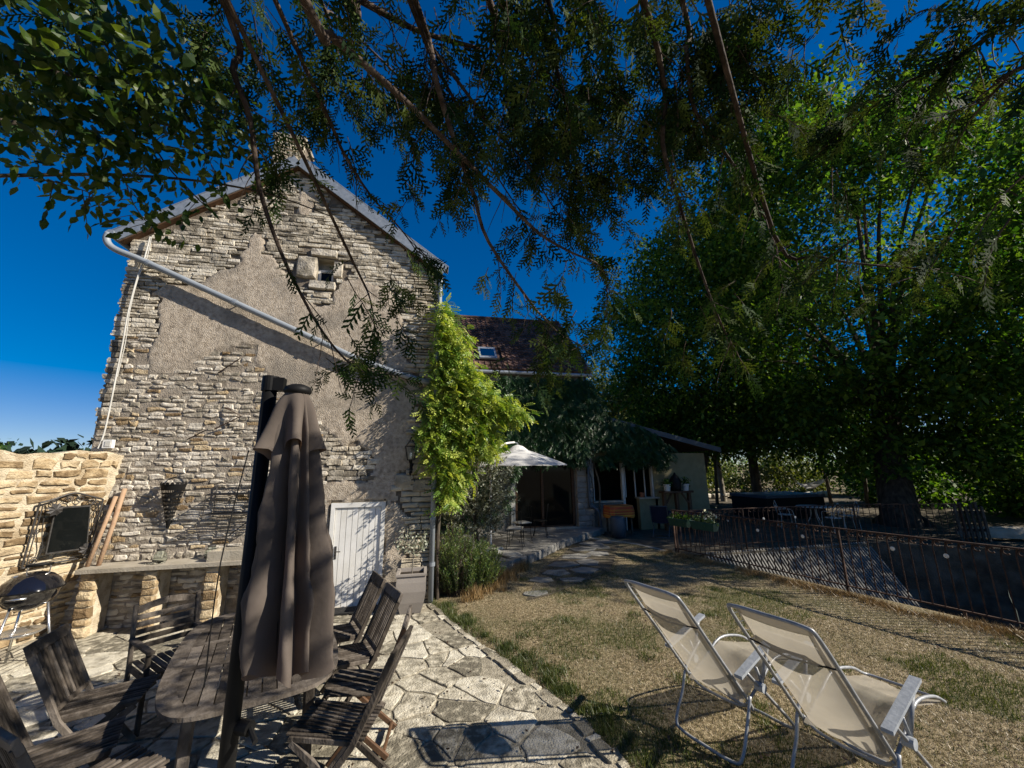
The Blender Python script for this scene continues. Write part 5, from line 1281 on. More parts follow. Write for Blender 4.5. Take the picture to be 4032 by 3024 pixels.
# bistro chairs with cushions on the terrace
def bistro_chair(loc, rz, label, group):
    c = thing('bistro_chair', label, 'chair', loc, rz, group)
    for s in (-1, 1):
        mb = MB(); mb.tube(smooth_path([(-.20, s * .2, .0), (-.16, s * .18, .25), (-.18, s * .18, .46), (-.24, s * .18, .90)], 3), .009, 6); obj('leg', mb, 'black', c, world=False)
        mb = MB(); mb.tube(smooth_path([(.22, s * .2, .0), (.16, s * .18, .25), (.18, s * .18, .455)], 3), .009, 6); obj('leg', mb, 'black', c, world=False)
    mb = MB(); mb.tube([(-.24, -.18, .90), (-.25, 0, .93), (-.24, .18, .90)], .009, 6); mb.tube([(-.2, -.18, .6), (-.2, .18, .6)], .006, 6)
    for y in (-.09, 0, .09): mb.tube([(-.2, y, .6), (-.245, y, .91)], .005, 5)
    mb.tube([(-.05 + .1 * math.cos(k * .52), .1 * math.sin(k * .52), .22) for k in range(13)], .005, 5); obj('back_frame', mb, 'black', c, world=False)
    mb = MB(); mb.lathe([(0, .452), (.2, .452), (.205, .46), (.2, .468), (0, .468)], (0, 0, 0), 18); obj('seat', mb, 'black', c, world=False)
    return c
def cushion(loc, rz, label, tilt=0):
    mb = MB(); g = []
    for i in range(9):
        for j in range(9):
            x, y = (i / 4 - 1) * .2, (j / 4 - 1) * .2; e = (1 - (i / 4 - 1) ** 4) * (1 - (j / 4 - 1) ** 4); g.append((x, y, .02 + .03 * e))
    n_ = 81
    for i in range(9):
        for j in range(9): x, y = (i / 4 - 1) * .2, (j / 4 - 1) * .2; g.append((x, y, 0))
    fs = [(i * 9 + j, (i + 1) * 9 + j, (i + 1) * 9 + j + 1, i * 9 + j + 1) for i in range(8) for j in range(8)]; fs += [tuple(n_ + q for q in reversed(f)) for f in fs]
    fs += [(i * 9, (i + 1) * 9, n_ + (i + 1) * 9, n_ + i * 9) for i in range(8)] + [(i * 9 + 8, (i + 1) * 9 + 8, n_ + (i + 1) * 9 + 8, n_ + i * 9 + 8) for i in range(8)] + [(j, j + 1, n_ + j + 1, n_ + j) for j in range(8)] + [(72 + j, 73 + j, n_ + 73 + j, n_ + 72 + j) for j in range(8)]
    mb.add(g, fs); o = obj('seat_cushion', mb, 'cushion', None, True); o.location = loc; o.rotation_euler = (0, tilt, rz); return tag(o, label, 'cushion', 'cushions on the terrace')
bistro_chair((2.25, 10.35, .2), R(70), 'black iron bistro chair nearest the olive tree on the raised terrace', 'iron chairs on the terrace')
bistro_chair((2.65, 11.3, .2), R(200), 'black iron bistro chair further back under the white parasol', 'iron chairs on the terrace')
bistro_chair((3.3, 11.7, .2), R(160), 'black iron bistro chair nearest the glass doors, without cushion', 'iron chairs on the terrace')
cushion((2.25, 10.35, .67), R(70), 'pale cushion on the iron chair nearest the olive tree')
cushion((2.65, 11.3, .67), R(200), 'pale cushion on the iron chair further back')
cushion((1.95, 9.55, .21), R(30), 'pale cushion lying flat on the terrace edge stones')

# ================================================================== IRON FENCES
def ring_pts(c, r, axis_u, k=12, a0=0, a1=2 * math.pi): return [c + (axis_u * math.cos(a0 + (a1 - a0) * i / k) + Vector((0, 0, math.sin(a0 + (a1 - a0) * i / k)))) * r for i in range(k + 1)]
def fence(name, label, A, B, zb, zt, spacing, posts, m='rust'):
    """A,B ground points; zb/zt heights of the rails"""
    A, B = Vector((*A, 0)), Vector((*B, 0)); d = (B - A); L = d.length; d.normalize()
    t = thing(name, label, 'fence', A); t['kind'] = 'thing'
    mb = MB(); mb.beam(A + Vector((0, 0, zt)), B + Vector((0, 0, zt)), .045, .022); obj('top_rail', mb, m, t)
    mb = MB(); mb.beam(A + Vector((0, 0, zb)), B + Vector((0, 0, zb)), .04, .018); obj('bottom_rail', mb, m, t)
    for p in posts:
        q = A + d * p; mb = MB(); mb.beam(q + Vector((0, 0, -.1)), q + Vector((0, 0, zt + .01)), .045, .03, up=(d.x, d.y, 0)); obj('post', mb, m, t)
    n = int(L / spacing); h = zt - zb
    mb = MB(); mb.tube([(0, 0, .009), (0, 0, h - .12)] + [(d.x * .055 * (1 - math.cos(a)) * .5, d.y * .055 * (1 - math.cos(a)) * .5, h - .12 + .105 * math.sin(a)) for a in (.4, .8, 1.2, 1.57)], .009, 6); bar = obj('bar', mb, m, t, world=False); bar.location = (d.x * spacing * .5, d.y * spacing * .5, zb)
    mb = MB(); mb.tube(ring_pts(Vector((d.x * .0, d.y * .0, 0)), .033, d, 12, .6, 5.6), .010, 6); sc = obj('scroll', mb, m, t, world=False); sc.location = (d.x * (spacing * .5 + .055), d.y * (spacing * .5 + .055), zt - .058)
    for i in range(1, n):
        if any(abs(spacing * (i + .5) - p) < .03 for p in posts): continue
        for src in (bar, sc):
            c = src.copy(); COL.objects.link(c); c.parent = t; c.location = src.location + d * spacing * i
    return t, A, d
posts1 = [0, 3.63, 5.1, 6.55, 8.0, 9.5]
f1, FA, FD = fence('iron_fence', 'rusty iron railing with scroll tops along the lawn edge', (6.17, 9.43), (8.6, -.37), .15, 1.07, .132, [0, 3.63, 6.2, 8.8])
for p in (1.9, 5.0, 7.3):
    q = FA + FD * p; mb = MB(); mb.beam(q + Vector((0, 0, -.1)), q + Vector((0, 0, .15)), .035, .03, up=(FD.x, FD.y, 0)); obj('stub_foot', mb, 'rust', f1)
f2, GA_, GD_ = fence('iron_fence', 'darker iron railing along the far side of the water channel', (6.35, 9.60), (11.95, 9.45), .14, 1.02, .15, [0, 2.0, 4.0, 5.6])
f3, HA_, HD_ = fence('iron_fence', 'darker iron railing turning towards the big tree beyond the channel', (11.95, 9.45), (14.55, 8.55), .14, 1.02, .16, [1.3, 2.7])
for p, lab in ((1.15, 'pale shell disc hung on the near railing, beside the flower box'), (2.2, 'pale shell disc hung on the near railing, second from the flower box'), (3.05, 'pale shell disc on the near railing just before its thick post'), (4.35, 'pale shell disc on the near railing just past its thick post'), (4.95, 'pale shell disc on the near railing over the dark channel wall'), (5.72, 'pale shell disc on the near railing nearest the right frame edge')):
    q = FA + FD * p; n_ = Vector((-FD.y, FD.x, 0)); n_ = n_ if n_.x < 0 else -n_; c = q + n_ * .022 + Vector((0, 0, .86)); mb = MB()
    vs = [c + n_ * .008] + [c + (FD * math.cos(a) + Vector((0, 0, math.sin(a)))) * .032 for a in np.linspace(0, 2 * math.pi, 13)[:-1]]; mb.add(vs, [(0, 1 + i, 1 + (i + 1) % 12) for i in range(12)]); put('shell_disc', mb, 'disc', lab, 'ornament', c, 'shell discs on the railings')
for p, lab in ((1.5, 'tiny pale disc on the far railing left of the white bistro set'), (2.6, 'tiny pale disc on the far railing before the hot tub'), (3.6, 'tiny pale disc on the far railing nearest the white bistro set')):
    c = GA_ + GD_ * p + Vector((0, -.025, .74)); mb = MB(); vs = [c + Vector((0, -.008, 0))] + [c + (GD_ * math.cos(a) + Vector((0, 0, math.sin(a)))) * .035 for a in np.linspace(0, 2 * math.pi, 13)[:-1]]; mb.add(vs, [(0, 1 + i, 1 + (i + 1) % 12) for i in range(12)]); put('shell_disc', mb, 'disc', lab, 'ornament', c, 'shell discs on the railings')
# flower boxes on the railing
for p, w, lab, fl in ((.30, .55, 'dark green flower box with trailing plants at the end of the near railing', 0), (1.0, .62, 'green flower box with pale yellow blossoms hooked on the near railing', 1)):
    q = FA + FD * p; n_ = Vector((-FD.y, FD.x, 0)); n_ = n_ if n_.x < 0 else -n_
    t = thing('flower_box', lab, 'flower box', q + n_ * .1 + Vector((0, 0, .72)), 0, 'flower boxes on the railing'); mb = MB()
    o_ = q + n_ * .11; h = w / 2
    lo = [o_ + FD * s * h * .92 + n_ * k * .07 + Vector((0, 0, .72)) for s, k in ((-1, -1), (1, -1), (1, 1), (-1, 1))]; hi = [o_ + FD * s * h + n_ * k * .095 + Vector((0, 0, .90)) for s, k in ((-1, -1), (1, -1), (1, 1), (-1, 1))]; hi2 = [o_ + FD * s * (h + .012) + n_ * k * .107 + Vector((0, 0, .89)) for s, k in ((-1, -1), (1, -1), (1, 1), (-1, 1))]
    inn_ = [o_ + FD * s * (h - .02) + n_ * k * .075 + Vector((0, 0, .88)) for s, k in ((-1, -1), (1, -1), (1, 1), (-1, 1))]
    mb.add(lo + hi2 + hi + inn_, [(i, (i + 1) % 4, 4 + (i + 1) % 4, 4 + i) for i in range(4)] + [(4 + i, 4 + (i + 1) % 4, 8 + (i + 1) % 4, 8 + i) for i in range(4)] + [(8 + i, 8 + (i + 1) % 4, 12 + (i + 1) % 4, 12 + i) for i in range(4)] + [(0, 3, 2, 1)]); obj('box', mb, 'pot_green', t)
    mb = MB(); mb.add(inn_, [(0, 1, 2, 3)]); obj('soil', mb, 'soil', t)
    P = np.array(o_) + rng.uniform(-1, 1, (260, 1)) * np.array(FD)[None] * h + rng.normal(size=(260, 3)) * (.05, .05, .05) + (0, 0, .95); npobj('foliage', *cloud(P, .055, rng), 'rose_leaf' if fl else 'walnut_leaf', t)
    if fl:
        P = np.array(o_) + np.array(FD)[None] * (.18 + rng.normal(size=(60, 1)) * .07) + rng.normal(size=(60, 3)) * .05 + (0, 0, 1.06); npobj('blossom', *cloud(P, .05, rng), 'flower', t)
# trash rack
t = thing('trash_rack', 'slanting iron bar screen across the head of the water channel', 'bar screen', (9.3, 9.2, 0)); t['kind'] = 'thing'
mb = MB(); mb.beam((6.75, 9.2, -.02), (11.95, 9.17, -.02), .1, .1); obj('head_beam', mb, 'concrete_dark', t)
mb = MB(); mb.box((0, 0, 0), (.032, .035, 2.35)); src = obj('bar', mb, 'grey_render', t, world=False)  # pale bar colour stands in for dappled sunlight on the iron
for i in range(58):
    c = src if i == 0 else src.copy()
    if i: COL.objects.link(c); c.parent = t
    c.location = (6.85 + i * .088 - 9.3, 8.52 - 9.2, -.90); c.rotation_euler = (R(-36), 0, 0)
for z_, y_ in ((-.5, 8.86), (-1.3, 8.28)): mb = MB(); mb.beam((6.8, y_, z_), (11.95, y_, z_), .05, .05); obj('cross_beam', mb, 'rust', t)
# posts beyond the channel
t = thing('timber_gate', 'weathered upright timber boards standing at the end of the far railing', 'gate', (14.8, 8.7, 0)); t['kind'] = 'thing'
for i in range(6):
    x = 14.58 + i * .115; mb = MB(); mb.beam((x, 8.72 - i * .05, -.02), (x - .02, 8.72 - i * .05, 1.0 + .07 * math.sin(i * 2.1)), .09, .04, up=(0, 1, 0)); obj('plank', mb, 'wood', t)
for z in (.3, .78): mb = MB(); mb.beam((14.55, 8.77, z), (15.2, 8.50, z), .03, .07); obj('rail', mb, 'wood', t)
t = thing('timber_gate', 'weathered pale timber boards standing over the channel at the right edge', 'gate', (11.4, 4.35, -.6)); t['kind'] = 'thing'
for i in range(4):
    x = 11.5 + i * .16; mb = MB(); mb.beam((x, 5.6 - i * .1, -1.0), (x, 5.6 - i * .1, .25), .13, .05, up=(0, 1, 0)); obj('plank', mb, 'wood', t)
mb = MB(); mb.beam((11.4, 5.7, -.1), (12.15, 5.25, -.1), .05, .09); obj('rail', mb, 'wood', t)
mb = MB()
V_, F_ = stone_pts(1.7, .5, .35, rg, .1, .08); put('stone_trough', MB().add([(15.9 + u * .9, 8.5 - u * .5 + v, .02 + .0 + n * .6 + .1) for u, v, n in V_], F_), 'concrete', 'long flat stone slab lying beside the timber boards', 'stone slab', (15.9, 8.5, 0))

# far garden furniture
t = thing('hot_tub', 'dark square hot tub with a grey folding lid beyond the railing', 'hot tub', (14.8, 14.7, 0))
mb = MB(); mb.box((14.8, 14.9, .40), (2.85, 1.9, .82)); obj('cabinet', mb, 'black', t)
for s in (-1, 1): mb = MB(); mb.box((14.8 + s * .73, 14.9, .875), (1.44, 2.0, .11)); obj('lid', mb, 'pvc_dark', t)
t = thing('bistro_table', 'white iron garden table beyond the railing', 'table', (13.1, 11.7, 0))
mb = MB(); mb.lathe([(0, .71), (.5, .71), (.51, .72), (.5, .735), (0, .735)], (13.1, 11.7, 0), 24); obj('tabletop', mb, 'white_dull', t)
for i in range(3):
    a = i * 2.1 + .4; mb = MB(); mb.tube(smooth_path([(13.1 + .1 * math.cos(a), 11.7 + .1 * math.sin(a), .7), (13.1 + .12 * math.cos(a), 11.7 + .12 * math.sin(a), .4), (13.1 + .36 * math.cos(a), 11.7 + .36 * math.sin(a), .0)], 4), .014, 6); obj('leg', mb, 'white_dull', t)
def white_chair(x, y, rz, lab):
    c = thing('iron_garden_chair', lab, 'chair', (x, y, 0), rz, 'white iron chairs beyond the railing')
    for s in (-1, 1):
        mb = MB(); mb.tube(smooth_path([(-.22, s * .2, 0), (-.18, s * .2, .44), (-.26, s * .17, .75), (-.27, 0, .92)], 4), .010, 6); obj('back_leg', mb, 'white_dull', c, world=False)
        mb = MB(); mb.tube(smooth_path([(.24, s * .2, 0), (.2, s * .2, .44), (.12, s * .22, .64), (-.22, s * .19, .64)], 4), .010, 6); obj('leg', mb, 'white_dull', c, world=False)
    mb = MB(); mb.lathe([(0, .44), (.21, .44), (.215, .45), (.21, .46), (0, .46)], (0, 0, 0), 16); obj('seat', mb, 'white_dull', c, world=False)
    for s in (-1, 1): mb = MB(); mb.tube([Vector((-.235 - .03 * math.sin(k * .4), s * (.08 - .06 * k / 14) * math.cos(k * .5), .68 + (.1 - .07 * k / 14) * math.sin(k * .5))) for k in range(14)], .006, 5); obj('scroll', mb, 'white_dull', c, world=False)
    return c
white_chair(12.3, 12.1, R(-30), 'white iron chair left of the white garden table'); white_chair(12.9, 10.9, R(80), 'white iron chair on the near side of the white garden table'); white_chair(13.9, 11.2, R(150), 'white iron chair right of the white garden table')
def hammock(name, label, a, b, w, sag, m):
    a, b = Vector(a), Vector(b); d = (b - a); t = thing(name, label, 'hammock', (a + b) / 2, 0, 'hammocks between the trees'); nrm = Vector((-d.y, d.x, 0)).normalized()
    def P(u, v):
        q = a.lerp(b, .14 + .72 * u); s = 4 * (.14 + .72 * u) * (1 - (.14 + .72 * u)); k = (v - .5) * w * math.sin(math.pi * (.1 + .8 * u)); p = q + nrm * k; return p.x, p.y, p.z - sag * s + abs(v - .5) * .5 * w * math.sin(math.pi * u)
    mb = MB(); mb.sheet(P, 16, 8); obj('sling', mb, m, t, True)
    for e, u in ((a, 0), (b, 1)):
        mb = MB()
        for v in (0, .25, .5, .75, 1): mb.tube([e, P(u, v)], .006, 4)
        obj('cord', mb, 'white_dull', t)
hammock('hammock', 'pale hammock slung high between trees behind the hot tub', (18.2, 17.2, 1.55), (20.0, 16.8, 1.75), 1.0, .75, 'cloth_white')
hammock('hammock', 'dark red hammock slung between the slim trunks left of the hot tub', (12.9, 16.2, 1.05), (15.6, 16.0, 1.05), .7, .55, 'red')
hammock('hammock', 'dark blue hammock beside the cream lean-to wall', (10.7, 17.5, 1.15), (13.4, 18.4, 1.15), .6, .5, 'blue')
# low stone edging and cut logs in the far garden
t = thing('stone_edging', 'low sunlit stone edging across the far garden behind the hammocks', 'low wall', (16, 24, 0)); t['kind'] = 'thing'
for i in range(26):
    x = 10.5 + i * .62; V_, F_ = stone_pts(.6, .32, .12, rg, .2, .15); obj('stone', MB().add([(x + u, 24.6 - i * .1 - n, .16 + v) for u, v, n in V_] , F_), 'stone_pale', t)
for i in range(14):
    x = 12.6 + (i % 7) * .33 + random.uniform(-.05, .05); z = .2 + (i // 7) * .24; mb = MB(); mb.tube([(x, 25.6, z), (x, 26.5, z)], .13 + .02 * math.sin(i * 3), 9); put('log', mb, 'bark_pale', 'cut log lying in the wood pile at the far hedge', 'log', (x, 25.6, z), 'logs of the wood pile')

# ================================================================== TREES
def limb_mesh(mb, pts, r0, r1, n=7, sub=4):
    P = smooth_path(pts, sub); k = len(P); mb.tube(P, [r0 + (r1 - r0) * (i / (k - 1)) for i in range(k)], n)
    return P
def crown_tree(name, label, base, H, cz, rad, trunk_r, nclump, nleaf, leaf_size, m, seed, bark='bark', group=None, lean=(0, 0), fork=.45, sig=.55, low=.0, base_leaf=(DIA_V, DIA_T), droop=.55, squash=1.0, blimb=9):
    rg_ = np.random.default_rng(seed); b = Vector((*base, 0)); t = thing(name, label, 'tree', b, 0, group); t['kind'] = 'thing'
    mb = MB(); top = b + Vector((lean[0], lean[1], cz * fork + .6)); 
    P = [b + Vector((0, 0, -.1)), b + Vector((0, 0, .25)), b.lerp(top, .5) + Vector((rg_.uniform(-.1, .1), rg_.uniform(-.1, .1), 0)), top]; sp = smooth_path(P, 5); k = len(sp)
    mb.tube(sp, [trunk_r * (1.35 if i == 0 else 1.12 if i < 3 else 1 - .35 * i / k) for i in range(k)], 14); obj('trunk', mb, bark, t, True)
    # clump centres in the crown's outer shell
    d = rand_dirs(nclump * 3, rg_); rr = rg_.uniform(.55, 1.0, (len(d), 1)) ** .6
    C = d * rr * np.array(rad); C[:, 2] *= squash; c0 = np.array([b.x + lean[0], b.y + lean[1], cz]); C = C + c0
    C = C[C[:, 2] > low][:nclump]
    for i in range(blimb):
        e = Vector(C[i * 3 % len(C)]); mid = top.lerp(e, .5) + Vector((0, 0, .25 * (e - top).length * .4)); lm = MB(); limb_mesh(lm, [top - Vector((0, 0, .3)), top.lerp(mid, .5), mid, e], trunk_r * .28, .02, 6); obj('limb', lm, bark, t)
    sz = rg_.uniform(.7, 1.3, len(C)); n_each = (nleaf / len(C) * sz).astype(int); P = np.repeat(C, n_each, 0); S_ = np.repeat(sz, n_each)[:, None]
    P = P + np.clip(rg_.normal(size=P.shape), -1.9, 1.9) * sig * S_ * (1.15, 1.15, .62); P = P[P[:, 2] > low * .8 + .3]
    npobj('crown', *cloud(P, leaf_size, rg_, base_leaf, droop), m, t)
    return t
crown_tree('walnut_tree', 'huge walnut tree with thick furrowed trunk beyond the channel', (16.4, 11.4), 20, 10.2, (7.0, 5.3, 9.6), .62, 430, 98000, .205, 'walnut_leaf', 1, sig=.62, low=1.7, blimb=20, fork=.40, lean=(1.9, 1.0))
crown_tree('walnut_tree', 'broad dark leafy tree rising behind the cream lean-to', (12.6, 17.4), 15, 8.8, (5.0, 4.2, 6.6), .24, 260, 46000, .20, 'walnut_leaf', 2, sig=.6, low=2.3, blimb=12, lean=(1.6, 0))
crown_tree('walnut_tree', 'tall leafy tree with arching boughs behind the hot tub', (18.2, 19.5), 15, 9.6, (5.2, 4.4, 6.0), .30, 180, 26000, .21, 'walnut_leaf', 3, sig=.7, low=2.4, blimb=10)
crown_tree('walnut_tree', 'leafy tree with low sunlit boughs hanging at the right frame edge', (20.2, 8.2), 12, 5.2, (4.4, 3.4, 4.8), .35, 230, 42000, .16, 'walnut_leaf', 4, sig=.5, low=.2, blimb=10)
crown_tree('walnut_tree', 'leaning leafy tree over the channel beside the right frame edge', (20.0, 5.0), 11, 9.0, (3.0, 2.5, 2.2), .26, 70, 10500, .17, 'walnut_leaf', 5, sig=.42, low=3.0, blimb=9, fork=.5, lean=(-4.2, -.4))
slim = [(12.3, 18.0, 'slim young tree nearest the cream lean-to, its trunk leaning'), (14.0, 19.5, 'slim young tree holding the left end of the red hammock'), (16.1, 20.2, 'slim young tree between the hammocks and the hot tub'), (17.6, 21.5, 'slim pale young tree just left of the hot tub'), (19.4, 21.0, 'slim young tree right behind the hot tub lid'), (20.4, 17.2, 'slim young tree holding the right end of the pale hammock'), (21.4, 16.2, 'slim young tree right of the pale hammock')]
for i, (x, y, lab) in enumerate(slim):
    crown_tree('young_tree', lab, (x, y), 6, 4.6, (1.9, 1.9, 1.7), .10 if i != 3 else .18, 40, 5000, .19, 'walnut_leaf', 20 + i, group='slim trees in the far garden', sig=.5, low=2.3, blimb=5, bark='bark' if i != 3 else 'bark_pale', lean=(.15 * (-1) ** i, 0))
for i, (x, y, r, h, lab) in enumerate(((13, 29, 3.2, 2.6, 'sunlit bush at the far hedge, left of the pale trunk'), (17.5, 31, 3.4, 3.0, 'sunlit bush at the far hedge behind the slim trunks'), (22, 29, 3.4, 2.6, 'sunlit bush at the far hedge behind the hot tub'), (26.5, 26, 3.4, 3.2, 'darker bush at the far hedge left of the big trunk'), (30, 21, 3.6, 3.4, 'dark bush behind the thick walnut trunk'), (30, 14, 4, 3.6, 'dark bush at the right edge beyond the walnut'), (29, 7.5, 4.2, 4.2, 'dark bush in the lower right shade beyond the channel'), (24, 11, 2.8, 2.6, 'dark bush standing close right of the thick walnut trunk'), (25.5, 16, 3.2, 3.0, 'dark bush standing close left of the thick walnut trunk'), (36, 27, 6.5, 5.5, 'large hazy bush far behind the pale hammock'), (17, 40, 6.5, 4.5, 'large sunlit bush furthest away between the slim trunks'), (27, 37, 6.5, 5, 'large bush furthest away above the hot tub lid'))):
    rg_ = np.random.default_rng(60 + i); t = thing('garden_bush', lab, 'bush', (x, y, 0), 0, 'bushes along the far hedge'); t['kind'] = 'thing'
    d = rand_dirs(60, rg_); d[:, 2] = np.abs(d[:, 2]); C = np.array([x, y, .3]) + d * (r, r * .7, h) * rg_.uniform(.5, 1, (60, 1)); P = np.repeat(C, 130, 0) + rg_.normal(size=(7800, 3)) * .42; P = P[P[:, 2] > .05]; npobj('foliage', *cloud(P, .22, rg_), 'bg_leaf' if i < 4 else 'walnut_leaf', t)
    mb = MB()
    for k in range(4): mb.tube([(x + .2 * k - .3, y, -.05), (x + .5 * k - .8, y + .2, h * .7)], [.06, .02], 6)
    obj('stem', mb, 'bark', t)['kind'] = 'stuff'
crown_tree('tall_tree', 'pale sunlit tree seen above the lean-to roof', (12.5, 27), 10, 5.6, (3.4, 3, 3.6), .25, 90, 15000, .24, 'bg_leaf', 31, sig=.7, low=1.5)
crown_tree('tall_tree', 'pale sunlit tree far behind the slim trunks', (22, 36), 12, 6.0, (5, 4, 4.4), .3, 90, 14000, .34, 'bg_leaf', 32, sig=.9, low=1.2)
crown_tree('tall_tree', 'dark tree at the far left just above the garden wall', (-38.5, 42), 8, 3.6, (2.4, 2.2, 2.0), .25, 40, 6000, .26, 'walnut_leaf', 33, sig=.6, low=1.2)
# far wooded ridge behind the garden wall
rg_ = np.random.default_rng(77); N_ = 5200
xs = rg_.uniform(-150, 12, N_); P = np.stack([xs, 95 + rg_.normal(size=N_) * 2.5, 1 + rg_.random(N_) * (7.4 + 1.2 * np.sin(xs * .35) + .5 * np.sin(xs * 1.3))], -1)
o = npobj('far_woods', *cloud(P, 1.9, rg_), 'hill', None); o['kind'] = 'stuff'; tag(o, 'dark wooded ridge on the horizon behind the garden wall', 'woods')

# ================================================================== OVERHANGING CONIFERS
CONIFER_CLUMPS = [(-2.3, 2.5, 4.98, 0.73, 0.29, 24), (-1.53, 2.46, 5.13, 0.62, 0.31, 30), (-0.81, 2.45, 5.23, 0.66, 0.4, 32), (0.0, 2.29, 5.15, 0.59, 0.48, 42), (0.66, 2.17, 5.08, 0.59, 0.48, 59), (1.37, 2.13, 5.33, 0.63, 0.5, 54), (1.79, 1.92, 5.12, 0.46, 0.4, 27), (2.04, 1.71, 5.08, 0.37, 0.24, 11), (-0.44, 2.77, 4.91, 0.44, 0.32, 11), (0.02, 2.7, 4.76, 0.41, 0.37, 10), (0.56, 2.59, 4.75, 0.48, 0.37, 22), (1.04, 2.51, 4.63, 0.41, 0.37, 29), (1.47, 2.39, 4.74, 0.44, 0.41, 32), (1.83, 2.13, 4.84, 0.42, 0.34, 32), (2.08, 1.9, 4.89, 0.33, 0.29, 27), (2.15, 2.28, 4.62, 0.33, 0.28, 11), (1.4, 2.73, 4.39, 0.36, 0.22, 7), (0.81, 2.85, 4.44, 0.32, 0.22, 5), (0.16, 3.0, 4.37, 0.23, 0.22, 2), (-0.23, 3.25, 4.35, 0.21, 0.23, 4), (-0.12, 3.37, 4.07, 0.21, 0.21, 6), (-1.18, 2.8, 4.75, 0.28, 0.23, 10), (-0.45, 2.58, 3.16, 0.18, 0.16, 8), (-0.56, 2.67, 2.87, 0.24, 0.13, 8), (-0.2, 3.14, 3.68, 0.16, 0.21, 5), (0.73, 3.04, 3.99, 0.32, 0.18, 8), (1.16, 2.96, 3.93, 0.2, 0.13, 10), (1.32, 3.22, 3.35, 0.38, 0.19, 21), (0.95, 3.49, 3.19, 0.35, 0.2, 13), (1.65, 3.17, 3.26, 0.21, 0.14, 5), (2.15, 2.41, 3.23, 0.16, 0.23, 18), (1.76, 2.39, 4.11, 0.22, 0.23, 7)]
CONIFER_LIMBS = [
    ([(-0.69, 1.83, 4.62), (-0.62, 1.97, 4.66), (-0.34, 2.11, 4.56), (-0.12, 2.25, 4.5), (0.16, 2.39, 4.36), (0.49, 2.53, 4.17), (0.81, 2.67, 4.0), (1.11, 2.79, 3.94), (1.44, 2.9, 3.89), (1.57, 3.09, 3.71)], 0.033, 0.006),
    ([(-0.16, 2.01, 5.11), (-0.01, 2.22, 4.74), (0.14, 2.4, 4.42), (0.28, 2.57, 4.2), (0.42, 2.75, 3.93), (0.81, 2.92, 3.5), (0.94, 3.05, 3.46), (1.12, 3.18, 3.37), (1.34, 3.3, 3.32)], 0.027, 0.005),
    ([(-1.16, 1.99, 4.71), (-1.15, 2.11, 4.45), (-1.08, 2.22, 4.23), (-1.05, 2.36, 3.9), (-0.95, 2.47, 3.58), (-0.83, 2.57, 3.32), (-0.69, 2.67, 3.08), (-0.51, 2.75, 2.89), (-0.28, 2.78, 2.82)], 0.023, 0.006),
    ([(1.36, 1.76, 4.78), (1.47, 1.96, 4.29), (1.63, 2.09, 4.04), (1.88, 2.25, 3.57), (2.12, 2.39, 3.22), (2.32, 2.5, 3.05)], 0.023, 0.005),
    ([(1.5, 1.66, 5.09), (1.59, 1.78, 4.88), (1.7, 1.91, 4.59), (1.88, 1.99, 4.49), (2.15, 2.07, 4.27), (2.35, 2.15, 4.11), (2.57, 2.25, 3.92), (2.7, 2.36, 3.71)], 0.019, 0.006),
    ([(2.51, 2.19, 3.88), (2.77, 2.1, 3.68), (3.08, 1.97, 3.57), (3.45, 1.83, 3.5)], 0.014, 0.005),
    ([(-0.12, 2.03, 5.02), (-0.09, 2.18, 5.05), (0.19, 2.32, 4.83), (0.41, 2.47, 4.7), (0.69, 2.6, 4.58), (0.98, 2.76, 4.3), (1.29, 2.9, 4.08)], 0.02, 0.005),
    ([(-0.12, 2.04, 4.93), (-0.03, 2.26, 4.95), (0.27, 2.5, 4.66), (0.51, 2.74, 4.49), (0.76, 2.96, 4.35)], 0.016, 0.005),
    ([(-0.79, 2.27, 5.3), (-0.8, 2.5, 5.53), (-0.36, 2.71, 5.34), (0.15, 2.94, 5.05)], 0.011, 0.005),
    ([(-0.56, 1.97, 4.99), (-0.51, 2.13, 5.18), (-0.14, 2.26, 5.2), (0.3, 2.36, 5.29)], 0.039, 0.016),
    ([(0.3, 2.03, 5.34), (0.37, 2.22, 5.42), (0.45, 2.41, 5.43), (0.58, 2.66, 5.16)], 0.035, 0.014),
    ([(-0.8, 2.56, 4.74), (-0.69, 2.76, 4.56), (-0.51, 2.94, 4.36), (-0.26, 3.11, 4.17), (-0.1, 3.29, 4.03)], 0.011, 0.004),
    ([(0.69, 1.94, 5.34), (0.8, 2.17, 5.2), (1.01, 2.42, 4.84), (1.17, 2.68, 4.49)], 0.023, 0.009),
    ([(-0.68, 3.27, 3.96), (-0.52, 3.35, 3.63), (-0.48, 3.44, 3.36)], 0.006, 0.003),
]
CONIFER2_CLUMPS = [(2.49, 0.97, 4.22, 0.29, 0.19, 40), (2.6, 0.99, 4.01, 0.17, 0.17, 24), (2.41, 1.13, 4.18, 0.16, 0.11, 5), (2.56, 1.56, 3.25, 0.37, 0.12, 20), (2.23, 1.61, 3.34, 0.19, 0.09, 8), (2.9, 0.75, 3.9, 0.42, 0.5, 16), (3.1, 0.62, 4.55, 0.4, 0.4, 14)]
CONIFER2_LIMBS = [
    ([(2.62, 0.81, 4.23), (2.57, 0.94, 4.18), (2.47, 1.08, 4.13), (2.39, 1.2, 4.13)], 0.019, 0.005),
    ([(2.62, 0.87, 3.94), (2.6, 0.98, 3.94), (2.6, 1.08, 3.89)], 0.015, 0.005),
]
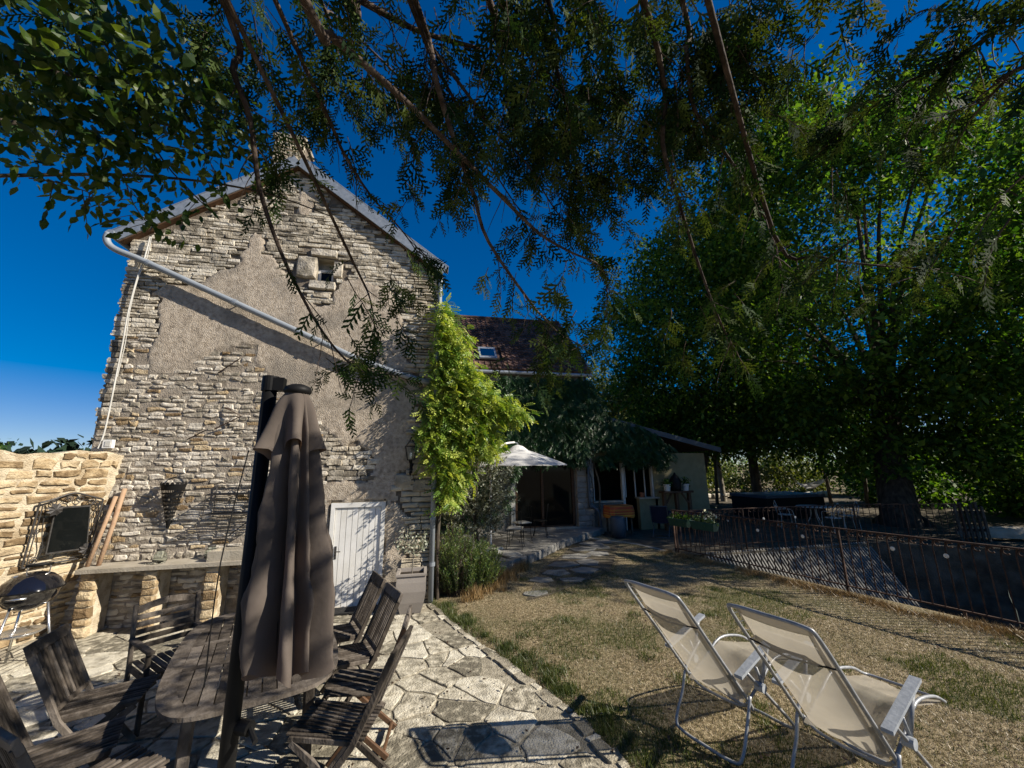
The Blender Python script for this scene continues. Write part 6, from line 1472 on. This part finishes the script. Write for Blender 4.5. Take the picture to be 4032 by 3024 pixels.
BROAD_LIMBS = [
    ([(-2.69, 2.52, 3.84), (-2.6, 2.68, 3.99), (-2.07, 2.74, 4.13), (-1.58, 2.83, 4.22), (-1.17, 2.95, 4.25), (-0.8, 3.08, 4.21)], 0.018, 0.004),
    ([(-2.45, 2.23, 3.99), (-2.37, 2.37, 4.12), (-2.3, 2.51, 4.26), (-2.0, 2.6, 4.46), (-1.64, 2.7, 4.5), (-1.28, 2.81, 4.48)], 0.022, 0.006),
    ([(-1.99, 2.28, 4.75), (-1.82, 2.45, 4.52), (-1.8, 2.66, 4.27), (-1.65, 2.82, 4.1), (-1.63, 2.97, 4.1)], 0.008, 0.003),
    ([(-1.86, 2.52, 3.98), (-1.84, 2.58, 3.86), (-1.79, 2.62, 3.77), (-1.74, 2.66, 3.72)], 0.004, 0.002),
    ([(-2.33, 2.54, 3.9), (-2.18, 2.54, 3.89), (-2.05, 2.55, 3.86), (-2.0, 2.58, 3.84)], 0.004, 0.002),
    ([(-2.19, 2.03, 4.19), (-1.96, 2.19, 4.32), (-1.68, 2.34, 4.47), (-1.39, 2.51, 4.53)], 0.02, 0.006),
    ([(-1.69, 2.69, 4.47), (-1.59, 2.74, 4.39), (-1.52, 2.81, 4.26)], 0.005, 0.002),
]
BROAD_CLUMPS = [(-1.81, 1.95, 4.16, 0.25, 0.17, 120), (-1.66, 2.12, 4.21, 0.27, 0.19, 170), (-1.45, 2.23, 4.43, 0.27, 0.21, 150), (-1.57, 2.14, 4.51, 0.34, 0.17, 110), (-1.42, 2.53, 4.47, 0.21, 0.2, 90), (-1.76, 2.26, 4.11, 0.31, 0.17, 150), (-2.02, 2.24, 3.98, 0.22, 0.14, 80), (-2.04, 2.13, 4.03, 0.14, 0.16, 60), (-1.79, 2.62, 3.93, 0.12, 0.16, 30), (-1.75, 2.65, 3.76, 0.09, 0.08, 16), (-2.33, 2.63, 3.97, 0.2, 0.05, 16), (-2.07, 2.6, 3.86, 0.07, 0.05, 9), (-1.8, 2.49, 4.06, 0.17, 0.09, 30), (-1.36, 2.73, 4.45, 0.13, 0.18, 40), (-1.49, 2.81, 4.23, 0.13, 0.07, 14), (-1.62, 2.66, 4.06, 0.12, 0.07, 10), (-2.42, 2.54, 3.99, 0.11, 0.06, 16)]
def conifer(name, label, base, height, tr, limbs, clumps, seed, join_h, fs=1.0):
    rg_ = np.random.default_rng(seed); t = thing(name, label, 'tree', (base[0], base[1], 0)); t['kind'] = 'thing'
    b = Vector((base[0], base[1], 0)); mb = MB()
    hs = [-.1, .3, 2, 4, 6, 8, height]; mb.tube([b + Vector((.04 * math.sin(h), .05 * math.cos(h * 1.3), h)) for h in hs], [tr * 1.4, tr * 1.1, tr, tr * .9, tr * .78, tr * .6, .04], 14); obj('trunk', mb, 'bark_conifer', t, True)
    SP = []
    def twig(p0, d0, L, nsp, sl, tw):
        p = np.array(p0, float); d = unit(np.array(d0, float)); pts = [p.copy()]
        k = 5
        for i in range(k):
            d = unit(d + np.array([0, 0, -.16]) + rg_.normal(size=3) * .10); p = p + d * L / k; pts.append(p.copy())
        tw.tube([Vector(q) for q in pts], [.0042, .0036, .003, .0026, .002, .0015], 4, cap=False)
        lat = unit(np.cross(d0, [0, 0, 1.0]) + rg_.normal(size=3) * .25)
        for i in range(nsp):
            u = (.18 + .82 * (i + .5) / nsp) * k; j = min(int(u), k - 1); q = pts[j] + (pts[j + 1] - pts[j]) * (u - j); td = pts[j + 1] - pts[j]; s = 1 if i % 2 else -1
            if i == nsp - 1: s = 0
            dd = unit(unit(td) * .8 + lat * s * .75 + rg_.normal(size=3) * .18 + np.array([0, 0, -.12]))
            SP.append((q, dd, unit(np.cross(td, lat) + rg_.normal(size=3) * .35), sl * fs * rg_.uniform(.7, 1.25) * (1.1 - .35 * i / nsp)))
    for pts, r0, r1 in limbs:
        lm = MB(); P0 = Vector(pts[0]); j = b + Vector((0, 0, join_h + .35 * P0.z * .2)); mid = j.lerp(P0, .55) + Vector((0, 0, .25))
        P = limb_mesh(lm, [tuple(j), tuple(mid)] + list(pts), max(r0 * 1.0, .02), r1 * .8, 8, 4)
        m0 = 8; k = len(P)
        for i in range(m0, k - 1):
            if rg_.random() < (.85 if i < k * .5 else .6):
                d = np.array(P[i + 1] - P[i]); side = unit(np.cross(d, [0, 0, 1]) * (1 if rg_.random() < .5 else -1) + rg_.normal(size=3) * .3); twig(P[i], unit(d) * .6 + side * .8 + np.array([0, 0, -.35]), rg_.uniform(.18, .42), int(rg_.integers(3, 7)) if rg_.random() < .38 else 0, .16, lm)
        twig(P[-1], np.array(P[-1] - P[-3]), .35, 7, .2, lm)
        twig(P[-3], np.array(P[-1] - P[-4]) + rg_.normal(size=3) * .05, .3, 6, .18, lm)
        obj('limb', lm, 'bark_conifer', t, True)
    tw = MB()
    for (x, y, z, rx, rz, n) in clumps:
        for i in range(max(2, int(n * (.95 if z > 4.6 else .55)))):
            q = np.array([x, y, z + .13]) + np.clip(rg_.normal(size=3), -1.7, 1.7) * (rx * .7, .38, rz * .62)
            out = np.array([x - base[0], y - base[1], 0]); out = unit(out + rg_.normal(size=3) * (.9 * np.linalg.norm(out) + .2)); out[2] = -rg_.uniform(.1, .9)
            twig(q, out, fs * rg_.uniform(.28, .55), int(rg_.integers(7, 12)), .20, tw)
    o = obj('twigs', tw, 'bark_conifer', t); o['kind'] = 'stuff'
    parts = []
    P = np.array([s[0] for s in SP]); Dd = np.array([s[1] for s in SP]); Nn = np.array([s[2] for s in SP]); sc = np.array([s[3] for s in SP]); w = rg_.integers(0, 4, len(SP))
    for k in range(4):
        m_ = w == k; parts.append(scatter(SPRAYS[k][0], SPRAYS[k][1], P[m_], frames(Dd[m_], Nn[m_]), sc[m_], rg_))
    npobj('crown', *merge(parts), 'con_leaf', t)
conifer('conifer_tree', 'dark overhanging conifer whose drooping sprays fill the top of the view', (-1.9, -1.2), 13, .30, CONIFER_LIMBS, CONIFER_CLUMPS, 101, 4.9, .86)
conifer('conifer_tree', 'dark conifer boughs hanging into the top right corner', (5.4, -1.4), 11, .26, CONIFER2_LIMBS, CONIFER2_CLUMPS, 102, 4.0, .72)

# ---- broad-leaved branches, upper left
t = thing('broadleaf_tree', 'broad leaved branches with round backlit leaves at the upper left', 'tree', (-4.9, .6, 0)); t['kind'] = 'thing'
mb = MB(); mb.tube([(-4.9, .6, -.1), (-4.9, .6, .4), (-4.85, .65, 2), (-4.7, .8, 3.4), (-4.5, 1.0, 5.2), (-4.4, 1.1, 7)], [.22, .17, .15, .13, .09, .04], 12); obj('trunk', mb, 'bark', t, True)
LP = []; rg_ = np.random.default_rng(55)
for k, (pts, r0, r1) in enumerate(BROAD_LIMBS):
    lm = MB()
    if k in (0, 1, 5): pts = [(-4.75, .75, 3.1 + .2 * k), (-3.7, 1.6, 3.6 + .05 * k)] + list(pts)
    P = limb_mesh(lm, pts, r0, r1, 7, 5)
    for i in range(6 if k in (0, 1, 5) else 2, len(P) - 1):
        if rg_.random() < (.35 if k in (0, 1) else .7):
            p = np.array(P[i]); d = rg_.normal(size=3) * (1, .5, .4) + (0, 0, -.5); d = d / np.linalg.norm(d); L = rg_.uniform(.08, .25); e = p + d * L
            lm.tube([Vector(p), Vector(p + d * L * .5 + (0, 0, .01)), Vector(e)], [.003, .0022, .0012], 4, cap=False)
            if k not in (0,) or i > 22:
                for u in (.5, .75, 1): LP.append((p + d * L * u, d))
    obj('limb', lm, 'bark', t, True)
for (x, y, z, rx, rz, n) in BROAD_CLUMPS:
    for i in range(int(n * 1.7)): LP.append((np.array([x, y, z]) + np.clip(rg_.normal(size=3), -1.8, 1.8) * (rx * .6, .22, rz * .62), rg_.normal(size=3) + (0, 0, -.9)))
LP = [q for q in LP if True]
camp = np.array([0, 0, 2.2]); LP.sort(key=lambda q: np.linalg.norm(q[0] - camp))
variants = []
for v in range(6):
    mb = MB(); mb.add(LEAF_V * (1, 1.12 + .06 * v, 1.0 + .3 * (v % 3)), [tuple(f) for f in LEAF_T], .08 + .16 * v); o = obj('leaf', mb, 'broad_leaf', t, world=False); variants.append(o)
for i, (p, d) in enumerate(LP[:300]):
    if i < 6: o = variants[i]
    else: o = bpy.data.objects.new('leaf', variants[i % 6].data); COL.objects.link(o); o.parent = t
    d = np.array(d); d = d / np.linalg.norm(d); F = frames(d[None], (rg_.normal(size=(1, 3)) + (0, 0, .7)))[0]; s = rg_.uniform(.055, .085)
    M = Matrix([list(F[0] * s) + [p[0] + 4.9], list(F[1] * s) + [p[1] - .6], list(F[2] * s) + [p[2]], [0, 0, 0, 1]]); o.matrix_local = M
P = np.array([q[0] for q in LP[300:]]); Dd = unit(np.array([q[1] for q in LP[300:]], float)); Nn = rg_.normal(size=(len(P), 3)) + (0, 0, .7)
npobj('foliage', *scatter(LEAF_V, LEAF_T, P, frames(Dd, Nn), rg_.uniform(.05, .085, len(P)), rg_), 'broad_leaf', t, kind='stuff')

# ================================================================== CLIMBERS AND SHRUBS NEAR THE HOUSE
rg_ = np.random.default_rng(200)
t = thing('wisteria', 'bright yellow green wisteria climbing the downpipe at the gable corner', 'climber', (.35, 7.55, 0)); t['kind'] = 'thing'
WC = [(.22, 4.95, .14, .2, 50), (.35, 4.6, .24, .25, 110), (.38, 4.15, .34, .3, 170), (.65, 3.7, .4, .26, 190), (1.15, 3.4, .38, .18, 130), (1.6, 3.22, .22, .11, 60), (.5, 3.3, .42, .28, 200), (.28, 2.85, .36, .25, 170), (.85, 2.9, .36, .22, 130), (.22, 2.4, .26, .22, 110), (.38, 1.9, .17, .28, 80), (.05, 3.4, .16, .5, 60), (-.05, 2.9, .12, .3, 40), (.2, 5.25, .08, .12, 20), (1.0, 2.55, .22, .12, 50), (.5, 2.2, .25, .2, 60)]
P = np.concatenate([np.array([x, 7.45, z]) + np.clip(rg_.normal(size=(int(n * 4.2), 3)), -1.8, 1.8) * (rx * .7, .22, rz * .7) for x, z, rx, rz, n in WC])
P = P[~((P[:, 0] < .12) & (P[:, 1] > 7.38))]
d = rand_dirs(len(P), rg_) * (1, .8, .5) + (.35, -.35, -.35); nn = rand_dirs(len(P), rg_) + (.5, -.2, 1.0)
npobj('foliage', *scatter(PIN_V, PIN_T, P, frames(d, nn), rg_.uniform(.15, .28, len(P)), rg_), 'wist_leaf', t)
mb = MB(); mb.tube(smooth_path([(.24, 7.5, -.05), (.22, 7.45, 1), (.28, 7.42, 2.2), (.2, 7.4, 3.4), (.22, 7.42, 5.2)], 4), [.03] * 9 + [.012] * 8, 7)
for e in ((1.7, 7.45, 3.2), (1.2, 7.5, 2.7), (.9, 7.4, 3.7), (-.1, 7.2, 3.0), (.6, 7.4, 4.6)): mb.tube(smooth_path([(.24, 7.42, e[2] - .5), ((.24 + e[0]) / 2, 7.42, e[2] + .1), e], 4), .008, 5)
obj('stem', mb, 'bark', t)['kind'] = 'stuff'
t = thing('creeper', 'dark green creeper covering the shaded rear wing and lean-to eaves', 'climber', (4, 13.1, 2.4)); t['kind'] = 'thing'
N_ = 24000; x = rg_.uniform(.5, 8.6, N_); z = rg_.uniform(.6, 5.35, N_); k = (fnoise(x * .9, z * 1.1, 91) * 1.0 + .12)
lim = np.interp(x, [.5, 1.3, 2.0, 2.6, 5.6, 6.2, 7.5, 8.6], [4.2, 4.8, 5.1, 5.35, 5.3, 4.0, 3.6, 2.9]); low_ = np.interp(x, [.5, 2.5, 2.9, 5, 5.7, 8.6], [.6, .8, 2.45, 2.5, 2.45, 2.3])
ok_ = (z < lim) & (z > low_ + .2 * np.sin(x * 6)) & (k > .40); x, z = x[ok_], z[ok_]
bulge = .12 + .55 * fnoise(x * 1.3, z * 1.3, 92) * np.clip((5.4 - z) / 2, .3, 1); P = np.stack([x, 13.1 - bulge * rg_.random(len(x)) ** .6, z], -1)
d = rand_dirs(len(P), rg_) * (1, .5, .4) + (0, -.35, -.7); nn = rand_dirs(len(P), rg_) * .5 + (.2, -1, .5); npobj('foliage', *scatter(PIN_V, PIN_T, P, frames(d, nn), rg_.uniform(.22, .36, len(P)), rg_), 'ivy_leaf', t)
mb = MB()
for x0 in (2.2, 5.5, 5.75): mb.tube(smooth_path([(x0, 13.1, .2), (x0 + .1, 13.08, 1.5), (x0 - .1, 13.08, 2.7), (x0 + .3, 13.05, 4.2)], 4), .03, 6)
obj('stem', mb, 'bark', t)['kind'] = 'stuff'
t = thing('olive_tree', 'silvery olive tree growing between the downpipe and the white parasol', 'tree', (1.1, 9.0, 0)); t['kind'] = 'thing'
OC = [(1.1, 9.0, 2.55, .34, 190), (.75, 9.0, 2.0, .38, 260), (1.45, 9.0, 2.05, .32, 230), (1.0, 8.9, 1.5, .38, 260), (1.5, 8.95, 1.3, .3, 200), (1.72, 8.95, 1.65, .22, 130), (.6, 8.9, 1.35, .3, 170), (1.15, 9, 2.95, .17, 60), (1.9, 9.0, 2.15, .12, 40), (.45, 8.9, 1.8, .2, 90), (1.25, 8.9, .95, .28, 120)]
mb = MB(); mb.tube(smooth_path([(1.1, 9.0, -.05), (1.12, 9, .5), (1.05, 9, 1.1), (1.1, 9, 2.0), (1.12, 9, 2.8)], 4), [.06] * 5 + [.045] * 5 + [.03] * 7, 8); obj('trunk', mb, 'bark', t, True)
TP = []; br = MB()
for (x, y, z, r, n) in OC:
    for i in range(int(n / 3.2)):
        e = np.array([x, y, z]) + np.clip(rg_.normal(size=3), -1.7, 1.7) * r * .72; s = np.array([1.08, 9.0, max(.5, e[2] - .35)]) * .45 + e * .55; br.tube([Vector(s), Vector((s + e) / 2 + (0, 0, .03)), Vector(e)], [.005, .004, .002], 4, cap=False)
        for u in np.linspace(.35, 1, 16): TP.append((s + (e - s) * u + rg_.normal(size=3) * .012, e - s))
obj('branches', br, 'bark', t)['kind'] = 'stuff'
P = np.array([q[0] for q in TP]); d = unit(np.array([q[1] for q in TP])) * .6 + rand_dirs(len(P), rg_) * .8 + (0, 0, .1)
npobj('crown', *scatter(DIA_V * (1, .55, 1), DIA_T, P, frames(d, rand_dirs(len(P), rg_) + (.3, -.4, .6)), rg_.uniform(.055, .095, len(P)), rg_), 'olive_leaf', t)
t = thing('rosemary_bush', 'upright green rosemary bush growing beside the grey planter', 'bush', (.62, 7.72, 0)); t['kind'] = 'thing'
st_m = MB(); TP = []; DB = []
for i in range(640):
    a = rg_.uniform(0, 2 * math.pi); r = math.sqrt(rg_.random()); x0, y0 = .70 + .58 * r * math.cos(a), 7.80 + .36 * r * math.sin(a)
    H_ = rg_.uniform(.5, 1.06) * (1.08 - .35 * r) * (1.15 if x0 < .7 else .95); tip = np.array([x0 + .16 * r * math.cos(a) + rg_.normal() * .05, y0 + .14 * r * math.sin(a) + rg_.normal() * .05, H_]); b0 = np.array([.66 + (x0 - .66) * .75, 7.8 + (y0 - 7.8) * .75, -.03])
    pts = [b0, b0 * .45 + tip * .55 + (rg_.normal() * .04, rg_.normal() * .04, 0), tip]; st_m.tube([Vector(q) for q in pts], [.004, .003, .0015], 4, cap=False)
    dead = (x0 < .42 and y0 > 7.6 and rg_.random() < .55) or rg_.random() < .08
    for u in np.linspace(.18, 1, 46):
        q = (pts[0] * (1 - 2 * u) + pts[1] * 2 * u) if u < .5 else (pts[1] * (2 - 2 * u) + pts[2] * (2 * u - 1)); (DB if dead else TP).append((q, tip - b0))
obj('stems', st_m, 'bark', t)['kind'] = 'stuff'
for L_, m in ((TP, 'rose_leaf'), (DB, 'brown_leaf')):
    P = np.array([q[0] for q in L_]); d = unit(np.array([q[1] for q in L_])) * .75 + rand_dirs(len(P), rg_) * (1, 1, .3)
    npobj('foliage', *scatter(DIA_V * (1, .42, 1), DIA_T, P, frames(d, rand_dirs(len(P), rg_)), rg_.uniform(.034, .06, len(P)), rg_), m, t)

# ================================================================== GRASS
def blades(name, P, H_, W_, m, rg2, bend=.6, rnd=None):
    n = len(P); a = rg2.uniform(0, 2 * math.pi, n); q = np.stack([np.cos(a), np.sin(a), 0 * a], -1); b = rg2.uniform(0, 2 * math.pi, n); l = np.stack([np.cos(b), np.sin(b), 0 * b], -1) * (H_ * bend * rg2.random(n))[:, None]
    up = np.stack([0 * H_, 0 * H_, H_], -1); V = np.stack([P - q * W_[:, None], P + q * W_[:, None], P + up + l], 1).reshape(-1, 3); T = np.arange(3 * n).reshape(-1, 3)
    o = npobj(name, V, T, rg2.random(n) if rnd is None else rnd, m, None, kind='stuff'); return o
rg2 = np.random.default_rng(300)
def lawn_points(n, x0=0., x1=8.6, y0=.6, y1=12.5, near=True):
    x = rg2.uniform(x0, x1, n); y = rg2.uniform(y0, y1, n)
    if near: y = y0 + (y - y0) * rg2.random(n) ** .55
    ok_ = (x < fence_x(y) - .02) & ~inpoly(x - .02, y, PAVE) & ~inpoly(x, y, TER)
    return x[ok_], y[ok_]
x, y = lawn_points(330000)
gm = fnoise(x * 1.1, y * 1.1, 61, 4) + .25 * fnoise(x * 6, y * 6, 62, 2)
edge = np.exp(-np.abs(x - np.interp(-y, [-q[1] for q in EDGE], [q[0] for q in EDGE])) / .45)
g_ok = (gm + .26 * edge > .70); 
P = np.stack([x, y, lawn_z(x, y) - .004], -1)
s_ = ~g_ok & (rg2.random(len(x)) < .9)
blades('dry_grass', P[s_], rg2.uniform(.012, .034, s_.sum()), rg2.uniform(.002, .0042, s_.sum()), 'straw', rg2, 1.8)
k2 = s_ & (rg2.random(len(x)) < .32); 
blades('short_grass', P[k2] + (.01, .01, 0), rg2.uniform(.012, .032, k2.sum()), rg2.uniform(.002, .004, k2.sum()), 'green_blade', rg2, 1.2)
blades('green_grass', P[g_ok], rg2.uniform(.018, .055, g_ok.sum()), rg2.uniform(.002, .0045, g_ok.sum()), 'green_blade', rg2, .9)
# longer golden straw along the fence foot, weeds by the terrace edge
yy = rg2.uniform(-.5, 9.6, 26000); xx = fence_x(yy) - .05 - np.abs(rg2.normal(size=len(yy))) * .17; kk = fnoise(xx * 3, yy * 3, 66) > .40; xx, yy = xx[kk], yy[kk]
P = np.stack([xx, yy, lawn_z(xx, yy) - .01], -1); blades('golden_straw', P, rg2.uniform(.03, .12, len(P)), rg2.uniform(.0025, .0045, len(P)), 'straw_gold', rg2, 1.3)
P = []
for i in range(70):
    u = rg2.random(); a, b = ((1.35, 8.2), (2.4, 9.4)) if i % 2 else ((.9, 7.35), (1.5, 8.4)); c = np.array(a) * (1 - u) + np.array(b) * u + rg2.normal(size=2) * .10
    P.append(np.concatenate([c + rg2.normal(size=(60, 2)) * .05, np.zeros((60, 1))], 1))
P = np.concatenate(P); P = P[~inpoly(P[:, 0], P[:, 1], TER)]; blades('terrace_weeds', P, rg2.uniform(.05, .26, len(P)), rg2.uniform(.003, .005, len(P)), 'straw_gold', rg2, .9)
P = []
for i in range(60):
    t_ = rg2.random(); c = np.array([np.interp(t_, [0, 1], [.1, 1.5]), 0]); c[1] = np.interp(c[0], [.1, .36, .91, 1.38, 1.55], [7.3, 6.55, 5.15, 3.93, 3.2]); c[0] += rg2.uniform(.02, .3); P.append(np.concatenate([c + rg2.normal(size=(90, 2)) * .05, np.zeros((90, 1))], 1))
for i in range(26):
    c = np.array([rg2.uniform(1.2, 5.5), rg2.uniform(3.2, 8.5)]); P.append(np.concatenate([c + rg2.normal(size=(130, 2)) * .07, np.zeros((130, 1))], 1))
P = np.concatenate(P); P = P[~inpoly(P[:, 0], P[:, 1], PAVE)]; blades('grass_tufts', P, rg2.uniform(.03, .085, len(P)), rg2.uniform(.0025, .005, len(P)), 'green_blade', rg2, 1.0)
# dry leaves lying on the lawn and the paving
n = 800; x = rg2.uniform(-3.5, 7, n); y = rg2.uniform(2.2, 9, n); ok_ = (x < fence_x(y)); P = np.stack([x, y, np.full(n, .03)], -1)[ok_]
o = npobj('fallen_leaves', *scatter(LEAF_V, LEAF_T, P, frames(rand_dirs(len(P), rg2) * (1, 1, .2), rand_dirs(len(P), rg2) * .3 + (0, 0, 1)), rg2.uniform(.025, .05, len(P)), rg2), 'brown_leaf', None); o['kind'] = 'stuff'
